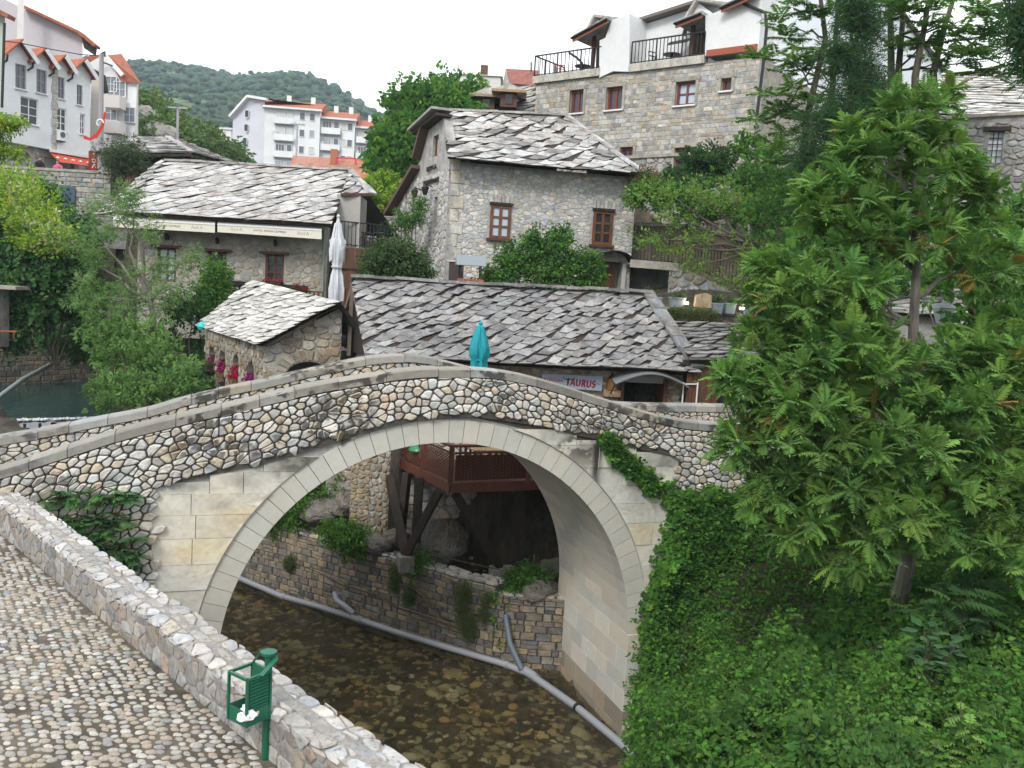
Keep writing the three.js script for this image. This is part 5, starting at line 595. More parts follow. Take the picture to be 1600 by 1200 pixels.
{ // upper terrace with iron railing, chairs and table between hotel and restaurant
  const s = [-7.447,10.365,-36.8], e = [-4.477,10.514,-38.6], y = s[1], t = thing('upper_terrace', 'concrete terrace slab with black iron railing beside the hotel', 'terrace'); obj('slab', new GB().loft([[[s[0], y - 0.12, s[2]], [s[0], y - 0.12, s[2] - 5], [s[0], y, s[2] - 5], [s[0], y, s[2]]], [[e[0], y - 0.12, e[2]], [e[0], y - 0.12, e[2] - 4], [e[0], y, e[2] - 4], [e[0], y, e[2]]]]), M.mortarGrey, t); obj('support', new GB().loft([[[s[0], 6, s[2] - 0.6], [s[0], 6, s[2] - 4], [s[0], y - 0.13, s[2] - 4], [s[0], y - 0.13, s[2] - 0.6]], [[e[0], 6, e[2] - 0.6], [e[0], 6, e[2] - 4], [e[0], y - 0.13, e[2] - 4], [e[0], y - 0.13, e[2] - 0.6]]]), M.brownWood, t); railing(t, [s[0], y, s[2]], [e[0], y, e[2]], 1.0, 22, M.iron, 0.025);
  const w = thing('garden_wall', 'stone garden wall behind the upper terrace', 'wall', [-7.893,11.89,-44], 0.05); obj('core', new GB().box(1, -1.2, 0, 3.6, 3, 0.4), M.mortar, w); rubble(w, 'wall_stone', cells(-0.8, -1.5, 2.8, 0.3, 0.34, 0.22, {}), planar(0.2), 0.04, PAL.grey, { max: 60 });
  const chair = (lb, x, z, ry) => { const c = thing('terrace_chair', lb, 'chair', [x, y, z], ry, 'iron chairs on the upper terrace'), i = M.iron; obj('seat', new GB().box(0, 0.45, 0, 0.44, 0.03, 0.44), i, c); const bk = new GB(); bk.bar([-0.21, 0.45, -0.22], [-0.21, 0.95, -0.28], 0.03).bar([0.21, 0.45, -0.22], [0.21, 0.95, -0.28], 0.03).bar([-0.21, 0.95, -0.28], [0.21, 0.95, -0.28], 0.035).bar([-0.21, 0.7, -0.25], [0.21, 0.7, -0.25], 0.02); for (let k = -1; k <= 1; k++) bk.bar([k * 0.1, 0.5, -0.22], [k * 0.1, 0.95, -0.28], 0.018); obj('backrest', bk, i, c); obj('armrest', new GB().bar([-0.22, 0.66, -0.22], [-0.22, 0.66, 0.2], 0.03), i, c); obj('armrest', new GB().bar([0.22, 0.66, -0.22], [0.22, 0.66, 0.2], 0.03), i, c); for (const [a, b] of [[-1, -1], [1, -1], [1, 1], [-1, 1]]) obj('leg', new GB().bar([a * 0.2, 0, b * 0.2], [a * 0.2, b > 0 ? 0.66 : 0.45, b * 0.2], 0.03), i, c); return c; };
  const at = (u, d) => [lerp(s[0], e[0], u), lerp(s[2], e[2], u) - d]; const pos = [[0.2, 0.7, 0.9, 'black iron chair at the hotel end of the upper terrace'], [0.4, 0.6, -0.4, 'black iron chair turned from the table on the upper terrace'], [0.62, 0.7, -1.3, 'black iron chair beside the terrace plant pot'], [0.48, 2.0, 0.1, 'black iron chair behind the terrace table']]; for (const [u, d, r, lb] of pos) { const [x, z] = at(u, d); chair(lb, x, z, r); }
  const [tx, tz] = at(0.45, 1.3), tb = thing('terrace_table', 'round glass topped table among the iron terrace chairs', 'table', [tx, y, tz]); obj('top', new GB().lathe(0, 0.7, 0, [[0.5, 0], [0.5, 0.03]], 20), M.greyMetal, tb); obj('pedestal', new GB().tube([[0, 0, 0], [0, 0.7, 0]], 0.04, 8).lathe(0, 0, 0, [[0.28, 0], [0.05, 0.06]], 12), M.iron, tb);
  const [qx, qz] = at(0.56, 1.0), pl = thing('potted_plant', 'dark bushy pot plant on the upper terrace', 'plant', [qx, y, qz]); obj('pot', new GB().lathe(0, 0, 0, [[0.14, 0], [0.2, 0.32]], 10), M.tile, pl); scatter('foliage', pl, sprayGeo(12, 0.16, 0.12, 0.05), M.leaf, blobItems([[0, 0.75, 0, 0.3, 0.45, 0.3]], 60, 1, { clump: 2 }), [[0.03, 0.08, 0.03], [0.05, 0.1, 0.04]]).userData.kind = 'stuff';
}

// ---------------------------------------------------------------- stone restaurant
const rest = thing('stone_restaurant', 'tall grey rubble restaurant with patched slate roof and brown windows', 'building', [-2.932,8,-36],0.229);
{
  const zw = -0.4, A = [-0.169,6.004,0.474], B = [7.874,6.042,0.503], C = [5.654,8.799,-3.61], D = [0.064,8.508,-3.682], roof = part('roof', rest), x0 = 0.118, x1 = 7.948, yt = A[1] - 0.06;
  slateRoof(roof, A, B, C, D, { w: 0.72, e: 0.4, skew: 0.6, lift: 0.025, th: 0.02, pal: [...PAL.slateLight, [0.26, 0.25, 0.245], [0.22, 0.21, 0.2], [0.42, 0.41, 0.4]], jit: 0.22, wave: 0.14, max: 300, tip: 0.3 });
  slateRoof(roof, B, [B[0] + 0.3, B[1], B[2] - 7], [C[0] + 0.1, C[1], C[2] - 0.2], C, { w: 0.7, e: 0.4, pal: PAL.slateLight, max: 30 }); obj('back_slope', new GB().quad(D, C, [C[0] + 1, A[1] - 1, C[2] - 6], [D[0] - 1.2, A[1] - 3.6, D[2] - 6.5]), M.roofBed, roof); ridgeStones(roof, D, C, 0.4, 0.8, PAL.slateLight); ridgeStones(roof, B, C, 0.3, 0.7, PAL.slateLight);
  const W = [[[1.795,3.026], [2.65,4.374]], [[6.153,3.061], [7.008,4.468]]].map(([a, b]) => [a[0], a[1], b[0], b[1]]), d0 = [6.41,1], d1 = [7.556,2.406], door = [d0[0], -1, d1[0], d1[1]];
  obj('front_wall', wallGeo([[x0, -2], [x1, -2], [x1, yt], [x0, yt]], [...W, door], 0.5, zw), mat(0.54, 0.53, 0.51, 0.98, { map: T.mortar, bumpMap: T.mortar, bumpScale: 0.02 }), rest); obj('side_wall', new GB().box(x1 - 0.25, yt / 2 - 1, zw - 4, 0.5, yt + 2, 7), M.mortarGrey, rest); obj('room_back', new GB().box((x0 + x1) / 2, yt / 2, zw - 1.4, x1 - x0 - 1.2, yt, 0.05), M.offwhite, rest);
  // rubble smeared with render: low, irregular stones
  rubble(rest, 'wall_stone', cells(x0, -0.6, x1, yt - 0.1, 0.27, 0.145, { gap: 0.004, holes: [...W, door].map((h) => [h[0] - 0.08, h[1] - 0.05, h[2] + 0.08, h[3] + 0.08]), jitter: 0.48, mix: 0.16, cut: 0.2, inside: (u, v) => fbm(u * 1.1 + 4, v * 1.1 + 4, 2, 0, 191) > 0.3 }), planar(zw), 0.017, [[0.609, 0.603, 0.581], [0.682, 0.668, 0.653], [0.567, 0.559, 0.552], [0.755, 0.734, 0.69], [0.639, 0.581, 0.501], [0.595, 0.595, 0.595]], { max: 300, k1: 0.9, k2: 0.7, v: 0.12 });
  for (let k = 0; k < 13; k++) { const y = -0.4 + k * 0.5; const g = new GB(tint([0.6, 0.56, 0.48], 0.1)); g.box(x0 + (k % 2 ? 0.28 : 0.18), y + 0.24, zw + 0.012, k % 2 ? 0.56 : 0.36, 0.46, 0.09, 0, 0.015); obj('quoin', g, M.stone, rest); }
  W.forEach((h, i) => { windowUnit(rest, (h[0] + h[2]) / 2, h[1], h[2] - h[0], h[3] - h[1], { m: mat(0.2, 0.075, 0.03, 0.55, { map: T.wood }), z: zw + 0.02, rows: 3, cols: 2, f: 0.12, bar: 0.09, glass: i ? M.glass : skyBluePane }); obj('window_sill', new GB().box((h[0] + h[2]) / 2 - 0.02, h[1] - 0.04, zw + 0.1, h[2] - h[0] + 0.2, 0.1, 0.2), M.brownWood, rest); obj('lintel', new GB().box((h[0] + h[2]) / 2, h[3] + 0.05, zw + 0.06, h[2] - h[0] + 0.1, 0.1, 0.14), M.darkWood, rest); for (let k = 0; k < 6; k++) { const g = new GB(tint([0.6, 0.58, 0.54], 0.1)); g.box((h[0] + h[2]) / 2 + (k - 2.5) * 0.17, h[3] + 0.27, zw + 0.02, 0.12, 0.32, 0.07, 0); obj('lintel_stone', g, M.stone, rest); } });
  const dc = (d0[0] + d1[0]) / 2, dw = d1[0] - d0[0]; obj('door', new GB().box(dc + 0.12, d1[1] / 2 - 0.4, zw - 0.25, dw * 0.5, d1[1] + 0.8, 0.06), mat(0.17, 0.06, 0.03, 0.6, { map: T.wood }), rest); obj('door_jamb', new GB().box(d1[0] + 0.08, d1[1] / 2 - 0.5, zw + 0.02, 0.16, d1[1] + 0.9, 0.2), mat(0.55, 0.53, 0.5, 0.9), rest);
  const cn = thing('arched_canopy', 'black arched canopy over the restaurant side door', 'canopy', [-2.932,8,-36],0.229), sh = new GB(), N = 12; const P = (i, k) => { const t = PI * i / N; return [dc + 0.05 - Math.cos(t) * 0.78, d1[1] + 0.0 + Math.sin(t) * 0.42, zw + k * 0.7]; }; for (let i = 0; i < N; i++) sh.quad(P(i, 0), P(i, 1), P(i + 1, 1), P(i + 1, 0)); obj('hood', sh, M.iron, cn); const rim = []; for (let i = 0; i <= N; i++) rim.push(P(i, 1)); obj('rim', new GB().tube(rim, 0.03, 6), M.iron, cn);
}
{ // gable side
  const g = thing('restaurant_gable', 'pale side wall of the restaurant with black lettering and lanterns', 'wall', [-6.687,8,-45.5],-1.192), pt = { fb: [10.104,1.165], ft: [9.873,6.147], pk: [8.817,7.773], p2: [6.59,7.603], p3: [5.455,6.461], p4: [0.754,4.347], bb: [1.478,1.057] };
  const holes = [[[7.391,6.353], [8.186,7.223]], [[6.269,3.569], [6.684,4.725]], [[7.984,3.439], [8.437,4.65]], [[4.444,2.841], [4.761,4.865]], [[3.233,3.111], [3.368,5.025]], [[2.071,3.453], [2.192,4.871]]].map(([a, b]) => [a[0], a[1], b[0], b[1]]);
  obj('wall', wallGeo([[pt.bb[0], -2], [pt.fb[0] - 0.05, -2], [pt.ft[0] - 0.05, pt.ft[1]], pt.pk, pt.p2, pt.p3, pt.p4], holes, 0.35, -0.05), mat(0.52, 0.5, 0.48, 0.95, { map: T.mortar, bumpMap: T.mortar, bumpScale: 0.05 }), g); rubble(g, 'wall_stone', cells(pt.bb[0], 0, pt.ft[0], 9, 0.42, 0.26, { gap: 0.004, holes: holes.map((h) => [h[0] - 0.1, h[1] - 0.1, h[2] + 0.1, h[3] + 0.1]), inside: (u, v) => v < lerp(pt.p4[1], pt.p3[1], (u - pt.p4[0]) / (pt.p3[0] - pt.p4[0])) - 0.3 && v < pt.ft[1] - 0.5, jitter: 0.47 }), planar(-0.05), 0.03, [[0.58, 0.57, 0.55], [0.64, 0.62, 0.6], [0.52, 0.5, 0.48]], { max: 160, k1: 0.9, k2: 0.7 });
  obj('room_back', new GB().box((pt.bb[0] + pt.fb[0]) / 2, 2.5, -1, pt.fb[0] - pt.bb[0] - 1.2, 8, 0.05), M.offwhite, g); holes.forEach((h, i) => { if (i === 1 || i === 2) obj('niche_back', new GB().box((h[0] + h[2]) / 2, (h[1] + h[3]) / 2, -0.25, h[2] - h[0], h[3] - h[1], 0.05), mat(0.4, 0.36, 0.32, 0.9, { map: T.plaster }), g); else { const w = windowUnit(g, (h[0] + h[2]) / 2, h[1], h[2] - h[0], h[3] - h[1], { z: -0.2, rows: 1, cols: i ? 1 : 2, f: 0.09, m: M.brownWood, glass: i ? M.glass : mat(0.5, 0.42, 0.34, 0.6) }); } });
  obj('verge', new GB().bar([pt.p2[0], pt.p2[1] + 0.1, 0.1], [pt.p3[0], pt.p3[1] + 0.05, 0.1], 0.5, 0.18).bar([pt.p3[0], pt.p3[1] - 0.3, 0.1], [pt.p4[0] - 0.3, pt.p4[1], 0.1], 0.5, 0.18), mat(0.1, 0.065, 0.05, 0.9), g); const k = [5.233,7.738], k1 = [8.981,7.849]; obj('peak_slab', new GB().bar([k[0], k[1], 0.1], [k1[0], k1[1] + 0.25, 0.1], 0.9, 0.1), M.mortarGrey, g); obj('peak_eave', new GB().bar([k[0], k[1] - 0.15, 0.0], [k1[0], k1[1] + 0.02, 0.0], 0.7, 0.1), M.darkWood, g);
  const { FontLoader } = await import('three/addons/loaders/FontLoader.js'), { TextGeometry } = await import('three/addons/geometries/TextGeometry.js'); const font = await new FontLoader().loadAsync('fonts/droid/droid_serif_bold.typeface.json');
  const word = (txt, a, b, lb) => { const o = thing('wall_lettering', lb, 'sign', [-6.687,8,-45.5],-1.192); const tg = new TextGeometry(txt, { font, size: 1, depth: 0.04, curveSegments: 3 }); tg.computeBoundingBox(); const bb = tg.boundingBox, sx = (b[0] - a[0]) / (bb.max.x - bb.min.x), sy = (b[1] - a[1]) / (bb.max.y - bb.min.y); tg.translate(-bb.min.x, -bb.min.y, 0); tg.scale(sx, sy, 1); tg.translate(a[0], a[1], 0.0); obj('letters', tg, M.iron, o); };
  word('MYLL', [6.8,5.8], [8.302,5.99], 'black metal letters of the upper short word on the restaurant gable'); word('RESTORAN', [6.392,5.239], [8.671,5.435], 'black metal letters RESTORAN on the restaurant gable');
  for (const [q, lb] of [[[6.032,4.938], 'black lantern on the restaurant gable beside the door side'], [[7.728,4.941], 'black lantern on the restaurant gable nearest the wall corner']]) { const l = thing('wall_lantern', lb, 'lamp', [-6.687,8,-45.5],-1.192); obj('lantern', new GB().lathe(q[0], q[1] - 0.2, 0.3, [[0.08, 0], [0.17, 0.3], [0.03, 0.45]], 6), M.iron, l); obj('bracket', new GB().bar([q[0], q[1] + 0.25, 0.3], [q[0], q[1] + 0.15, -0.05], 0.04), M.iron, l); }
}
{ // brick barbecue with a grey roof
  const p = [-1.796,9.303,-33.6], b = thing('brick_barbecue', 'red brick barbecue with a small grey metal roof by the restaurant', 'barbecue', [p[0], 8.3, p[2]], 0.15), m = mat(0.42, 0.15, 0.08, 0.9, { map: T.stone }); for (let j = 0; j < 10; j++) for (let i = 0; i < 4; i++) obj('brick', new GB().box(-0.36 + i * 0.24 + (j % 2) * 0.02, 0.06 + j * 0.1, 0, 0.225, 0.088, 0.6), m, b); const y = 1.02; for (const i of [-1, 1]) for (const j of [-1, 1]) obj('post', new GB().box(i * 0.38, y + 0.25, j * 0.24, 0.04, 0.5, 0.04), M.iron, b); obj('roof', new GB().loft([[[-0.55, y + 0.48, 0.4], [-0.55, y + 0.85, 0], [-0.55, y + 0.48, -0.4]], [[0.55, y + 0.48, 0.4], [0.55, y + 0.85, 0], [0.55, y + 0.48, -0.4]]]), mat(0.2, 0.23, 0.25, 0.6), b);
  const c = thing('wire_cage', 'dark wire mesh box beside the brick barbecue', 'cage', [-2.373,9.231,-34.4], 0.1); obj('mesh_panel', new GB().box(0, 0.3, 0, 0.55, 0.75, 0.4), mat(0.06, 0.04, 0.04, 0.8), c); obj('lid', new GB().box(0, 0.72, 0, 0.75, 0.06, 0.5), mat(0.5, 0.48, 0.46, 0.8), c);
}

// ---------------------------------------------------------------- big hillside hotel: stone below, white storey with balconies above
const bigHotel = thing('hillside_hotel', 'large hillside hotel with stone lower floors and white balcony storey', 'building', [0.362,13.5,-48],-0.666);
{
  const yc = 6.238, x1 = 12.248, W = [[[2.204,4.515], [3.051,5.671]], [[4.394,4.507], [5.331,5.616]], [[8.212,4.422], [9.234,5.513]], [[10.494,4.888], [10.999,5.454]], [[8.405,1.366], [9.559,2.51]], [[10.68,1.714], [11.205,2.453]], [[5.402,2.084], [6.147,2.688]]].map(([a, b]) => [a[0], a[1], b[0], b[1]]);
  obj('stone_wall', wallGeo([[0, -3], [x1, -3], [x1, yc], [0, yc]], W, 0.5), mat(0.6, 0.57, 0.52, 0.98, { map: T.mortar }), bigHotel); obj('side_wall', new GB().box(0.25, 1.5, -4.5, 0.5, yc + 3, 8), M.mortar, bigHotel); obj('side_wall', new GB().box(x1 - 0.25, 1.5, -4.5, 0.5, yc + 3, 8), M.mortar, bigHotel); obj('room_back', new GB().box(x1 / 2, 2, -1.6, x1 - 1.2, yc + 2, 0.05), M.offwhite, bigHotel);
  const hh = W.map((h) => [h[0] - 0.12, h[1] - 0.1, h[2] + 0.12, h[3] + 0.12]); rubble(bigHotel, 'wall_stone', courses(0, 2.2, x1, yc - 0.05, 0.36, 0.2, { gap: 0.006, holes: hh }), planar(0), 0.02, PAL.ochre, { max: 300, k1: 0.96, k2: 0.86 }); rubble(bigHotel, 'wall_stone', cells(0, -3, x1, 2.15, 0.4, 0.32, { gap: 0.02, holes: hh, jitter: 0.46, cut: 0.24 }), planar(0.02), 0.05, PAL.grey, { max: 160 }); obj('ledge', new GB().box(x1 / 2, 2.18, 0.04, x1, 0.14, 0.2), M.mortar, bigHotel);
  W.forEach((h, i) => { windowUnit(bigHotel, (h[0] + h[2]) / 2, h[1], h[2] - h[0], h[3] - h[1], { m: mat(0.16, 0.035, 0.02, 0.5), z: -0.22, cols: i === 3 ? 1 : 2, rows: i === 2 ? 2 : 1, f: 0.12, bar: 0.08, glass: i === 2 ? skyBluePane : clearDark(i), sill: i < 4 ? 1 : 0 }); const g = part('surround', bigHotel); obj('jamb', new GB().box(h[0] - 0.07, (h[1] + h[3]) / 2, 0, 0.14, h[3] - h[1] + 0.1, 0.1), M.mortar, g); obj('jamb', new GB().box(h[2] + 0.07, (h[1] + h[3]) / 2, 0, 0.14, h[3] - h[1] + 0.1, 0.1), M.mortar, g); obj('lintel', new GB().box((h[0] + h[2]) / 2, h[3] + 0.1, 0.0, h[2] - h[0] + 0.4, 0.2, 0.1), M.mortar, g); });
  const cb = (a, b) => obj('balcony_kerb', new GB().box((a + b) / 2, yc + 0.14, 0.02, b - a, 0.36, 0.3), mat(0.56, 0.53, 0.46, 0.9, { map: T.stone }), bigHotel);
  const bx = [-0.029, 4.011, 5.658, 9.632]; cb(bx[0] - 0.1, bx[1]); cb(bx[2], bx[3]);
  // white storey
  const wy = (px, py) => 0; const out = [[2.687,6.36], [12.298,6.33], [12.286,9.656], [8.483,9.323], [4.493,8.753], [2.524,8.43]]; obj('white_wall', wallGeo(out, [], 0.3, -1.5), M.white, bigHotel);
  obj('white_bay', new GB().extrude([[3.966,6.111], [4.763,6.336], [5.677,6.214], [5.488,8.946], [4.456,8.758], [4.188,7.977], [3.86,7.896]], -1.5, 0.12), M.white, bigHotel); obj('white_bay', new GB().extrude([[9.627,6.52], [12.174,6.398], [12.193,9.405], [11.202,8.614], [9.505,8.276]], -1.5, 0.1), M.white, bigHotel);
  obj('copper_flashing', new GB().bar([9.738, yc + 0.35, 0.16], [12.135, yc + 0.35, 0.16], 0.1, 0.28), mat(0.3, 0.07, 0.03, 0.6), bigHotel);
  const floor = new GB().box(x1 / 2, yc - 0.05, -1, x1, 0.1, 2); obj('terrace_floor', floor, M.mortar, bigHotel);
  railing(part('balcony_railing', bigHotel), [bx[0] - 0.05, yc + 0.3, 0.1], [bx[1] - 0.02, yc + 0.3, 0.1], 1.05, 17, M.iron, 0.03); railing(part('balcony_railing', bigHotel), [bx[0] - 0.05, yc + 0.3, -2.5], [bx[0] - 0.05, yc + 0.3, 0.1], 1.05, 6, M.iron, 0.03); railing(part('balcony_railing', bigHotel), [bx[2] + 0.08, yc + 0.3, 0.1], [bx[3] - 0.05, yc + 0.3, 0.1], 1.05, 20, M.iron, 0.03);
  // porch roofs over the balconies
  const porch = (a, b, c, d) => { const g = part('porch_roof', bigHotel); obj('slab', new GB().loft([[[...a, 0.5], [...b, 0.5], [b[0], b[1] + 0.14, 0.5], [a[0], a[1] + 0.14, 0.5]], [[...a, -2.4], [...b, -2.4], [b[0], b[1] + 0.14, -2.4], [a[0], a[1] + 0.14, -2.4]]]), mat(0.5, 0.5, 0.48, 0.9, { map: T.slate }), g); obj('fascia', new GB().bar([a[0], a[1] - 0.08, 0.46], [b[0], b[1] - 0.08, 0.46], 0.06, 0.2), mat(0.22, 0.08, 0.04, 0.6), g); obj('gutter', new GB().tube([[a[0] - 0.05, a[1], 0.55], [b[0], b[1], 0.55]], 0.06, 6), M.iron, g); obj('soffit_post', new GB().box(lerp(a[0], b[0], 0.35), yc + 1.1, -0.4, 0.16, 2.2, 0.16), M.brownWood, g); };
  porch([2.475,8.064], [4.496,8.723]); porch([8.204,7.998], [9.505,8.276]); porch([10.434,8.369], [12.13,8.827]); for (const [p0, p1, p2] of [[[2.485,8.435], [2.916,9.303], [4.648,8.643]], [[8.067,8.445], [8.587,9.25], [9.657,8.701]]]) { obj('gablet', new GB().extrude([p0, [p2[0], p0[1]], p1], -1.6, -0.9), M.white, bigHotel); obj('gablet_roof', new GB().bar([p0[0] - 0.1, p0[1], -1.2], [p1[0], p1[1] + 0.1, -1.2], 1.2, 0.12).bar([p1[0], p1[1] + 0.1, -1.2], [p2[0] + 0.6, p2[1] + 0.2, -1.2], 1.2, 0.12), mat(0.5, 0.48, 0.44, 0.9, { map: T.slate }), bigHotel); }
  obj('roof', new GB().bar([4.189, 8.845, -1.4], [8.498, 9.437, -1.4], 0.8, 0.14), mat(0.16, 0.14, 0.13, 0.9), bigHotel); obj('awning_blind', new GB().quad([7.297, 7.594, -0.7], [8.191, 7.886, -1.4], [8.216, 7.481, -0.7], [7.307, 7.359, -0.4]), M.iron, bigHotel);
  for (const [a, b] of [[[8.295,6.554], [8.716,7.76]], [[3.013,6.638], [3.284,8.027]]]) obj('balcony_door', new GB().box((a[0] + b[0]) / 2, yc + 1.15, -1.46, 0.9, 2.1, 0.08), M.brownWood, bigHotel);
  obj('downpipe', new GB().tube([[11.361,8.51], [12.41,7.984], [12.525,7.353], [12.514,5.874], [12.423,3.652]].map((q) => [q[0], q[1], 0.22]), 0.07, 8), M.iron, bigHotel); obj('downpipe', new GB().tube([[7.786,8.626], [7.883,8.269], [7.812,7.934]].map((q) => [q[0], q[1], -1.1]), 0.1, 8), M.iron, bigHotel); obj('downpipe', new GB().tube([[1.763,7.649], [2.259,7.342], [2.593,7.056], [2.623,6.678]].map((q) => [q[0], q[1], -0.3]), 0.06, 8), M.iron, bigHotel);
  const C = (lb, px, z, ry, col) => { const c = thing('balcony_chair', lb, 'chair', [0, 0, 0], 0, 'chairs on the hotel balconies'); c.position.set(...toW(bigHotel, [px, yc, z])); c.rotation.y = bigHotel.rotation.y + ry; const i = col; obj('seat', new GB().box(0, 0.45, 0, 0.5, 0.04, 0.45), i, c); obj('backrest', new GB().bar([-0.24, 0.45, -0.2], [-0.24, 1.0, -0.3], 0.035).bar([0.24, 0.45, -0.2], [0.24, 1.0, -0.3], 0.035).bar([-0.24, 1, -0.3], [0.24, 1, -0.3], 0.04).bar([-0.24, 0.8, -0.27], [0.24, 0.8, -0.27], 0.04).bar([0, 0.5, -0.2], [0, 1, -0.3], 0.04), i, c); for (const [a, b] of [[-1, -1], [1, -1], [1, 1], [-1, 1]]) obj('leg', new GB().bar([a * 0.22, 0, b * 0.2], [a * 0.22, b > 0 ? 0.65 : 0.45, b * 0.2], 0.035), i, c); };
  C('dark chair left of the table on the balcony with the balcony blind', 6.685, -0.6, 1.2, M.iron); C('dark chair beside the brown door on the balcony with the blind', 8.211, -0.6, -1.2, M.iron); C('red slatted chair on the balcony above the dormer roofs', 1.105, -0.6, 0.8, mat(0.4, 0.05, 0.06, 0.6)); C('red slatted chair beside the table on the balcony above the dormer roofs', 1.827, -0.9, -0.8, mat(0.4, 0.05, 0.06, 0.6));
  const bt = (lb, x) => { const t = thing('balcony_table', lb, 'table', toW(bigHotel, [x, yc, -0.7])); obj('top', new GB().lathe(0, 0.74, 0, [[0.42, 0], [0.42, 0.04]], 14), M.iron, t); obj('pedestal', new GB().tube([[0, 0, 0], [0, 0.74, 0]], 0.05, 8).lathe(0, 0, 0, [[0.25, 0], [0.05, 0.05]], 10), M.iron, t); }; bt('round dark table between two balcony chairs under the porch', 7.475); bt('round dark table on the balcony beside the red chairs', 2.38);
}
function clearDark(i) { return i === 0 || i === 1 ? mat(0.06, 0.055, 0.07, 0.2) : M.glass; }
function toW(o, v) { o.updateMatrixWorld(); return new THREE.Vector3(...v).applyMatrix4(o.matrixWorld).toArray(); }
{ // white house to the right of it, behind the trees
  const h = thing('white_house', 'plain white house wall behind the tall thin trees', 'building'), p = [[12.004,16.976,-47], [20.683,17.155,-45], [20.335,20.368,-45], [16.998,24.08,-45], [11.219,26.058,-47]]; obj('wall', new GB().loft([p.map((q) => [q[0] + 0.5, q[1], q[2] - 8]), p]), mat(0.7, 0.75, 0.8, 0.9, { map: T.plaster }), h); obj('verge', new GB().bar([p[3][0] - 1.5, p[3][1] + 1.7, p[3][2] + 0.1], [p[2][0] + 0.1, p[2][1] - 0.1, p[2][2] + 0.1], 0.3, 0.14), mat(0.05, 0.045, 0.04, 0.8), h);
}
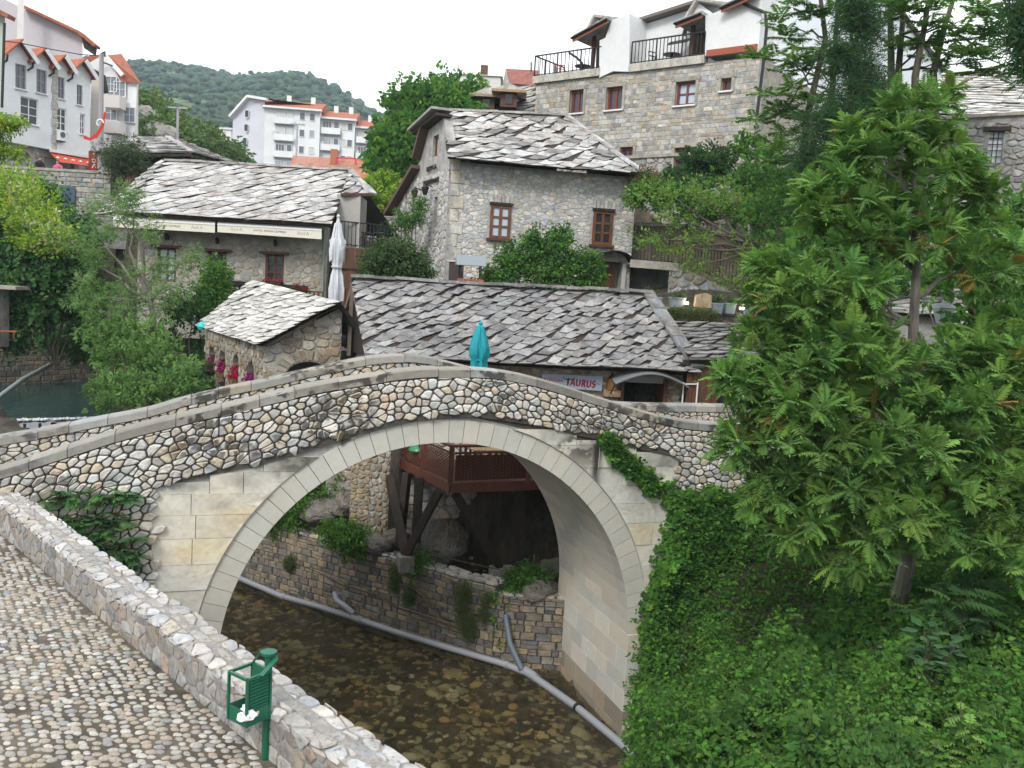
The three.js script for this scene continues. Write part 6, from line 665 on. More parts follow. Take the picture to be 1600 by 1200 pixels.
// ---------------------------------------------------------------- stone building and roofs behind the big tree
const ruin = thing('ruined_stone_house', 'weathered stone house with barred bright windows behind the tree', 'building', [12.388,9,-32],-0.413);
{
  const x1 = 4.989, yt = (x) => lerp(6.489, 6.697, x / x1), W = [[[3.3,5.13], [3.727,6.149]], [[2.039,5.348], [2.28,6.089]]].map(([a, b]) => [a[0], a[1], b[0], b[1]]), d = [2.628, 0, 3.704, 4.03];
  obj('wall', wallGeo([[-0.5, -3], [x1, -3], [x1, yt(x1)], [-0.5, yt(0)]], [...W, d], 0.5), M.mortarGrey, ruin); rubble(ruin, 'wall_stone', cells(-0.5, -1, x1, yt(0) - 0.05, 0.3, 0.2, { gap: 0.012, holes: [...W, d] }), planar(0), 0.05, PAL.grey, { max: 260 }); obj('wall_cap', new GB().bar([-0.5, yt(0) + 0.04, -0.2], [x1, yt(x1) + 0.04, -0.2], 0.6, 0.1), M.mortar, ruin); obj('door', new GB().box((d[0] + d[2]) / 2, 0.5, -0.8, 2, 4.4, 0.05), M.brownWood, ruin);
  W.forEach((h) => { const g = part('window', ruin); obj('pane', new GB().box((h[0] + h[2]) / 2, (h[1] + h[3]) / 2, -0.2, h[2] - h[0], h[3] - h[1], 0.02), mat(0.86, 0.9, 0.94, 0.5), g); const b = new GB(); for (let i = 1; i < 3; i++) b.box(lerp(h[0], h[2], i / 3), (h[1] + h[3]) / 2, -0.14, 0.025, h[3] - h[1], 0.025); for (let j = 1; j < 5; j++) b.box((h[0] + h[2]) / 2, lerp(h[1], h[3], j / 5), -0.13, h[2] - h[0], 0.025, 0.025); obj('bars', b, M.iron, g); obj('lintel', new GB().box((h[0] + h[2]) / 2, h[3] + 0.07, 0.02, h[2] - h[0] + 0.4, 0.14, 0.16), M.darkWood, g); });  // near-white window panes: sky brightness put into their colour
  const s0 = [1.788,4.06], s1 = [3.472,4.372], t = canvasTex(512, 96, (c, w, h) => { c.fillStyle = '#2a2a1c'; c.fillRect(0, 0, w, h); c.fillStyle = '#c8b24a'; c.font = 'bold 84px sans-serif'; c.textAlign = 'center'; c.fillText('RESTORAN', w / 2, 78); }); const sg = thing('restaurant_sign', 'dark sign with yellow letters RESTORAN on the ruined stone house', 'sign', [12.388,9,-32],-0.413); obj('board', new GB().box((s0[0] + s1[0]) / 2, (s0[1] + s1[1]) / 2, 0.1, s1[0] - s0[0], s1[1] - s0[1], 0.05), mat(0.03, 0.03, 0.02, 0.7), sg); obj('lettering', flatQuad([s0[0], s0[1], 0.13], [s1[0], s0[1], 0.13], [s1[0], s1[1], 0.13], [s0[0], s1[1], 0.13]), new THREE.MeshPhysicalMaterial({ map: t, roughness: 0.6 }), sg);
  const r = thing('slate_roofed_house', 'house with pale slate roof above the ruined stone wall', 'building'), A = [15.356,16.804,-36], B = [20.751,16.748,-35], C = [23.779,19.585,-40], D = [17.848,19.414,-40]; slateRoof(r, A, B, C, D, { w: 0.7, e: 0.34, lift: 0.04, pal: PAL.slateWhite, max: 120 }); obj('gable_wall', new GB().quad([A[0] + 0.3, 8, A[2] - 0.4], [B[0], 8, B[2] - 0.4], [B[0], B[1] - 0.1, B[2] - 0.4], [A[0] + 0.3, A[1] - 0.1, A[2] - 0.4]), mat(0.5, 0.5, 0.52, 0.9, { map: T.plaster }), r);
  const k = thing('small_slate_roof', 'little white slate roof glimpsed through the big tree', 'building'), a = [9.681,9.006,-23.6], b = [11.611,9.027,-23.2], c = [12.76,9.895,-25.4], e = [10.652,9.847,-25.6]; slateRoof(k, a, b, c, e, { w: 0.5, e: 0.26, lift: 0.035, pal: PAL.slateWhite, max: 60 }); obj('wall', new GB().quad([a[0] + 0.2, 5, a[2] - 0.3], [b[0] - 0.2, 5, b[2] - 0.3], [b[0] - 0.2, b[1] - 0.1, b[2] - 0.3], [a[0] + 0.2, a[1] - 0.1, a[2] - 0.3]), M.mortarGrey, k);
  const q = [9.709,8.992,-20.5], lp = thing('street_lamp', 'turquoise street lamp post with glass lantern among the trees', 'street lamp', [q[0], 5.2, q[2]]), y = q[1] - 5.2, tm = mat(0.04, 0.36, 0.33, 0.45); obj('post', new GB().lathe(0, 0, 0, [[0.14, 0], [0.12, 0.3], [0.07, 0.4], [0.06, y - 0.9], [0.09, y - 0.85], [0.05, y - 0.75], [0.08, y - 0.5], [0.04, y - 0.25]], 10), tm, lp); obj('lantern_glass', new GB().loft([[[-0.1, y - 0.2, 0.1], [0.1, y - 0.2, 0.1], [0.1, y - 0.2, -0.1], [-0.1, y - 0.2, -0.1]], [[-0.19, y + 0.16, 0.19], [0.19, y + 0.16, 0.19], [0.19, y + 0.16, -0.19], [-0.19, y + 0.16, -0.19]]]), mat(0.3, 0.36, 0.38, 0.15), lp); obj('lantern_roof', new GB().loft([[[-0.22, y + 0.17, 0.22], [0.22, y + 0.17, 0.22], [0.22, y + 0.17, -0.22], [-0.22, y + 0.17, -0.22]], [[-0.06, y + 0.28, 0.06], [0.06, y + 0.28, 0.06], [0.06, y + 0.28, -0.06], [-0.06, y + 0.28, -0.06]]]), mat(0.2, 0.24, 0.25, 0.5), lp);
}
// ---------------------------------------------------------------- stairs, terraces and planters right of the restaurant
{
  const s = thing('garden_terrace', 'stone terrace with dark cellar opening and iron stair railing', 'terrace'), a = [4.506,10.301,-36], b = [6.291,10.237,-35.4], c = [8.062,9.635,-34.4], d = [9.302,8.938,-33.8], lo = 8; const mm = M.mortarGrey;
  obj('slab', new GB().bar([a[0], a[1], a[2]], [b[0], b[1], b[2]], 0.9, 0.3), M.mortar, s); obj('cellar_back', new GB().quad([a[0], lo, a[2] - 3.2], [b[0], lo, b[2] - 3.2], [b[0], b[1], b[2] - 3.2], [a[0], a[1], a[2] - 3.2]), M.mortarGrey, s); obj('cellar_roof', new GB().quad([a[0], a[1], a[2]], [b[0], b[1], b[2]], [b[0], b[1], b[2] - 3.2], [a[0], a[1], a[2] - 3.2]), M.mortarGrey, s); obj('cellar_side', new GB().quad([b[0] - 0.1, lo, b[2]], [b[0] - 0.1, lo, b[2] - 3.2], [b[0] - 0.1, b[1], b[2] - 3.2], [b[0] - 0.1, b[1], b[2]]), M.mortarGrey, s);
  const w0 = [5.862,10.158,-35.2], ang = Math.atan2(-(c[2] - w0[2]), c[0] - w0[0]); const wl = thing('boulder_wall', 'retaining wall of large pale stones below the stair railing', 'wall', [w0[0], lo, w0[2]], ang), L = Math.hypot(c[0] - w0[0], c[2] - w0[2]) + 1.6, tp = (u) => w0[1] - lo - Math.max(0, u - 0.6) * 0.42; obj('core', new GB().extrude([[0, 0], [L, 0], [L, Math.max(0.3, tp(L))], [0.6, tp(0.6)], [0, tp(0)]], -0.6, 0), M.mortarGrey, wl); rubble(wl, 'wall_stone', cells(0, 0, L, tp(0), 0.44, 0.36, { gap: 0.02, inside: (u, v) => v < tp(u) - 0.1 }), planar(0), 0.07, PAL.grey, { max: 80 });
  for (let i = 0; i < 8; i++) { const p = [lerp(b[0], d[0], (i + 0.5) / 8), lerp(b[1], d[1], (i + 0.5) / 8) - 0.1, lerp(b[2], d[2], (i + 0.5) / 8) - 0.5]; obj('step', new GB().box(p[0], p[1] - 0.1, p[2], 0.5, 0.25, 1.2, 0.3), M.mortar, s); }
  const rl = thing('iron_railing', 'black iron railing along the terrace and down the steps', 'railing'); railing(rl, [a[0], a[1] + 0.1, a[2] + 0.4], [b[0], b[1] + 0.1, b[2] + 0.4], 1.5, 14, M.iron, 0.022); railing(rl, [b[0], b[1] + 0.1, b[2] + 0.4], [c[0], c[1] + 0.05, c[2] + 0.3], 1.25, 16, M.iron, 0.022); railing(rl, [c[0], c[1] + 0.05, c[2] + 0.3], [d[0], d[1], d[2] + 0.3], 1.0, 10, M.iron, 0.022);
  const rw = thing('earth_wall', 'weathered plaster wall above the garden steps', 'wall'), e0 = [4.803,12.114,-40], e1 = [7.149,12.176,-39], e2 = [8.57,11.9,-38.5], e3 = [10.643,11.429,-38]; obj('panel', new GB().loft([[[e0[0], 8, e0[2]], [e3[0], 8, e3[2]], e3, e2, e1, e0].map((q) => [q[0], q[1], q[2] - 0.5]), [[e0[0], 8, e0[2]], [e3[0], 8, e3[2]], e3, e2, e1, e0]]), mat(0.4, 0.33, 0.25, 0.95, { map: T.mortar }), rw); obj('coping', new GB().bar(e1, e2, 0.5, 0.1).bar(e2, e3, 0.5, 0.1).bar(e0, e1, 0.5, 0.1), M.mortar, rw);
  const tw = thing('terrace_wall', 'low terrace wall carrying the row of grey planters', 'wall', [4.486,8.648,-30.8], 0.06); obj('core', new GB().box(2.1, -0.75, -0.3, 4.6, 1.5, 0.6), mm, tw); rubble(tw, 'wall_stone', cells(-0.2, -1.5, 4.4, 0, 0.3, 0.2, { gap: 0.012 }), planar(0), 0.05, PAL.grey, { max: 120 }); obj('capping', new GB().box(1.2, 0.03, -0.25, 2.8, 0.06, 0.7), mat(0.55, 0.47, 0.36, 0.9, { map: T.stone }), tw);
  [[[4.675,8.679,-30.9], 'grey trough planter at the cellar end of the terrace wall'], [[5.452,8.706,-30.7], 'grey trough planter between the cellar planter and the upright stone'], [[6.795,8.589,-30.6], 'grey square planter beside the upright stone slab'], [[7.229,8.614,-30.6], 'grey square planter second from the upright stone slab'], [[7.836,8.609,-30.5], 'grey square planter beside the small terrace lamp']].forEach(([p, lb], i) => { const t = thing('planter_box', lb, 'planter', p, 0.1, 'grey planters on the terrace wall'), w = i < 2 ? 0.52 : 0.36, h = 0.34; const rg = (k, y) => [[-w / 2 * k, y, 0.17 * k], [w / 2 * k, y, 0.17 * k], [w / 2 * k, y, -0.17 * k], [-w / 2 * k, y, -0.17 * k]]; obj('box', new GB().loft([rg(0.82, 0), rg(1, h)]), mat(0.2, 0.24, 0.28, 0.55), t); obj('rim', new GB().loft([rg(1.05, h - 0.03), rg(1.05, h + 0.02)]), mat(0.24, 0.28, 0.32, 0.55), t); scatter('herbs', t, sprayGeo(10, 0.1, 0.12, 0.03), M.leaf, blobItems([[0, h + 0.1, 0, w * 0.4, 0.12, 0.12]], 60, 0.8, { clump: 2, spread: 0.08 }), [[0.06, 0.12, 0.04], [0.1, 0.14, 0.06]]).userData.kind = 'stuff'; });
  const us = [6.3,8.778,-30.6], up = thing('stone_slab', 'upright tan stone slab between the planters', 'stone', us, 0.1); obj('slab', new GB().extrude([[-0.28, 0], [0.3, -0.02], [0.27, 0.42], [0.1, 0.48], [-0.25, 0.4]], -0.12, 0.1), mat(0.5, 0.38, 0.23, 0.9, { map: T.stone }), up);
  for (const [p, lb] of [[[5.769,8.878,-30.6], 'small lit terrace lamp beside the upright stone slab'], [[7.601,8.812,-30.5], 'small lit terrace lamp among the square planters']]) { const l = thing('terrace_lamp', lb, 'lamp', p); obj('lamp_head', new GB().lathe(0, -0.04, 0, [[0.06, 0], [0.08, 0.06], [0.04, 0.1]], 10), new THREE.MeshPhysicalMaterial({ color: rgb(0.8, 0.75, 0.6), emissive: rgb(1, 0.85, 0.55), emissiveIntensity: 1.6, roughness: 0.4 }), l); obj('base', new GB().box(0, -0.08, 0, 0.14, 0.08, 0.1), M.iron, l); const pl = new THREE.PointLight(rgb(1, 0.8, 0.5), 0.25, 0, 2); pl.position.set(0, 0.03, 0.12); l.add(pl); }
}
// ---------------------------------------------------------------- left: street wall, white houses, pole, people
const streetWall = thing('street_wall', 'long stone street wall above the ivy bank', 'wall', [-28.751,12,-50],0);
{ const x1 = 7.045, h = 2.041; obj('core', new GB().box(x1 / 2 - 1, h / 2 - 1, -0.3, x1 + 4, h + 2, 0.6), M.mortarGrey, streetWall); rubble(streetWall, 'wall_stone', courses(-1, -1, x1, h, 0.5, 0.24, { gap: 0.012 }), planar(0), 0.05, PAL.grey, { max: 160 }); obj('capping', new GB().box(x1 / 2 - 1, h + 0.06, -0.3, x1 + 4, 0.14, 0.75), M.mortar, streetWall); const tp = thing('blue_tarpaulin', 'slate blue tarpaulin hanging on the street wall', 'tarpaulin', [-28.751,12,-50],0), a = [2.8,1.22], b = [4.216,-0.087]; const g = new GB(); for (let i = 0; i < 8; i++) g.quad([lerp(a[0], b[0], i / 8), b[1] + 0.5 - i * 0.1, 0.12 + (i % 2) * 0.06], [lerp(a[0], b[0], (i + 1) / 8), b[1] + 0.4 - i * 0.1, 0.12 + ((i + 1) % 2) * 0.06], [lerp(a[0], b[0], (i + 1) / 8), a[1], 0.12], [lerp(a[0], b[0], i / 8), a[1], 0.12]); obj('cloth', g, mat(0.06, 0.09, 0.14, 0.8), tp); }
structure('road', 'street behind the stone wall', new GB().quad([-60, 12.9, -50.8], [-16, 12.9, -50.8], [-16, 12.9, -64], [-60, 12.9, -70]), mat(0.12, 0.12, 0.12, 0.9, { map: T.mortar }));
const white = thing('white_townhouse', 'white townhouse with four small tiled gables and stone shopfront', 'building', [-34.329,12.9,-60],1.123);
{
  const x0 = -0.7, x1 = 6.68, yb = 3.899, yt = 9.533, W = [[[0.902,7.489], [1.681,9.076]], [[2.432,7.533], [3.194,9.102]], [[4.034,7.492], [4.577,8.953]], [[5.559,7.372], [6.018,8.754]], [[1.267,5.323], [2.576,7.056]], [[3.945,5.307], [4.741,6.854]], [[5.835,5.381], [6.246,6.798]]].map(([a, b]) => [a[0], a[1], b[0], b[1]]);
  const door = []; const dc = [1.638,2.82], dw = 0.85; for (let i = 0; i <= 10; i++) { const t = PI * i / 10; door.push([dc[0] + Math.cos(t) * dw, dc[1] + Math.sin(t) * dw]); } door.push([dc[0] - dw, -0.4], [dc[0] + dw, -0.4]);
  obj('upper_wall', wallGeo([[x0, yb], [x1, yb], [x1, yt], [x0, yt]], W, 0.3), M.white, white); obj('side_wall', new GB().box(x1 - 0.15, (yb + yt) / 2, -3.2, 0.3, yt - yb, 5.8), M.offwhite, white); obj('room_back', new GB().box((x0 + x1) / 2, yt / 2, -1.2, x1 - x0 - 0.8, yt, 0.05), M.offwhite, white); obj('shopfront_wall', wallGeo([[x0, -0.5], [x1, -0.5], [x1, yb], [x0, yb]], [door, [3.361, -0.4, 4.558, yb - 0.5], [5.172, -0.4, 5.797, yb - 0.6]], 0.4, -0.5), mat(0.52, 0.48, 0.42, 0.95, { map: T.mortar }), white); rubble(white, 'shopfront_stone', cells(x0, 0, x1, yb, 0.5, 0.24, { gap: 0.012, coursed: 1, holes: [[dc[0] - 1, -1, dc[0] + 1, dc[1] + 1], [3.263, -1, 6.433, 4]] }), planar(-0.5), 0.03, PAL.grey, { max: 60 });
  W.forEach((h, i) => windowUnit(white, (h[0] + h[2]) / 2, h[1], h[2] - h[0], h[3] - h[1], { m: i < 4 ? mat(0.3, 0.26, 0.3, 0.6) : M.white, z: -0.12, cols: 2, rows: i < 4 ? 2 : 3, f: 0.07, bar: 0.05, panes: false, glass: i < 4 ? mat(0.1, 0.12, 0.14, 0.1) : M.glass, sill: 1 }));
  // toothed stone strip and small gables with tiles
  for (let k = 0; k < 10; k++) obj('quoin', new GB().box(3.792, lerp(yb + 0.2, yt - 0.4, k / 9), 0.02, k % 2 ? 0.5 : 0.35, (yt - yb) / 11, 0.08), mat(0.55, 0.52, 0.48, 0.9, { map: T.stone }), white);
  [[8, 40, 92], [46, 76, 100], [80, 106, 112], [108, 140, 122]].forEach(([a, b, py], i) => { const g = part('gablet', white), xa = [0.188, 2.006, 3.583, 5.032][i], xb = [2.006, 3.582, 4.98, 6.702][i], xm = (xa + xb) / 2, h = (xb - xa) * 0.5; obj('gable_face', new GB().extrude([[xa, yt - 0.02], [xb, yt - 0.02], [xm, yt + h]], -0.3, -0.02), M.white, g); obj('tiles', new GB().loft([[[xa - 0.25, yt - 0.25, 0.5], [xm, yt + h + 0.1, 0.5], [xm, yt + h + 0.22, 0.5], [xa - 0.25, yt - 0.1, 0.5]], [[xa - 0.25, yt - 0.25, -3], [xm, yt + h + 0.1, -3], [xm, yt + h + 0.22, -3], [xa - 0.25, yt - 0.1, -3]]]), M.tile, g); obj('tiles', new GB().loft([[[xb + 0.15, yt - 0.2, 0.5], [xb + 0.15, yt - 0.06, 0.5], [xm, yt + h + 0.22, 0.5], [xm, yt + h + 0.1, 0.5]], [[xb + 0.15, yt - 0.2, -3], [xb + 0.15, yt - 0.06, -3], [xm, yt + h + 0.22, -3], [xm, yt + h + 0.1, -3]]]), M.tile, g); obj('barge_board', new GB().bar([xm, yt + h + 0.06, 0.53], [xb + 0.2, yt - 0.2, 0.53], 0.06, 0.3), M.white, g); obj('gutter_elbow', new GB().tube([[xa - 0.1, yt - 0.15, 0.4], [xa - 0.05, yt - 0.5, 0.25], [xa - 0.3, yt - 0.75, 0.1]], 0.07, 6), M.iron, g); });
  obj('shop_glass', new GB().box((x0 + x1) / 2, 0.8, -0.85, x1 - x0 - 0.6, 3.4, 0.04), mat(0.05, 0.07, 0.08, 0.1), white); obj('door_frame', new GB().box(dc[0], 0.8, -0.7, 0.08, 2.4, 0.08).box(dc[0] - 0.4, 0.8, -0.7, 0.06, 2.4, 0.08), M.white, white);
  const ac = [4.197,4.959], u = thing('air_conditioner', 'white air conditioner unit on the white townhouse wall', 'air conditioner', [-34.329,12.9,-60],1.123); obj('case', new GB().box(ac[0], ac[1], 0.18, 0.55, 0.72, 0.32, 0, 0.02), M.white, u); obj('fan_grille', new GB().tube([[ac[0], ac[1] + 0.05, 0.34], [ac[0], ac[1] + 0.05, 0.36]], 0.2, 14), mat(0.1, 0.1, 0.11, 0.6), u); obj('bracket', new GB().box(ac[0], ac[1] - 0.38, 0.15, 0.6, 0.05, 0.3), M.iron, u);
  const aw = thing('shop_awning', 'red shop awning with white bows on the white townhouse', 'awning', [-34.329,12.9,-60],1.123), a0 = [3.405,3.778], a1 = [6.431,3.813]; obj('canopy', new GB().quad([a0[0], a0[1] - 0.75, 1.0], [a1[0], a1[1] - 0.65, 1.0], [a1[0], a1[1], -0.1], [a0[0], a0[1], -0.1]), mat(0.5, 0.07, 0.03, 0.8), aw); obj('top_strip', new GB().bar([a0[0], a0[1] + 0.05, 0.1], [a1[0], a1[1] + 0.05, 0.1], 0.15, 0.2), M.white, aw); for (let i = 0; i < 5; i++) obj('bow', new GB().lathe(lerp(a0[0], a1[0], (i + 0.3) / 5), lerp(a0[1], a1[1], (i + 0.3) / 5) - 0.45, 0.62, [[0.03, -0.1], [0.14, 0], [0.03, 0.1]], 8), M.white, aw);
  const vs = thing('vertical_sign', 'tall red vertical shop sign with white characters', 'sign', [-34.329,12.9,-60],1.123), v0 = [5.8,2.365], v1 = [6.475,4.17], t = canvasTex(128, 384, (c, w, h) => { c.fillStyle = '#93271c'; c.fillRect(0, 0, w, h); c.strokeStyle = '#e8d8cc'; c.lineWidth = 12; c.beginPath(); c.moveTo(64, 30); c.lineTo(64, 84); c.moveTo(44, 36); c.lineTo(70, 30); c.stroke(); c.beginPath(); c.arc(64, 136, 26, 0, 7); c.stroke(); c.beginPath(); c.moveTo(40, 200); c.lineTo(90, 190); c.moveTo(50, 230); c.arc(66, 240, 26, 3, 6); c.stroke(); c.beginPath(); c.moveTo(44, 330); c.lineTo(66, 290); c.lineTo(88, 330); c.stroke(); }); obj('board', new GB().box((v0[0] + v1[0]) / 2, (v0[1] + v1[1]) / 2, 1, v1[0] - v0[0], v1[1] - v0[1], 0.12), mat(0.3, 0.03, 0.02, 0.5), vs); obj('lettering', flatQuad([v0[0], v0[1], 1.07], [v1[0], v0[1], 1.07], [v1[0], v1[1], 1.07], [v0[0], v1[1], 1.07]), new THREE.MeshPhysicalMaterial({ map: t, roughness: 0.5 }), vs);
}
{ // taller houses behind, pole, cable, banner
  const h = thing('lilac_house', 'tall pale lilac house gable with deep timber eaves', 'building'), p = [[-41.725,17.036,-70], [-33.806,17.483,-70], [-33.968,26.402,-70], [-38.383,27.932,-70], [-41.667,29.331,-70]]; obj('gable_wall', new GB().loft([p.map((q) => [q[0] - 3.2, q[1], q[2] - 6]), p]), mat(0.55, 0.52, 0.55, 0.9, { map: T.plaster }), h); const e0 = [-38.26,28.004,-69.6], e1 = [-33.919,26.294,-69.6], e2 = [-32.656,25.338,-69.6]; obj('roof_edge', new GB().bar(e0, e1, 0.9, 0.2).bar(e1, e2, 0.9, 0.2), M.tile, h); obj('timber_eave', new GB().fan([e1, e2, [-32.747,24.679,-69.6], [-33.67,25.235,-69.6]]), M.darkWood, h); obj('timber_eave', new GB().fan([[-33.03,23.848,-68], [-31.272,22.983,-68], [-31.023,21.755,-68], [-31.969,21.471,-68], [-32.219,22.93,-68]]), M.darkWood, h); obj('chimney', new GB().fan([[-37.852,24.357,-68], [-37.38,24.383,-68], [-37.287,28.476,-68], [-37.756,28.45,-68]]), M.offwhite, h); obj('end_bay', new GB().fan([[-32.181,18.362,-67.5], [-31.328,18.271,-67.5], [-31.462,22.538,-67.5], [-32.076,22.823,-67.5]]), mat(0.6, 0.56, 0.52, 0.9, { map: T.plaster }), h);
  const g = thing('left_edge_house', 'corner of a pale green house with tiled eave and downpipe', 'building'); obj('wall', new GB().fan([[-33.774,15.407,-56], [-32.039,16.466,-56], [-31.868,23.857,-56], [-33.722,24.872,-56]]), mat(0.5, 0.55, 0.5, 0.9, { map: T.plaster }), g); obj('eave', new GB().bar([-33.483,24.389,-55.6], [-31.256,23.476,-55.6], 0.8, 0.25), M.tile, g); obj('downpipe', new GB().tube([[-31.68,23.155,-55.6], [-31.845,18.196,-55.6]], 0.09, 6), M.iron, g);
  const b = thing('tiled_house', 'white house with orange tiled gable roof and balconies', 'building'), d = 84; obj('wall', new GB().fan([[-40.039,19.498,-84], [-35.913,19.731,-84], [-35.757,25.639,-84], [-37.284,26.122,-84], [-38.647,27.971,-84], [-40.102,27.494,-84]]), M.white, b); obj('side', new GB().quad([-35.913,19.731,-84], [-38.099,20.519,-90], [-38.185,26.835,-90], [-35.757,25.639,-84]), M.offwhite, b); obj('roof', new GB().fan([[-38.348,28,-83.6], [-38.521,28.967,-87], [-35.239,25.693,-83.6], [-37.104,25.814,-83.6]]), M.tile, b); obj('verge', new GB().bar([-38.371,27.836,-83.4], [-36.788,26.238,-83.4], 0.3, 0.35), M.white, b); obj('roof', new GB().fan([[-40.088,27.528,-83], [-39.514,27.783,-83], [-38.477,27.841,-83], [-39.624,27.106,-83]]), M.tile, b); for (const q of [[[-37.976,23.942,-83], [-36.58,23.513,-83]], [[-38.186,21.669,-83], [-36.554,21.307,-83]]]) { const [m0, m1] = q; obj('balcony', new GB().box((m0[0] + m1[0]) / 2, (m0[1] + m1[1]) / 2, m0[2], m1[0] - m0[0], 1.1, 1.4), mat(0.6, 0.56, 0.54, 0.9), b); } for (const q of [[-38.052,25.602,-83.9], [-37.229,25.194,-83.9], [-36.323,22.965,-83.9], [-38.025,23.04,-83.9]]) windowUnit(b, q[0], q[1] - 0.8, 1.1, 1.4, { z: q[2] + 0.1, panes: false, m: M.white, glass: mat(0.2, 0.23, 0.26, 0.15) });
  const po = thing('utility_pole', 'tall grey utility pole beside the white townhouse', 'pole', [-26.941,14.97,-58]); const tp = [-26.888,22.244,-58], ba = [-26.941,14.97,-58]; obj('pole', new GB().tube([[0, 0, 0], [0, tp[1] - ba[1], 0]], [0.18, 0.13], 10), mat(0.3, 0.29, 0.3, 0.8), po); obj('lamp_arm', new GB().tube([[0, tp[1] - ba[1], 0], [0.25, tp[1] - ba[1] + 0.1, 0.1], [0.3, tp[1] - ba[1] - 0.2, 0.2]], 0.06, 6).bar([0, tp[1] - ba[1] - 0.5, 0], [0.7, tp[1] - ba[1] - 0.7, 0], 0.08), M.iron, po);
  const cb = thing('overhead_cable', 'sagging black overhead cable tied to the utility pole', 'cable'), q0 = [-33.734,22.719,-58], q1 = [-30.111,22.337,-58], q2 = [-26.967,22.122,-58]; obj('wire', new GB().tube([q0, [-32.124,22.614,-58], q1, [-28.297,22.126,-58], q2], 0.03, 5), M.iron, cb);
  const bn = thing('red_banner', 'long red banner with a white crescent strung to the pole', 'banner'), pt = [[-27.576,17.039,-57], [-27.175,16.906,-57], [-26.778,17.201,-57], [-26.464,17.726,-57], [-26.272,18.553,-57]], pb = [[-27.534,16.807,-57], [-27.134,16.713,-57], [-26.656,16.974,-57], [-26.302,17.54,-57], [-26.152,18.482,-57]], gb = new GB(); for (let i = 0; i < 4; i++) gb.quad(pb[i], pb[i + 1], pt[i + 1], pt[i]); obj('cloth', gb, mat(0.55, 0.03, 0.02, 0.8, { map: T.cloth }), bn); const mo = [-26.478,17.824,-56.9]; const cr = new THREE.TorusGeometry(0.2, 0.05, 6, 14, 4.2); cr.translate(...mo); obj('crescent', cr, M.white, bn);
}
{ // two people leaning at the street wall and a parked car
  const person = (lb, p, h, topc, hairc, ry) => { const o = thing('person', lb, 'person', p, ry), n = 44, mc = new MarchingCubes(n, new THREE.MeshBasicMaterial(), false, false, 60000), S = 1.0; const cap = (q, a, b, r0, r1) => { const ab = b.clone().sub(a), t = clamp(q.clone().sub(a).dot(ab) / ab.lengthSq(), 0, 1); return q.distanceTo(a.clone().addScaledVector(ab, t)) - lerp(r0, r1, t); }, V = (x, y, z) => new THREE.Vector3(x, y, z), smin = (a, b, k) => { const hh = clamp(0.5 + 0.5 * (b - a) / k, 0, 1); return lerp(b, a, hh) - k * hh * (1 - hh); };
    const bones = [[V(0, 0.95, 0), V(0, 1.42, 0.06), 0.17, 0.16], [V(-0.18, 1.4, 0.05), V(0.18, 1.4, 0.05), 0.07, 0.07], [V(0, 1.45, 0.06), V(0, 1.56, 0.1), 0.06, 0.055], [V(0.2, 1.4, 0.05), V(0.3, 1.12, 0.12), 0.055, 0.045], [V(0.3, 1.12, 0.12), V(0.12, 1.05, 0.32), 0.045, 0.035], [V(-0.2, 1.4, 0.05), V(-0.3, 1.12, 0.12), 0.055, 0.045], [V(-0.3, 1.12, 0.12), V(-0.1, 1.05, 0.32), 0.045, 0.035], [V(0.09, 0.92, 0), V(0.1, 0.48, 0.02), 0.095, 0.065], [V(0.1, 0.48, 0.02), V(0.1, 0.06, 0), 0.06, 0.04], [V(-0.09, 0.92, 0), V(-0.1, 0.48, 0.02), 0.095, 0.065], [V(-0.1, 0.48, 0.02), V(-0.1, 0.06, 0), 0.06, 0.04], [V(0.1, 0.04, 0), V(0.1, 0.04, 0.16), 0.045, 0.035], [V(-0.1, 0.04, 0), V(-0.1, 0.04, 0.16), 0.045, 0.035]];
    for (let k = 0; k < n; k++) for (let j = 0; j < n; j++) for (let i = 0; i < n; i++) { const q = V((i / n - 0.5) * 2 * S, (j / n - 0.5) * 2 * S + 0.9, (k / n - 0.5) * 2 * S); let d = 9; for (const [a, b, r0, r1] of bones) d = smin(d, cap(q, a, b, r0, r1), 0.05); mc.field[i + j * n + k * n * n] = -d; } mc.isolation = 0; mc.update(); const c = mc.count, g = new THREE.BufferGeometry(), P = mc.positionArray.slice(0, c * 3); for (let i = 0; i < c; i++) P[i * 3 + 1] += 0.9; g.setAttribute('position', new THREE.BufferAttribute(P, 3)); g.computeVertexNormals(); obj('body', g, mat(...topc, 0.85), o);
    const head = new THREE.SphereGeometry(0.11, 14, 12); head.scale(0.82, 1.1, 0.95); head.translate(0, 1.66, 0.13); obj('head', head, mat(0.5, 0.3, 0.22, 0.7), o); const nose = new THREE.ConeGeometry(0.018, 0.04, 6); nose.rotateX(1.4); nose.translate(0, 1.65, 0.24); obj('nose', nose, mat(0.5, 0.3, 0.22, 0.7), o); const hair = new THREE.SphereGeometry(0.118, 14, 10, 0, 2 * PI, 0, 1.75); hair.scale(0.88, 1.12, 1); hair.rotateX(-0.45); hair.translate(0, 1.67, 0.115); obj('hair', hair, mat(...hairc, 0.7), o); for (const s of [-1, 1]) obj('eye', new THREE.SphereGeometry(0.012, 6, 5).translate(s * 0.035, 1.67, 0.225), M.dark, o); o.scale.setScalar(h / 1.75); return o; };
  const a = [-27.402,14.318,-51.5], b = [-26.314,14.166,-51.5]; person('person in dark clothes leaning over the street wall', [a[0], 13.2, a[2]], 1.7, [0.015, 0.013, 0.016], [0.03, 0.02, 0.015], 0.9); person('person in a bright pink top at the street wall', [b[0], 13.2, b[2]], 1.55, [0.6, 0.12, 0.25], [0.03, 0.02, 0.02], 0.2);
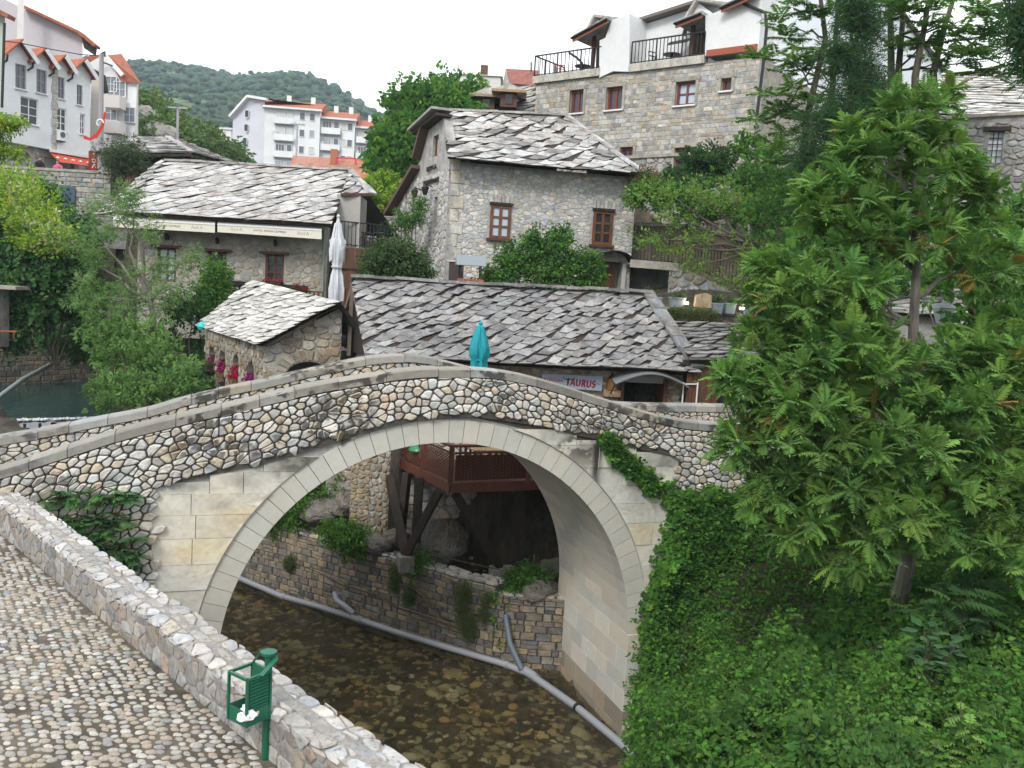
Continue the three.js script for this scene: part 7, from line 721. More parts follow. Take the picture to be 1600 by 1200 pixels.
  const c = [-27.444,14.554,-55], car = thing('parked_car', 'silver blue parked car behind the street wall', 'car', [c[0], 12.92, c[2]], 0.1), prof = [[-2.1, 0.35], [2.1, 0.35], [2.15, 0.75], [1.3, 0.9], [0.7, 1.38], [-0.9, 1.42], [-1.7, 0.95], [-2.15, 0.85]]; const body = new GB(); body.loft([-0.85, -0.7, 0.7, 0.85].map((z) => prof.map(([x, y]) => [x * (Math.abs(z) > 0.8 ? 0.97 : 1), y > 1 && Math.abs(z) > 0.8 ? y - 0.12 : y, z]))); obj('body', body.build(0.5), mat(0.3, 0.36, 0.42, 0.25, { clearcoat: 1 }), car); obj('windscreen', new GB().quad([1.27, 0.93, 0.62], [1.27, 0.93, -0.62], [0.74, 1.36, -0.58], [0.74, 1.36, 0.58]), M.glass, car); obj('side_window', new GB().quad([-0.85, 0.98, 0.87], [0.95, 0.96, 0.87], [0.62, 1.28, 0.8], [-0.8, 1.3, 0.8]), mat(0.2, 0.24, 0.28, 0.08), car); for (const x of [-1.3, 1.3]) for (const z of [-0.78, 0.78]) { const w = part('wheel', car); obj('tyre', new GB().tube([[x, 0.3, z - 0.1], [x, 0.3, z + 0.1]], 0.3, 16), M.dark, w); obj('rim', new GB().tube([[x, 0.3, z - 0.105], [x, 0.3, z + 0.105]], 0.18, 12), M.greyMetal, w); } for (const z of [-0.6, 0.6]) obj('headlight', new GB().box(2.12, 0.68, z, 0.06, 0.14, 0.3), mat(0.7, 0.7, 0.7, 0.1), car);
}
{ // slate roofed pavilion
  const p = thing('slate_pavilion', 'dark red pavilion with low hipped slate roof behind the hotel', 'building'), A = [-22.072,14.86,-47], B = [-17.126,15.075,-47], C = [-19.957,16.354,-51], D = [-21.992,16.239,-51], E = [-16.014,15.171,-52]; slateRoof(p, A, B, C, D, { w: 0.8, e: 0.4, lift: 0.05, pal: PAL.slateLight, max: 90 }); slateRoof(p, B, E, [C[0] + 0.4, C[1], C[2] - 0.5], C, { w: 0.8, e: 0.4, lift: 0.05, pal: PAL.slateLight, max: 80 }); ridgeStones(p, C, B, 0.3, 0.8, PAL.slateLight); obj('wall', new GB().quad([A[0] + 0.6, 11, A[2] - 0.8], [B[0] - 0.4, 11, B[2] - 0.8], [B[0] - 0.4, B[1] - 0.15, B[2] - 0.8], [A[0] + 0.6, A[1] - 0.15, A[2] - 0.8]), mat(0.09, 0.05, 0.045, 0.9), p); obj('red_wall', new GB().quad([B[0] - 0.4, 11, B[2] - 0.8], [E[0] - 0.6, 11, E[2] - 0.6], [E[0] - 0.6, E[1] - 0.1, E[2] - 0.6], [B[0] - 0.4, B[1] - 0.15, B[2] - 0.8]), mat(0.28, 0.03, 0.05, 0.9), p); for (let i = 0; i < 4; i++) obj('post', new GB().box(lerp(A[0] + 0.6, B[0] - 0.4, i / 3), A[1] - 1.2, A[2] - 0.6, 0.15, 2.2, 0.15), M.darkWood, p); obj('fascia', new GB().bar([A[0], A[1] - 0.1, A[2]], [B[0], B[1] - 0.1, B[2]], 0.1, 0.2), M.darkWood, p);
}
// ---------------------------------------------------------------- apartment block, tiled roofs, hills
const apt = thing('apartment_block', 'long white apartment block with red roofs and balconies', 'building', [-42.89,24,-150],0.108);
{
  const x1 = 19.366 , yT = 12.422, st = (yT + 1) / 5; const blocks = [[0, 0.46, 0], [0.46, 0.75, -1.2], [0.75, 1.06, -2.4]];
  blocks.forEach(([a, b, z], bi) => { const xa = x1 * a, xb = x1 * b, top = yT - bi * 0.9; obj('wall', new GB().box((xa + xb) / 2, top / 2 - 3, z - 6, xb - xa, top + 6, 12), M.white, apt); obj('roof', new GB().loft([[[xa - 0.5, top, z + 0.8], [xa - 0.5, top + 2.2, z - 6], [xa - 0.5, top, z - 12.8]], [[xb + 0.3, top, z + 0.8], [xb + 0.3, top + 2.2, z - 6], [xb + 0.3, top, z - 12.8]]]), M.tile, apt); obj('eave', new GB().box((xa + xb) / 2, top - 0.1, z + 0.4, xb - xa + 0.6, 0.3, 0.9), M.white, apt); for (let k = 0; k < 2; k++) obj('chimney', new GB().box(lerp(xa, xb, 0.35 + k * 0.45), top + 2.2, z - 5, 0.7, 1.4, 0.7), M.white, apt); obj('recess_shade', new GB().box(lerp(xa, xb, 0.36), top / 2 - 2, z - 0.35, 2.9, top + 1, 0.9), mat(0.45, 0.44, 0.48, 0.9), apt);  // flat grey panel: shade of the balcony bay put into its colour
    for (let j = 0; j < 5; j++) { const y = top - st * (j + 1) + 0.9; const bxp = lerp(xa, xb, bi ? 0.3 : 0.36); const bal = part('balcony', apt); obj('parapet', new GB().box(bxp, y - 0.35, z + 0.7, 3.2, 1.0, 0.15), M.white, bal); obj('slab', new GB().box(bxp, y - 0.85, z + 0.1, 3.2, 0.15, 1.2), M.offwhite, bal); for (const [u, w] of [[bxp - 0.6, 1.5], [bxp + 0.9, 0.9], [lerp(xa, xb, 0.68), 0.9], [lerp(xa, xb, 0.86), 0.9]]) windowUnit(apt, u, y + (Math.abs(u - bxp) < 1 ? -0.4 : 0), w, Math.abs(u - bxp) < 1 ? 1.7 : 1.25, { z: z + (Math.abs(u - bxp) < 1 ? 0.16 : 0.05), m: M.white, f: 0.08, cols: w > 1 ? 3 : 1, rows: 1, panes: false, glass: pick([mat(0.12, 0.13, 0.15, 0.1), mat(0.3, 0.33, 0.36, 0.2), mat(0.5, 0.52, 0.5, 0.5)]) }); if (j % 2) obj('air_unit', new GB().box(bxp - 1.4, y + 0.3, z + 0.4, 0.7, 0.6, 0.35), mat(0.5, 0.5, 0.5, 0.7), apt); } });
  // gable end, set back to the left
  const q = [-5.784,11.016,-3.643], r = [-5.578,2.64,-3.621], pk = [-2.926,13.79,-1.322]; obj('gable_end', new GB().fan([[0, -6, 0.02], [q[0], -6, q[2]], [q[0], q[1], q[2]], [pk[0], pk[1], pk[2]], [0, yT + 1.2, 0.02]].reverse()), mat(0.62, 0.63, 0.7, 0.9, { map: T.plaster }), apt); obj('gable_verge', new GB().bar([q[0] - 0.4, q[1] - 0.1, q[2] + 0.3], [pk[0], pk[1] + 0.2, pk[2] + 0.3], 0.6, 0.4).bar([pk[0], pk[1] + 0.2, pk[2] + 0.3], [0.4, yT + 1.0, 0.6], 0.6, 0.4), M.white, apt); obj('gable_roof', new GB().quad([pk[0], pk[1] + 0.3, pk[2]], [0.4, yT + 1.2, 0.3], [x1 * 0.4, yT + 1.6, -4], [x1 * 0.1, pk[1] + 0.5, -6]), M.tile, apt); for (let j = 0; j < 4; j++) { const w = [[-3.146,11.286,-1.749], [-3.192,9.012,-1.754], [-3.345,6.829,-1.77], [-3.392,4.541,-1.775]][j]; windowUnit(apt, w[0], w[1] - 0.6, 0.7, 1.2, { z: w[2] + 0.25, m: M.white, panes: false, cols: 1, rows: 1, glass: M.glass }); }
}
{
  const t = thing('tiled_bungalow', 'bright orange tiled roof below the apartment block', 'building'), A = [-23.807,19.921,-92], B = [-13.278,18.612,-92], C = [-15.769,21.85,-98], D = [-24.85,21.943,-98]; const rows = 14; const g = []; for (let j = 0; j < rows; j++) { const L = (p, q, k) => [lerp(p[0], q[0], k), lerp(p[1], q[1], k), lerp(p[2], q[2], k)], a = L(A, D, j / rows), b = L(B, C, j / rows), c = L(B, C, (j + 1.1) / rows), d = L(A, D, (j + 1.1) / rows); obj('tile_course', new GB().quad([a[0], a[1] + 0.03, a[2]], [b[0], b[1] + 0.03, b[2]], c, d), mat(0.46 + rr(-0.03, 0.03), 0.16, 0.08, 0.85, { map: T.stone }), t); } obj('wall', new GB().quad([A[0], 16, A[2] - 0.3], [B[0], 16, B[2] - 0.3], B, A), M.offwhite, t); obj('chimney', new GB().box(lerp(A[0], B[0], 0.36), D[1] - 0.2, D[2] + 2, 0.7, 1.6, 0.7), mat(0.35, 0.14, 0.08, 0.9), t); const f = [-18.559,21.598,-95]; obj('ridge_frame', new GB().bar([f[0] - 1, f[1], f[2]], [f[0] + 1, f[1], f[2]], 0.15).bar([f[0] - 1, f[1] - 0.6, f[2]], [f[0] - 1, f[1], f[2]], 0.15).bar([f[0] + 1, f[1] - 0.6, f[2]], [f[0] + 1, f[1], f[2]], 0.15), mat(0.5, 0.03, 0.05, 0.6), t);
  const d = thing('dormer_house', 'house with pale slate roof and two timber dormers behind the restaurant', 'building'), a = [-4.833,18.153,-52], b = [0.602,18.776,-50], c = [0.337,21.003,-54], e = [-3.207,20.431,-55]; slateRoof(d, a, b, c, e, { w: 0.8, e: 0.45, lift: 0.04, pal: [[0.36, 0.35, 0.325], [0.42, 0.41, 0.375]], max: 80 }); obj('wall', new GB().quad([a[0], 12, a[2] - 0.5], [b[0], 12, b[2] - 0.5], [b[0], b[1] - 0.1, b[2] - 0.5], [a[0], a[1] - 0.1, a[2] - 0.5]), M.brownWood, d); for (const q of [[-2.315,19.222,-51], [-1.068,19.327,-50]]) { const g = part('dormer', d); obj('cheek', new GB().box(q[0], q[1] - 0.1, q[2] - 0.7, 0.9, 0.8, 1.6), M.brownWood, g); obj('roof', new GB().loft([[[q[0] - 0.95, q[1] + 0.32, q[2] + 0.4], [q[0] + 0.95, q[1] + 0.32, q[2] + 0.4], [q[0], q[1] + 0.72, q[2] + 0.4]], [[q[0] - 0.95, q[1] + 0.32, q[2] - 2], [q[0] + 0.95, q[1] + 0.32, q[2] - 2], [q[0], q[1] + 0.72, q[2] - 2]]]), mat(0.62, 0.6, 0.55, 0.9, { map: T.slate }), g); obj('fascia', new GB().bar([q[0] - 0.95, q[1] + 0.3, q[2] + 0.42], [q[0] + 0.95, q[1] + 0.3, q[2] + 0.42], 0.08, 0.14), M.lightWood, g); obj('window', new GB().box(q[0], q[1] - 0.1, q[2] + 0.12, 0.4, 0.5, 0.05), M.glass, g); }
  const r = thing('red_roofed_house', 'house with dark red tiled roof beyond the dormers', 'building'); obj('roof', new GB().fan([[-1.551,24.989,-72], [0.755,24.924,-72], [0.713,26.796,-75], [-1.993,26.796,-75]]), mat(0.3, 0.1, 0.08, 0.85, { map: T.stone }), r); obj('gable', new GB().fan([[-1.895,23.996,-72], [-1.496,24.895,-72], [-1.964,26.51,-74], [-2.112,25.504,-74]]), M.mortarGrey, r); obj('wall', new GB().fan([[-1.851,23.101,-72.4], [0.865,23.254,-72.4], [0.753,25.11,-72.4], [-1.665,25.17,-72.4]]), M.offwhite, r); obj('aerial', new GB().bar([0.095,26.425,-74], [0.051,27.169,-74], 0.12), M.iron, r);
  const k = thing('distant_house', 'small distant house with chimney over the tree', 'building', [-5.054,27.595,-90]); obj('wall', new GB().box(0, 0, 0, 4.6, 3, 4), M.offwhite, k); obj('roof', new GB().loft([[[-2.5, 1.5, 2.2], [2.5, 1.5, 2.2], [2.5, 1.5, -2.2], [-2.5, 1.5, -2.2]], [[-2.3, 2.0, 0.2], [2.3, 2.0, 0.2], [2.3, 2.0, -0.2], [-2.3, 2.0, -0.2]]]), mat(0.55, 0.52, 0.46, 0.9), k); obj('chimney', new GB().box(0.6, 2.2, 0, 0.7, 1.4, 0.7), M.brownWood, k);
  const u = thing('far_shed', 'low white building at the foot of the wooded hill', 'building', [-69.235,39.723,-210]); obj('wall', new GB().box(0, -1, 0, 5, 5, 6), M.white, u); obj('roof', new GB().box(0, 1.7, 0, 5.6, 0.4, 6.6), M.offwhite, u);
  const ml = (lb, p, hgt) => { const l = thing('tall_street_light', lb, 'street light', p); obj('mast', new GB().tube([[0, 0, 0], [0, hgt, 0]], 0.12, 6), M.greyMetal, l); obj('lamp_heads', new GB().box(-0.5, hgt, 0, 0.8, 0.15, 0.3).box(0.5, hgt, 0, 0.8, 0.15, 0.3), M.greyMetal, l); }; ml('tall street light before the apartment block', [-27.501,23.323,-110], 3.9); ml('tall street light before the rocky bank', [-34.262,21.415,-90], 3.4);
}
{ // hills
  const top = curve([[-900, 120], [-560, 200], [-386, 208], [-330, 206], [-300, 203], [-272, 201], [-254, 204], [-215, 205], [-180, 190], [-134, 168], [-60, 140], [40, 105], [300, 90], [900, 80]]); const nx = 150, nz = 26, pos = [], uv = [], idx = [], items = [];
  for (let j = 0; j <= nz; j++) for (let i = 0; i <= nx; i++) { const t = j / nz, x0 = lerp(-900, 900, i / nx), d = lerp(330, 900, t), x = x0 * d / 900; const y = lerp(24, top(x0), Math.pow(t, 0.8)) + (fbm(x * 0.02 + 40, d * 0.02, 4, 0, 201) - 0.5) * 26 * Math.sin(t * PI) ; pos.push(x, y, -d); uv.push(x, d); if (t > 0.02) for (let k = 0; k < (x0 > -520 && x0 < 60 ? 13 : 0); k++) { const u = rr(0, 1); if (fbm(x * 0.02 + 8, d * 0.03 + 8, 3, 0, 207) < 0.34 && t > 0.55) continue; items.push({ p: new THREE.Vector3(x + rr(-6, 6) * d / 900, y - 1 + rr(-3, 2), -d + rr(-11, 11)), d: new THREE.Vector3(rr(-1, 1), 0, rr(-1, 1)).normalize(), s: rr(1.2, 3.2) * (0.5 + d / 1500) }); } }
  for (let j = 0; j < nz; j++) for (let i = 0; i < nx; i++) { const a = j * (nx + 1) + i; idx.push(a, a + 1, a + nx + 2, a, a + nx + 2, a + nx + 1); }
  const q = new THREE.BufferGeometry(); q.setAttribute('position', new THREE.Float32BufferAttribute(pos, 3)); q.setAttribute('uv', new THREE.Float32BufferAttribute(uv, 2)); q.setIndex(idx); q.computeVertexNormals();
  const tx = dataTex(512, (x, y) => { const a = fbm(x * 6, y * 6, 5, 6, 211), b = fbm(x * 40, y * 40, 3, 40, 213); const rock = sstep(0.6, 0.66, a) * 0.5; const k = 0.45 + 0.5 * b; return [0.2 * k + rock * 0.5, 0.3 * k + rock * 0.45, 0.16 * k + rock * 0.42]; }, 260); structure('hills', 'wooded limestone hills beyond the town', q, mat(1, 1, 1, 0.98, { map: tx })); const tg = new THREE.IcosahedronGeometry(1, 1); tg.scale(1, 0.8, 1); const im = scatter('hill_woods', scene, tg, mat(1, 1, 1, 0.95), items, [[0.022, 0.055, 0.024], [0.03, 0.07, 0.028], [0.018, 0.042, 0.022], [0.045, 0.085, 0.036]], 0.25); tag(im, 'dense green woods covering the far hills', 'woods', null, 'stuff');
}
scene.fog = new THREE.FogExp2(0xc8dcec, 0.0003);

// ---------------------------------------------------------------- trees, climbers and undergrowth
const SP = { small: sprayGeo(12, 0.13, 0.085, 0.05), mid: sprayGeo(12, 0.18, 0.13, 0.075), fine: sprayGeo(16, 0.17, 0.13, 0.026), broad: sprayGeo(7, 0.16, 0.2, 0.15), far: sprayGeo(14, 0.5, 0.34, 0.2), needle: sprayGeo(22, 0.2, 0.22, 0.022), ivy: sprayGeo(8, 0.12, 0.1, 0.1), flat: sprayGeo(12, 0.2, 0.14, 0.06) };
const FR = [pinnateGeo(8, 0.6, 0.19, 0.07, 0.3), pinnateGeo(7, 0.52, 0.18, 0.07, 0.12), pinnateGeo(9, 0.66, 0.19, 0.065, 0.42)];
const GREEN = { ail: [[0.113, 0.239, 0.04], [0.131, 0.261, 0.045], [0.09, 0.198, 0.036], [0.153, 0.288, 0.056]], dark: [[0.033, 0.092, 0.025], [0.046, 0.121, 0.028], [0.026, 0.071, 0.022]], ivy: [[0.065, 0.192, 0.028], [0.091, 0.241, 0.034], [0.052, 0.142, 0.025], [0.130, 0.298, 0.039]], bram: [[0.067, 0.183, 0.024], [0.084, 0.22, 0.029], [0.05, 0.134, 0.022], [0.112, 0.232, 0.034]], willow: [[0.156, 0.270, 0.084], [0.130, 0.241, 0.067], [0.182, 0.298, 0.095], [0.111, 0.213, 0.062]], lime: [[0.260, 0.383, 0.034], [0.195, 0.341, 0.034], [0.143, 0.284, 0.034], [0.312, 0.398, 0.045]], tree: [[0.056, 0.159, 0.024], [0.073, 0.195, 0.029], [0.045, 0.122, 0.024], [0.112, 0.244, 0.034]], con: [[0.033, 0.09, 0.029], [0.044, 0.109, 0.033], [0.055, 0.121, 0.038]], locust: [[0.143, 0.256, 0.039], [0.169, 0.284, 0.050], [0.111, 0.199, 0.034]] };
function bush(name, label, category, blobs, geo, pal, per, size, o = {}) {
  const b0 = blobs[0], base = o.base || [b0[0], b0[1] - b0[4], b0[2]], t = thing(name, label, category, base, 0, o.group), loc = blobs.map((b) => [b[0] - base[0], b[1] - base[1], b[2] - base[2], b[3], b[4] ?? b[3], b[5] ?? b[3]]);
  scatter(o.part || 'foliage', t, geo, M.leaf, blobItems(loc, per, size, o), pal).userData.kind = 'stuff';
  const g = new GB(); const root = o.root ? [o.root[0] - base[0], o.root[1] - base[1], o.root[2] - base[2]] : [0, 0, 0]; const top = o.fork ? [o.fork[0] - base[0], o.fork[1] - base[1], o.fork[2] - base[2]] : null; if (top) limb(g, root, top, o.r || 0.12, (o.r || 0.12) * 0.7, 0.08);
  for (const b of loc) limb(g, top || root, [b[0], b[1] + b[4] * 0.3, b[2]], (o.r || 0.06) * 0.55, 0.012, 0.18, 6); obj(o.r ? 'trunk' : 'stems', g, o.bark || M.bark, t); return t;
}
const at = (q, rx, ry = rx, rz = rx) => [q[0], q[1], q[2], rx, ry, rz];
{ // big tree of heaven on the right bank
  const blobs = [at([6.228,12.165,-14.6], 0.5, 0.55), at([5.854,11.348,-14.6], 0.95, 0.75), at([6.835,11.098,-15], 0.7, 0.7), at([5.084,10.632,-14.4], 0.75, 0.7), at([4.908,9.613,-14.2], 0.95, 0.75), at([6.142,10.192,-14.4], 0.75, 0.45), at([7.748,10.004,-15], 0.7, 0.6), at([4.292,9.079,-14], 0.6, 0.6), at([4.871,8.526,-13.8], 0.85, 0.6), at([5.705,8.079,-13.8], 0.8, 0.5), at([4.274,7.916,-13.6], 0.6, 0.55), at([7.172,8.213,-14.4], 0.6, 0.5), at([8.262,8.762,-15], 0.6, 0.7), at([4.282,6.946,-13.5], 0.6, 0.55), at([5.031,7.024,-13.3], 0.8, 0.6), at([6.128,7.071,-13.4], 0.8, 0.6), at([7.499,7.083,-13.8], 0.75, 0.7), at([4.66,6.196,-13.4], 0.7, 0.5), at([5.712,5.985,-13.3], 0.8, 0.5), at([6.919,6.031,-13.4], 0.8, 0.5), at([7.454,6.259,-13], 0.6, 0.5), at([4.381,5.628,-13.6], 0.5, 0.4), at([5.328,5.336,-13.4], 0.45, 0.3), at([5.226,8.929,-14.2], 0.5, 0.5), at([3.408,7.768,-13.6], 0.22, 0.2), at([3.679,8.408,-13.8], 0.25, 0.2), at([4.539,10.501,-14.4], 0.3, 0.2), at([3.953,9.608,-14.2], 0.28, 0.22), at([5.273,11.545,-14.6], 0.25, 0.2), at([3.482,6.882,-13.6], 0.22, 0.25), at([7.474,11.031,-15], 0.3, 0.2), at([4.48,7.45,-13.5], 0.7, 0.5), at([6.557,7.557,-13.6], 0.8, 0.5), at([3.928,7.404,-13.6], 0.4, 0.5), at([7.827,7.78,-14], 0.8, 0.7), at([6.296,6.391,-13.4], 0.8, 0.5), at([5.289,6.354,-13.3], 0.8, 0.5), at([7.913,6.842,-13.6], 0.7, 0.8), at([7.354,5.477,-13], 0.7, 0.4), at([4.062,6.193,-13.7], 0.5, 0.5)];
  const root = [6.85, 4.1, -15], t = thing('tree_of_heaven', 'big feathery leaved tree on the bank beside the bridge', 'tree', root), loc = blobs.map((b) => [b[0] - root[0], b[1] - root[1], b[2] - root[2], b[3], b[4], b[5]]); const items = [[], [], []];
  for (const [x, y, z, rx, ry] of loc) { const n = Math.round(12 + 52 * rx * ry); for (let i = 0; i < n; i++) { const s = onSphere(), r = lerp(0.15, 1.08, Math.sqrt(rnd())), c = new THREE.Vector3(x + s.x * rx * r, y + s.y * ry * r, z + s.z * rx * r), k = 8 + Math.floor(rnd() * 5), ax = new THREE.Vector3(0, 0.55, 0).addScaledVector(s, 0.9).add(new THREE.Vector3(rr(-0.3, 0.3), rr(-0.2, 0.3), rr(-0.1, 0.5))).normalize(), e1 = new THREE.Vector3().crossVectors(ax, new THREE.Vector3(0.3, 0.2, 0.9)).normalize(), e2 = new THREE.Vector3().crossVectors(ax, e1), rc = tint(pick(GREEN.ail), 0.16, 0.1), rs = rr(0.36, 0.78), tip = rnd() < 0.07 && y > 2.4; for (let j = 0; j < k; j++) { const a = j / k * 2 * PI + rr(-0.3, 0.3), ph = rr(0.55, 1.45), d = ax.clone().multiplyScalar(Math.cos(ph)).addScaledVector(e1, Math.cos(a) * Math.sin(ph)).addScaledVector(e2, Math.sin(a) * Math.sin(ph)).normalize(); items[Math.floor(rnd() * 3)].push({ p: c.clone(), d, s: rs * rr(0.8, 1.1), roll: rr(-0.35, 0.35), c: tip && rnd() < 0.35 ? [0.24, 0.18, 0.04] : rc }); } } }
  items.forEach((it, i) => scatter('leaf_sprays', t, FR[i], M.leaf, it, GREEN.ail, 0.22).userData.kind = 'stuff');
  const g = new GB(), tr = (q) => [q[0] - root[0], q[1] - root[1], q[2] - root[2]]; const f1 = tr([6.678,5.664,-14.8]), f2 = tr([6.526,8.256,-14.7]), f3 = tr([6.404,9.707,-14.6]), f4 = tr([6.243,12.017,-14.6]); g.tube([[0, -0.3, 0], [0.1, 0.7, 0], f1, [f1[0] + 0.05, f1[1] + 1.2, f1[2]], f2, f3, [f4[0], (f3[1] + f4[1]) / 2, f4[2]], f4], [0.16, 0.13, 0.11, 0.095, 0.085, 0.07, 0.045, 0.015], 9); for (const b of loc) { const h = b[1] - 0.8; const k = clamp((h - f1[1]) / (f4[1] - f1[1]), 0.02, 0.9); const from = [lerp(f1[0], f4[0], k), lerp(f1[1], f4[1], k), lerp(f1[2], f4[2], k)]; limb(g, from, [b[0], b[1] + 0.1, b[2]], 0.045, 0.01, 0.14, 5); } g.tube([tr([6.189,9.176,-15]), tr([6.373,7.588,-14.9]), f1], [0.035, 0.045, 0.06], 7); obj('trunk', g, M.barkGrey, t);
}
function tallAil(label, stems, blobs, dens, geo = FR[1], pal = GREEN.ail, bark = M.bark) { const root = stems[0][0], t = thing('slender_tree', label, 'tree', root), g = new GB(); for (const s of stems) g.tube(s.map((q) => [q[0] - root[0], q[1] - root[1], q[2] - root[2]]), s.map((_, i) => 0.11 * (1 - i / s.length) + 0.03), 7); const it = []; for (const [q, r, ry = r * 0.5] of blobs) { for (let i = 0; i < dens * r; i++) { const s = onSphere(), c = new THREE.Vector3(q[0] - root[0] + s.x * r, q[1] - root[1] + s.y * ry, q[2] - root[2] + s.z * r), k = 6; for (let j = 0; j < k; j++) { const a = j / k * 2 * PI + rr(-0.5, 0.5); it.push({ p: c.clone(), d: new THREE.Vector3(Math.cos(a), rr(-0.2, 0.45), Math.sin(a)).normalize(), s: rr(0.9, 1.5) }); } } const st = stems[Math.floor(rnd() * stems.length)], fr = st[Math.floor(st.length / 2)]; limb(g, [fr[0] - root[0], fr[1] - root[1], fr[2] - root[2]], [q[0] - root[0], q[1] - root[1], q[2] - root[2]], 0.04, 0.012, 0.2); } scatter('leaf_sprays', t, geo, M.leaf, it, pal).userData.kind = 'stuff'; obj('trunk', g, bark, t); }
tallAil('slender tree with airy leaves before the white house, right of the conifer', [[[12.098,12.104,-28], [11.642,16.092,-28], [11.774,17.596,-28], [11.829,18.895,-28]], [[13.071,12.203,-28.5], [12.389,16.345,-28.5], [12.589,17.783,-28.5], [12.856,18.929,-28.5]], [[11.983,12.184,-29], [11.519,16.51,-29], [11.481,18.824,-29]], [[11.78,12.173,-29], [11.181,17.461,-29], [10.986,18.987,-29]]], [[[11.995,17.329,-28], 0.6], [[13.161,17.264,-28], 0.7], [[13.806,16.683,-28], 0.6], [[13.181,17.953,-28], 0.6], [[13.797,17.616,-28], 0.4], [[11.449,17.082,-28.6], 0.4], [[12.556,16.613,-28], 0.6], [[14.624,16.297,-28], 0.5], [[11.61,18.237,-28], 0.6], [[10.682,17.907,-28], 0.5]], 9);
tallAil('slender tree with airy leaves against the hotel corner, left of the conifer', [[[8.887,12.051,-29.5], [8.96,15.091,-29.5], [9.31,17.492,-29.5], [8.962,19.037,-29.5]], [[9.816,12.104,-29.5], [9.68,15.731,-29.5], [9.603,18.683,-29.5]]], [[[8.262,17.826,-29.5], 0.7], [[8.814,18.444,-29.5], 0.7], [[8.045,16.83,-29.5], 0.8], [[9.079,16.69,-29.5], 0.8], [[8.253,15.651,-29.5], 0.7], [[8.017,14.838,-29.5], 0.8], [[8.851,15.187,-29], 0.7], [[8.271,13.772,-29], 0.8]], 9);
{ const blobs = []; for (let i = 0; i < 15; i++) { const y = -40 + i * 27; blobs.push(i); } const P = [[9.383,18.43,-27], [9.268,17.711,-27], [9.513,17.097,-27], [9.297,16.455,-27], [9.721,15.936,-27], [9.504,15.288,-27], [9.874,14.761,-27], [9.423,14.185,-27], [8.929,14.433,-27], [9.842,13.748,-27], [8.734,13.501,-27], [9.085,12.78,-27], [8.666,12.197,-27], [9.533,12.059,-27]]; bush('conifer', 'dark green conifer rising before the white house', 'tree', P.map((q, i) => at(q, 0.5 + i * 0.03, 0.55)), SP.needle, GREEN.con, 24, 1.0, { r: 0.16, root: [9.523,10.176,-27], fork: [9.512,15.197,-27], base: [9.523,10.176,-27], clump: 9, spread: 0.4, shell: 0.3, part: 'needles' }); }
bush('pine_branch_tree', 'pine with drooping needle tufts reaching in beside the slate roof', 'tree', [at([10.388,15.542,-20], 0.3, 0.35), at([10.535,14.992,-20], 0.3, 0.25), at([10.941,15.281,-20], 0.7, 0.8), at([10.983,14.349,-20], 0.35, 0.3)], SP.needle, GREEN.con, 20, 1, { r: 0.14, root: [14.5, 6, -19.5], base: [14.5, 6, -19.5], fork: [14, 13, -19.8], part: 'needles' });
// right bank shrubs
bush('bank_shrubs', 'dark leafy shrubs massed behind the big tree on the right', 'shrub', [at([10.014,10.283,-19], 1.5, 1.1), at([10.514,8.197,-18.5], 1.4, 1.4), at([9.608,6.883,-18], 1.2, 1.2), at([9.949,5.806,-17], 1.3, 1.2), at([10.697,9.835,-24], 1.2, 0.4), at([9.284,10.867,-26], 1.6, 1.0), at([8.254,10.08,-26], 1.4, 1.0), at([7.665,6.897,-19], 1.4, 0.8), at([7.101,7.885,-20], 1.2, 0.9), at([12.554,11.452,-24], 2.0, 0.8), at([9.31,7.293,-20], 1, 0.6)], SP.mid, GREEN.tree, 26, 1.25, { base: [9.5, 5, -18], clump: 6, spread: 0.35, shell: 0.6 });
bush('locust_tree', 'spreading thin leaved tree in front of the garden steps', 'tree', [at([5.067,12.929,-34], 1.1, 0.35), at([6.408,12.836,-33.5], 1.3, 0.5), at([7.754,12.766,-33.2], 1.2, 0.6), at([8.901,12.354,-33], 1, 0.6), at([5.531,11.973,-33.5], 0.9, 0.3), at([6.884,11.436,-33], 0.9, 0.3), at([8.217,10.686,-32.5], 0.9, 0.5), at([4.886,11.119,-33.5], 0.7, 0.2), at([5.768,10.796,-33], 0.7, 0.2), at([7.715,9.738,-32], 0.6, 0.3), at([8.619,9.79,-32], 0.7, 0.6), at([6.421,10.127,-32.5], 0.6, 0.25)], SP.flat, GREEN.locust, 14, 1, { r: 0.13, root: [9.303,8.47,-32], base: [9.303,8.47,-32], fork: [8.453,10.931,-32.6], clump: 4, spread: 0.35, shell: 0.2 });
bush('round_shrub', 'dense dark green shrub below the hillside hotel windows', 'shrub', [at([7.059,14.309,-38], 0.9, 0.8), at([7.828,14.692,-38], 0.7, 0.7), at([6.356,13.636,-37.5], 0.9, 0.5)], SP.mid, GREEN.dark, 40, 1.1, { base: [7.146,13.213,-38] });
bush('hedge', 'bright green hedge along the foot of the hotel retaining wall', 'hedge', [at([5.193,13.078,-36.5], 0.9, 0.5), at([6.663,12.736,-36], 1.2, 0.6), at([8.407,13.084,-36], 1.4, 0.9), at([9.601,13.535,-35], 1.3, 1.2), at([9.538,14.919,-38], 1.0, 1.2), at([9.343,11.849,-32], 1.3, 1.3), at([9.216,8.976,-29], 1.2, 1.3), at([8.588,7.399,-27.5], 1.0, 1.0)], SP.mid, GREEN.tree, 22, 1.15, { base: [7.217,12.142,-36] });
bush('red_flower_shrub', 'small shrub with reddish blooms at the restaurant roof corner', 'shrub', [at([4.917,13.672,-37.4], 0.3, 0.25), at([5.184,13.513,-37], 0.3, 0.25)], SP.small, [[0.28, 0.07, 0.06], [0.1, 0.16, 0.04], [0.08, 0.13, 0.03]], 80, 1.2, { base: [4.996,13.247,-37] });
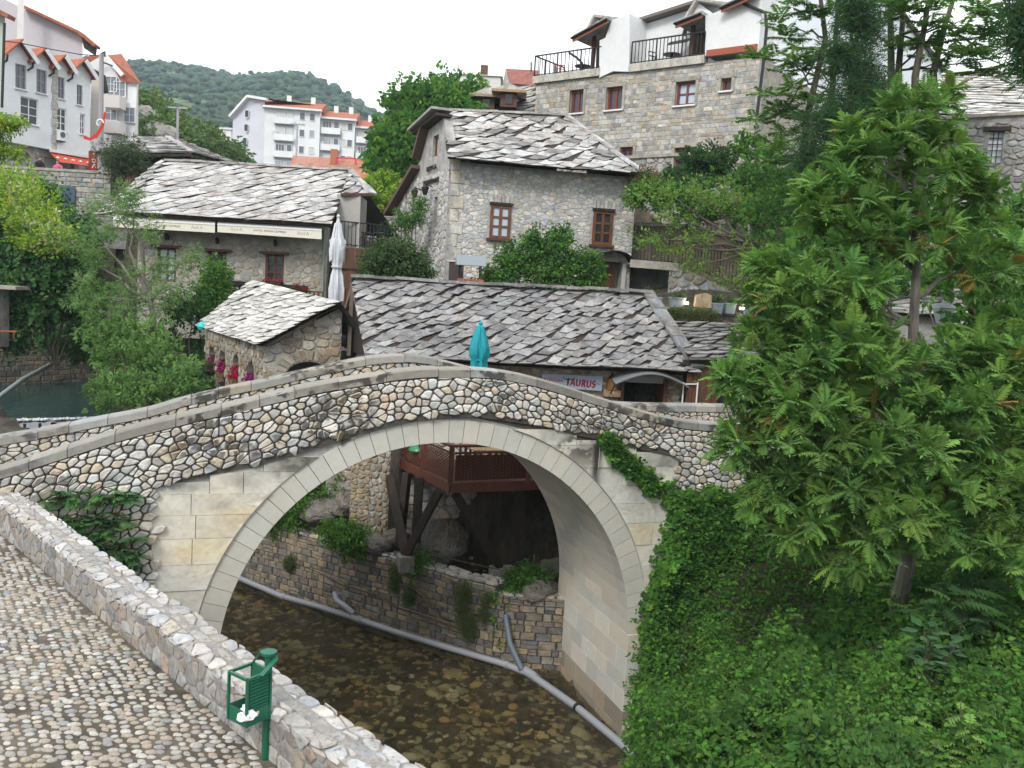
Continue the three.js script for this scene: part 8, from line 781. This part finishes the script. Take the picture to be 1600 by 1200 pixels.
bush('climbing_vine', 'green climbing vine spreading in front of the restaurant wall', 'vine', [at([0.918,10.711,-34.6], 0.8, 0.5, 0.4), at([0.092,10.179,-34.6], 0.8, 0.5, 0.4), at([1.688,10.148,-34.6], 0.8, 0.6, 0.4), at([1.23,9.51,-34.4], 1.0, 0.4, 0.4), at([-0.367,9.662,-34.4], 0.6, 0.5, 0.4), at([1.514,11.12,-34.8], 0.35, 0.35, 0.3), at([-0.963,9.385,-34.4], 0.5, 0.3, 0.3)], SP.small, GREEN.tree, 50, 1.3, { base: [0.774,8.998,-34.5], clump: 7, shell: 0.3 });
bush('narrow_shrub', 'narrow leafy shrub beside the restaurant side door', 'shrub', [at([2.639,9.969,-35], 0.45, 0.6, 0.3), at([2.803,9.361,-35], 0.4, 0.4, 0.3)], SP.small, GREEN.tree, 70, 1.2, { base: [2.725,9.035,-35] });
bush('terrace_bush', 'round dark bush below the upper terrace railing', 'shrub', [at([-5.073,9.696,-34], 0.7, 0.6), at([-4.227,9.672,-34], 0.7, 0.55), at([-4.652,10.007,-34], 0.6, 0.5), at([-3.855,9.454,-34], 0.4, 0.4)], SP.small, [[0.05, 0.1, 0.03], [0.07, 0.13, 0.035], [0.04, 0.08, 0.025]], 70, 1.3, { base: [-4.683,9.047,-34] });
bush('terrace_climber', 'thin climber on the iron terrace railing near the lettered gable', 'vine', [at([-4.877,11.568,-37.5], 0.3, 0.5, 0.2), at([-4.308,11.862,-37.5], 0.2, 0.6, 0.2)], SP.small, GREEN.tree, 40, 0.9, { base: [-4.564,10.511,-37.5] });
{ const t = thing('grass_strip', 'tuft of long grass hanging on the terrace wall', 'grass', [5.836,8.437,-30.2], 0.06, null, 'stuff'), it = []; for (let i = 0; i < 500; i++) it.push({ p: new THREE.Vector3(rr(-0.85, 0.85), rr(-0.25, 0.25), rr(0, 0.25)), d: new THREE.Vector3(rr(-0.5, 0.5), rr(0.2, 1), rr(0, 0.7)).normalize(), s: rr(0.6, 1.1) }); scatter('grass_blades', t, sprayGeo(8, 0.08, 0.24, 0.018), M.leaf, it, [[0.09, 0.13, 0.03], [0.07, 0.11, 0.03], [0.14, 0.15, 0.05]]); }
// ivy over the right end of the bridge
{
  const ivy = (name, lb, f, n, size) => { const o = thing(name, lb, 'ivy', BO, BT), it = []; for (let i = 0; i < n; i++) { const q = f(); if (!q) continue; it.push({ p: new THREE.Vector3(q[0], q[1], q[2]), d: new THREE.Vector3(rr(-0.7, 0.7), rr(-0.8, 0.5), rr(0.25, 1)).normalize(), s: size * rr(0.7, 1.25), roll: rr(-0.5, 0.5) }); } scatter('ivy_leaves', o, SP.ivy, M.leaf, it, GREEN.ivy, 0.25).userData.kind = 'stuff'; if (n < 5000) return; const g = new GB(); for (let k = 0; k < 3; k++) { const q = f() || f() || f() || f(); if (q) limb(g, [q[0] + 0.2, Math.max(-0.5, q[1] - 0.6), 0.03], [q[0], q[1], 0.05], 0.02, 0.008, 0.15); } obj('stems', g, M.bark, o); };
  const edge = (y) => 4.45 + 0.11 * clamp(y, 0, 5) + (fbm(y * 1.3 + 3, 1, 3, 0, 221) - 0.5) * 0.5, topv = (s) => 5.0 - 0.05 * (s - 5) + (fbm(s * 1.4, 2, 3, 0, 223) - 0.5) * 0.7;
  ivy('ivy_curtain', 'thick dark ivy covering the right end of the bridge', () => { const s = rr(4.6, 9.3), y = rr(-0.8, 5.3); if (s < edge(y) || y > topv(s)) return null; const l = fbm(s * 1.3, y * 1.3, 3, 0, 225); return [s, y, 0.06 + Math.pow(rnd(), 0.6) * (0.12 + l * 1.1)]; }, 15000, 1.15);
  ivy('ivy_trail', 'trail of bright ivy climbing beside the arch', () => { const t = rnd(), s = lerp(3.42, 4.75, Math.pow(t, 1.15)) + (rnd() + rnd() - 1) * lerp(0.12, 0.26, t), y = lerp(6.0, 4.85, t) + rr(-0.12, 0.12); return [s, y, 0.05 + rnd() * 0.14]; }, 460, 1.0);
  ivy('pier_ivy', 'ivy patch hanging on the stream wall left of the pier', () => { const t = rnd(); return [3.1 + rr(-0.5, 0.5) * (1 - t * 0.5), lerp(1.25, -0.5, t), -4.6 + rr(-0.1, 0.3) + (rnd() - 0.5) * 0.3]; }, 700, 1.0);
  const o = thing('wall_weeds', 'feathery weeds growing from the bridge wall above the parapet', 'plant', BO, BT), it = []; for (let i = 0; i < 60; i++) { const c = new THREE.Vector3(rr(-7.1, -5.75), 0, 0.12); c.y = lerp(5.05, 3.2, rnd()); if (c.x < -6.8 && c.y < 4.2) continue; for (let j = 0; j < 6; j++) { const a = rr(0, 2 * PI); it.push({ p: c.clone(), d: new THREE.Vector3(Math.cos(a), rr(-0.5, 0.5), Math.abs(Math.sin(a)) * 0.8 + 0.15).normalize(), s: rr(0.45, 0.8), c: rnd() < 0.03 ? [0.2, 0.12, 0.05] : null }); } } scatter('leaf_sprays', o, FR[1], M.leaf, it, [[0.09, 0.22, 0.06], [0.07, 0.19, 0.05], [0.04, 0.11, 0.035]]).userData.kind = 'stuff'; obj('stems', (() => { const g = new GB(); for (let k = 0; k < 8; k++) limb(g, [rr(-6.6, -6), 3, 0.05], [rr(-7, -5.9), rr(4, 5), 0.12], 0.012, 0.005, 0.1); return g; })(), M.bark, o);
}
{ // undergrowth on the right bank
  const t = thing('bramble_thicket', 'thick green brambles and nettles covering the right bank', 'undergrowth', [0, 0, 0], 0, null, 'stuff'), it = [], br = [], iv = []; const inv = new THREE.Vector3();
  for (let i = 0; i < 30000; i++) { const x = rr(2.6, 14), z = rr(-19.2, -6.8); const d = riverDist(x, z); if (d < -0.35) continue; const s = (x - BO[0]) * Math.cos(BT) - (z - BO[2]) * Math.sin(BT), w = (x - BO[0]) * Math.sin(BT) + (z - BO[2]) * Math.cos(BT); if (w < 0.1) continue; if (x / -z > 0.72 || x / -z < 0.1) continue; const l = fbm(x * 0.9 + 7, z * 0.9 + 7, 3, 0, 231), y = groundY(x, z) + Math.pow(rnd(), 0.6) * (0.06 + Math.pow(l, 2) * 3.0) * sstep(-0.2, 0.8, d) + 0.02; const q = { p: new THREE.Vector3(x, y, z), d: new THREE.Vector3(rr(-1, 1), rr(-0.1, 0.9), rr(-0.4, 1)).normalize(), s: rr(0.6, 1.2) * (0.6 + 0.9 * fbm(x * 0.8 + 20, z * 0.8 + 20, 2, 0, 237)), roll: rr(-0.5, 0.5) }; (fbm(x * 0.5 + 3, z * 0.5, 2, 0, 233) > 0.56 ? iv : it).push(q); }
  for (let i = 0; i < 16000; i++) { const x = rr(2.2, 7), z = rr(-18.6, -8), d = riverDist(x, z); if (d < -0.5 || d > 1.1) continue; const w = (x - BO[0]) * Math.sin(BT) + (z - BO[2]) * Math.cos(BT); if (w < 0.05 || x / -z < 0.1) continue; const y = lerp(WATER + 0.1, groundY(x + 1.1, z + 0.2) + 0.3, rnd()); if (y < groundY(x, z) - 0.25) continue; it.push({ p: new THREE.Vector3(x, y, z), d: new THREE.Vector3(rr(-1, 0.4), rr(-0.4, 0.8), rr(-0.4, 1)).normalize(), s: rr(0.8, 1.3), roll: rr(-0.5, 0.5) }); }
  scatter('bramble_leaves', t, SP.small, M.leaf, it, GREEN.bram, 0.25); scatter('nettle_leaves', t, SP.mid, M.leaf, iv, [[0.075, 0.19, 0.035], [0.1, 0.22, 0.04], [0.06, 0.15, 0.03]], 0.25);
  const tall = [], stemG = new GB(); for (let i = 0; i < 150; i++) { const x = rr(3, 13), z = rr(-17.5, -8); if (riverDist(x, z) < 0.3 || x / -z > 0.7 || (x - BO[0]) * Math.sin(BT) + (z - BO[2]) * Math.cos(BT) < 0.4) continue; const y = groundY(x, z), h = rr(0.5, 1.25), lx = rr(-0.2, 0.2), lz = rr(-0.2, 0.2); if (i % 3 === 0) limb(stemG, [x, y, z], [x + lx, y + h, z + lz], 0.012, 0.005, 0.05, 3); for (let k = 0; k < 12; k++) { const t = 0.3 + 0.7 * k / 12, a = k * 2.4; tall.push({ p: new THREE.Vector3(x + lx * t, y + h * t, z + lz * t), d: new THREE.Vector3(Math.cos(a), rr(-0.2, 0.5), Math.sin(a)).normalize(), s: rr(0.7, 1.2) * (1.2 - 0.6 * t) }); } }
  scatter('tall_weeds', t, pinnateGeo(4, 0.3, 0.12, 0.06, 0.3), M.leaf, tall, [[0.13, 0.27, 0.045], [0.16, 0.29, 0.06], [0.1, 0.21, 0.04]], 0.25); obj('weed_stems', stemG, M.bark, t).userData.kind = 'stuff';
  const b = thing('burdock', 'broad leaved plant among the brambles', 'plant', [6.312,3.712,-12.6]); const lv = []; for (let i = 0; i < 46; i++) { const a = rr(0, 2 * PI); lv.push({ p: new THREE.Vector3(Math.cos(a) * rr(0, 0.35), rr(0.1, 0.75), Math.sin(a) * rr(0, 0.3)), d: new THREE.Vector3(Math.cos(a), rr(-0.2, 0.5), Math.sin(a)).normalize(), s: rr(0.6, 1.2) }); } scatter('broad_leaves', b, leafGeo(0.24, 0.2, 0.1).build(), M.leaf, lv, [[0.045, 0.13, 0.04], [0.06, 0.16, 0.05]]).userData.kind = 'stuff'; obj('stems', (() => { const g = new GB(); for (let k = 0; k < 7; k++) limb(g, [0, -0.3, 0], [rr(-0.3, 0.3), rr(0.3, 0.7), rr(-0.3, 0.3)], 0.015, 0.008, 0.05); return g; })(), M.bark, b);
  const f = thing('fern_shrub', 'young feathery shrub in the shaded hollow under the big tree', 'shrub', [7.123,4.174,-13.4]); const fl = []; for (let i = 0; i < 70; i++) { const a = rr(0, 2 * PI); fl.push({ p: new THREE.Vector3(rr(-0.5, 0.5), rr(0, 0.9), rr(-0.4, 0.4)), d: new THREE.Vector3(Math.cos(a), rr(-0.2, 0.6), Math.sin(a)).normalize(), s: rr(0.6, 1) }); } scatter('leaf_sprays', f, FR[0], M.leaf, fl, [[0.05, 0.13, 0.035], [0.06, 0.16, 0.035]]).userData.kind = 'stuff'; obj('stems', (() => { const g = new GB(); for (let k = 0; k < 5; k++) limb(g, [0, -0.4, 0], [rr(-0.4, 0.4), rr(0.4, 0.9), rr(-0.3, 0.3)], 0.02, 0.008, 0.08); return g; })(), M.bark, f);
}
// left bank and behind the bridge
bush('willow', 'pale green willow standing in the stream behind the bridge', 'tree', [at([-13.884,10.887,-31], 0.9, 0.7), at([-14.753,9.971,-31], 1.0, 0.8), at([-13.108,10.282,-31], 0.8, 0.6), at([-14.301,8.687,-31], 1.1, 0.8), at([-12.54,9.007,-31], 0.7, 0.5), at([-11.442,9.288,-31], 0.5, 0.4), at([-11.889,8.169,-30.5], 0.9, 0.5), at([-13.08,7.667,-30.5], 1.0, 0.6), at([-14.498,7.802,-30.5], 0.7, 0.5), at([-13.624,11.373,-31.4], 0.5, 0.4)], SP.fine, GREEN.willow, 18, 1, { r: 0.13, root: [-11.552,5.016,-29.5], base: [-11.552,5.016,-29.5], fork: [-12.47,7.918,-30.6], clump: 6, spread: 0.3, shell: 0.3, bark: M.barkGrey });
bush('willow_bush', 'leafy willow bush leaning over the water below the mill', 'shrub', [at([-12.088,6.166,-28], 1.0, 0.7), at([-12.972,6.892,-28.6], 0.9, 0.6), at([-10.92,6.065,-27.6], 0.8, 0.8), at([-10.852,5.201,-26.5], 0.9, 0.6), at([-12.033,5.269,-27], 0.7, 0.6), at([-10.015,5.603,-26.8], 0.7, 0.6), at([-12.114,6.922,-29], 0.8, 0.5), at([-9.878,4.633,-25.5], 0.7, 0.5)], SP.mid, [[0.12, 0.23, 0.055], [0.14, 0.26, 0.065], [0.09, 0.18, 0.045]], 34, 0.85, { root: [-10.439,3.954,-26], base: [-10.439,3.954,-26], clump: 7, spread: 0.3, shell: 0.35, r: 0.08 });
bush('bare_twigs_shrub', 'dark twiggy shrub in the shade beside the mill arcade', 'shrub', [at([-11.571,6.382,-31.5], 0.9, 1.2), at([-12.241,5.89,-31.5], 0.8, 1.0), at([-10.563,5.234,-30], 0.8, 0.8), at([-11.552,7.726,-32], 0.9, 0.5)], SP.small, GREEN.dark, 20, 1.2, { base: [-11.34,3.956,-31], r: 0.07 });
bush('hotel_shrub', 'bright leafy shrub climbing before the middle hotel window', 'shrub', [at([-11.045,8.906,-33], 0.35, 0.6), at([-11.217,8.195,-33], 0.5, 0.5), at([-11.345,7.494,-32.6], 0.6, 0.4)], SP.small, GREEN.bram, 70, 1.2, { base: [-11.076,7.036,-32.8] });
bush('lime_vine', 'lime green vine with white blossom spilling over the street wall', 'vine', [at([-23.144,12.08,-41], 1.1, 0.8), at([-21.732,11.497,-40], 1.1, 0.8), at([-21.879,10.715,-39], 1.3, 0.8), at([-20.507,10.351,-38.5], 1.0, 0.7), at([-23.289,11.129,-40], 1.2, 1.2), at([-19.701,10.098,-38], 0.7, 0.6), at([-23.116,12.625,-42], 0.8, 0.5)], SP.flat, [...GREEN.lime, ...GREEN.lime, [0.5, 0.5, 0.35]], 34, 1.2, { base: [-23, 6, -40], clump: 6, spread: 0.4 });
bush('ivy_bank', 'dark curtain of ivy on the bank above the weir', 'ivy', [at([-21.881,8.66,-39], 1.5, 1.2), at([-20.769,8.447,-39], 1.4, 1.3), at([-19.911,8.784,-39.5], 1.3, 1.2), at([-21.051,7.056,-38.5], 1.5, 0.9), at([-19.93,7.111,-39], 1.3, 0.8), at([-21.927,11.379,-42], 1.0, 1.1), at([-22.441,9.778,-40], 1.6, 1), at([-20.091,9.963,-41], 1.2, 1.2), at([-19.301,7.697,-40], 1.0, 0.9), at([-21.322,5.963,-38], 0.6, 1.0), at([-19.947,5.249,-42], 1.1, 0.9), at([-22.636,5.286,-44], 0.8, 0.5)], SP.ivy, [[0.045, 0.13, 0.035], [0.06, 0.16, 0.045], [0.035, 0.1, 0.03], [0.09, 0.19, 0.04]], 30, 1.9, { base: [-20, 4.5, -39], clump: 6, spread: 0.5 });
bush('street_sprig', 'leafy branch reaching in before the white townhouse shopfront', 'tree', [at([-25.142,15.47,-44], 0.7, 0.35), at([-24.679,15.587,-44], 0.5, 0.25), at([-24.99,14.121,-44], 0.7, 0.25), at([-25.915,14.824,-44], 0.9, 0.8)], SP.small, GREEN.lime, 40, 1.4, { base: [-27, 9, -44], r: 0.1, root: [-27, 9, -44] });
bush('street_tree', 'dark wispy tree in front of the slate pavilion', 'tree', [at([-19.87,14.713,-45], 0.9, 0.5), at([-20.339,14.222,-45], 0.8, 0.5), at([-19.391,14.276,-45], 0.7, 0.5), at([-19.861,13.877,-45], 0.8, 0.4)], SP.fine, [[0.06, 0.09, 0.04], [0.08, 0.11, 0.05]], 34, 1.4, { base: [-19.914,13.003,-45], r: 0.12, clump: 4, spread: 0.4 });
bush('bank_greens', 'bright green plants on the slope under the left of the arch', 'undergrowth', [at([-5.558,2.518,-26.8], 0.6, 0.4), at([-6.176,1.934,-26.6], 0.7, 0.4), at([-5.161,2.853,-27.2], 0.5, 0.5), at([-4.278,1.663,-24.8], 0.5, 0.28), at([-4.726,1.806,-25.2], 0.4, 0.2), at([-6.851,1.49,-27], 0.5, 0.3), at([-2.262,1.287,-24], 0.25, 0.15), at([0.803,1.437,-23], 0.5, 0.2)], SP.small, GREEN.bram, 90, 0.9, { base: [-5.447,1.544,-26] });
bush('wall_ferns', 'tufts of fern and grass growing on the stream wall', 'fern', [at([-0.978,0.809,-22.75], 0.1, 0.5, 0.06), at([-0.807,0.268,-22.6], 0.16, 0.3, 0.06), at([-2.862,0.988,-23.7], 0.05, 0.4, 0.05), at([-6.344,0.419,-26.3], 0.12, 0.14, 0.05), at([-2.437,0.633,-23.5], 0.05, 0.2, 0.05), at([-0.33,0.728,-22.6], 0.06, 0.4, 0.05)], SP.fine, [[0.11, 0.15, 0.045], [0.09, 0.13, 0.04]], 130, 0.45, { base: [-0.881,0.09,-22.6], spread: 0.12 });
bush('broad_tree', 'big leafy tree between the apartment block and the restaurant', 'tree', [at([-5.784,19.054,-52], 1.7, 1.1), at([-6.788,17.584,-51], 1.3, 1.1), at([-4.406,18.412,-51], 1.8, 1.1), at([-5.988,16.598,-50], 1.9, 1.3), at([-6.936,15.859,-50], 1.2, 1.2), at([-6.283,15.38,-50], 1.9, 1.2), at([-3.878,19.541,-53], 1.5, 0.9), at([-7.092,14.592,-49], 0.9, 0.7), at([-5.275,19.788,-52], 1.2, 0.7)], SP.mid, GREEN.tree, 22, 2.2, { r: 0.3, root: [-6.189,13.312,-50], base: [-6.189,13.312,-50], clump: 6, spread: 0.7 });
bush('lawn_shrubs', 'bright yellow green shrubs behind the garden wall', 'shrub', [at([-7.405,13.239,-46.5], 1.2, 0.6), at([-7.332,13.992,-48], 1.1, 0.5), at([-7.791,12.688,-46], 0.8, 0.4), at([-6.567,12.802,-46.5], 0.7, 0.4)], SP.mid, GREEN.lime.slice(1), 34, 1.4, { base: [-7.372,12.433,-46.5] });
{ const B = [[225,150],[235,175],[250,190],[215,165],[275,195],[300,205],[320,215],[260,175],[240,200],[290,218],[330,225],[345,228],[225,195],[310,195]], P = [[-47.033,29.856,-112], [-45.171,27.896,-110], [-43.049,26.448,-108], [-45.862,27.761,-108], [-40.76,25.63,-106], [-39.4,25.325,-108], [-38.425,25.122,-110], [-43.874,27.901,-112], [-42.314,24.901,-104], [-38.507,23.835,-104], [-36.957,24.28,-108], [-37.221,24.601,-112], [-43.334,24.986,-104], [-39.923,26.136,-112]]; const names = ['beside the orange roofed house', 'high on the rocky bank', 'above the pale rocks', 'nearest the tiled house wall', 'in the middle of the rocky bank', 'over the pavilion ridge', 'toward the apartment block', 'at the crest of the rocky bank', 'low beside the street light', 'just above the pavilion roof', 'near the low white building', 'beside the apartment gable', 'at the bank foot by the tiled house', 'behind the street light']; P.forEach((q, i) => bush('bank_tree', 'yellow green tree ' + names[i], 'tree', [at([q[0], q[1] - 0.8, q[2]], 1.8, 1.3), at([q[0] + rr(-2, 2), q[1] - 1.8, q[2] + 1], 1.5, 1.1)], SP.far, [[0.09, 0.16, 0.035], [0.07, 0.13, 0.035], [0.12, 0.19, 0.04]], 14, 1.4, { base: [q[0], q[1] - 4, q[2]], r: 0.25, clump: 4, spread: 0.9, group: 'trees on the rocky bank' }));
  const rm = mat(0.3, 0.28, 0.26, 0.95, { map: T.stone }); [[[-41.538,24.206,-103], 1.4, 'pale rock outcrop beneath the bank trees by the street light'], [[-44.181,26.233,-106], 1.5, 'tall pale rock face beside the orange roofed house'], [[-39.916,23.847,-102], 1.2, 'small pale rock just over the pavilion roof']].forEach(([q, s, lb], i) => { const g = new THREE.IcosahedronGeometry(1, 3), p = g.attributes.position; for (let k = 0; k < p.count; k++) { const f = 0.7 + 0.6 * fbm(p.getX(k) * 2 + i * 9 + 30, p.getY(k) * 2 + p.getZ(k) * 1.7 + 30, 3, 0, 241); p.setXYZ(k, p.getX(k) * f, p.getY(k) * f, p.getZ(k) * f); } g.computeVertexNormals(); const o = obj('rock_outcrop', g, rm, scene); o.position.set(...q); o.scale.setScalar(s); tag(o, lb, 'rock'); });
  const bank = thing('rocky_bank', 'green rocky bank rising behind the pavilion', 'hillside', [0, 0, 0], 0, null, 'structure'); obj('slope', new GB().fan([[-42.999,19.906,-99], [-32.332,21.317,-105], [-37.402,24.746,-116], [-43.05,26.918,-118], [-47.21,28.697,-118], [-49.278,30.569,-116], [-49.531,29.715,-112]]), mat(0.1, 0.12, 0.05, 0.98, { map: T.soil }), bank); }
{ const p = thing('stone_post', 'grey stone post with a flat slab cap on the left bank', 'post', [-21.238,6.546,-37]); obj('post', new GB().box(-0.6, 0.1, 0, 1.4, 2.4, 0.8), M.mortarGrey, p); obj('slab', new GB().box(-0.4, 1.36, 0, 2.6, 0.14, 1.1), M.mortar, p); const o = thing('orange_bench', 'weathered orange wooden bench by the stone post', 'bench', [-20.738,5.942,-36.4], 0.3); for (let i = 0; i < 3; i++) obj('seat_slat', new GB().box(0, 0.2, -0.15 + i * 0.15, 0.9, 0.04, 0.12), mat(0.45, 0.12, 0.03, 0.7, { map: T.wood }), o); for (const s of [-1, 1]) obj('leg', new GB().box(s * 0.36, 0.05, 0, 0.06, 0.3, 0.4), M.brownWood, o); }
renderer.render(scene, camera);
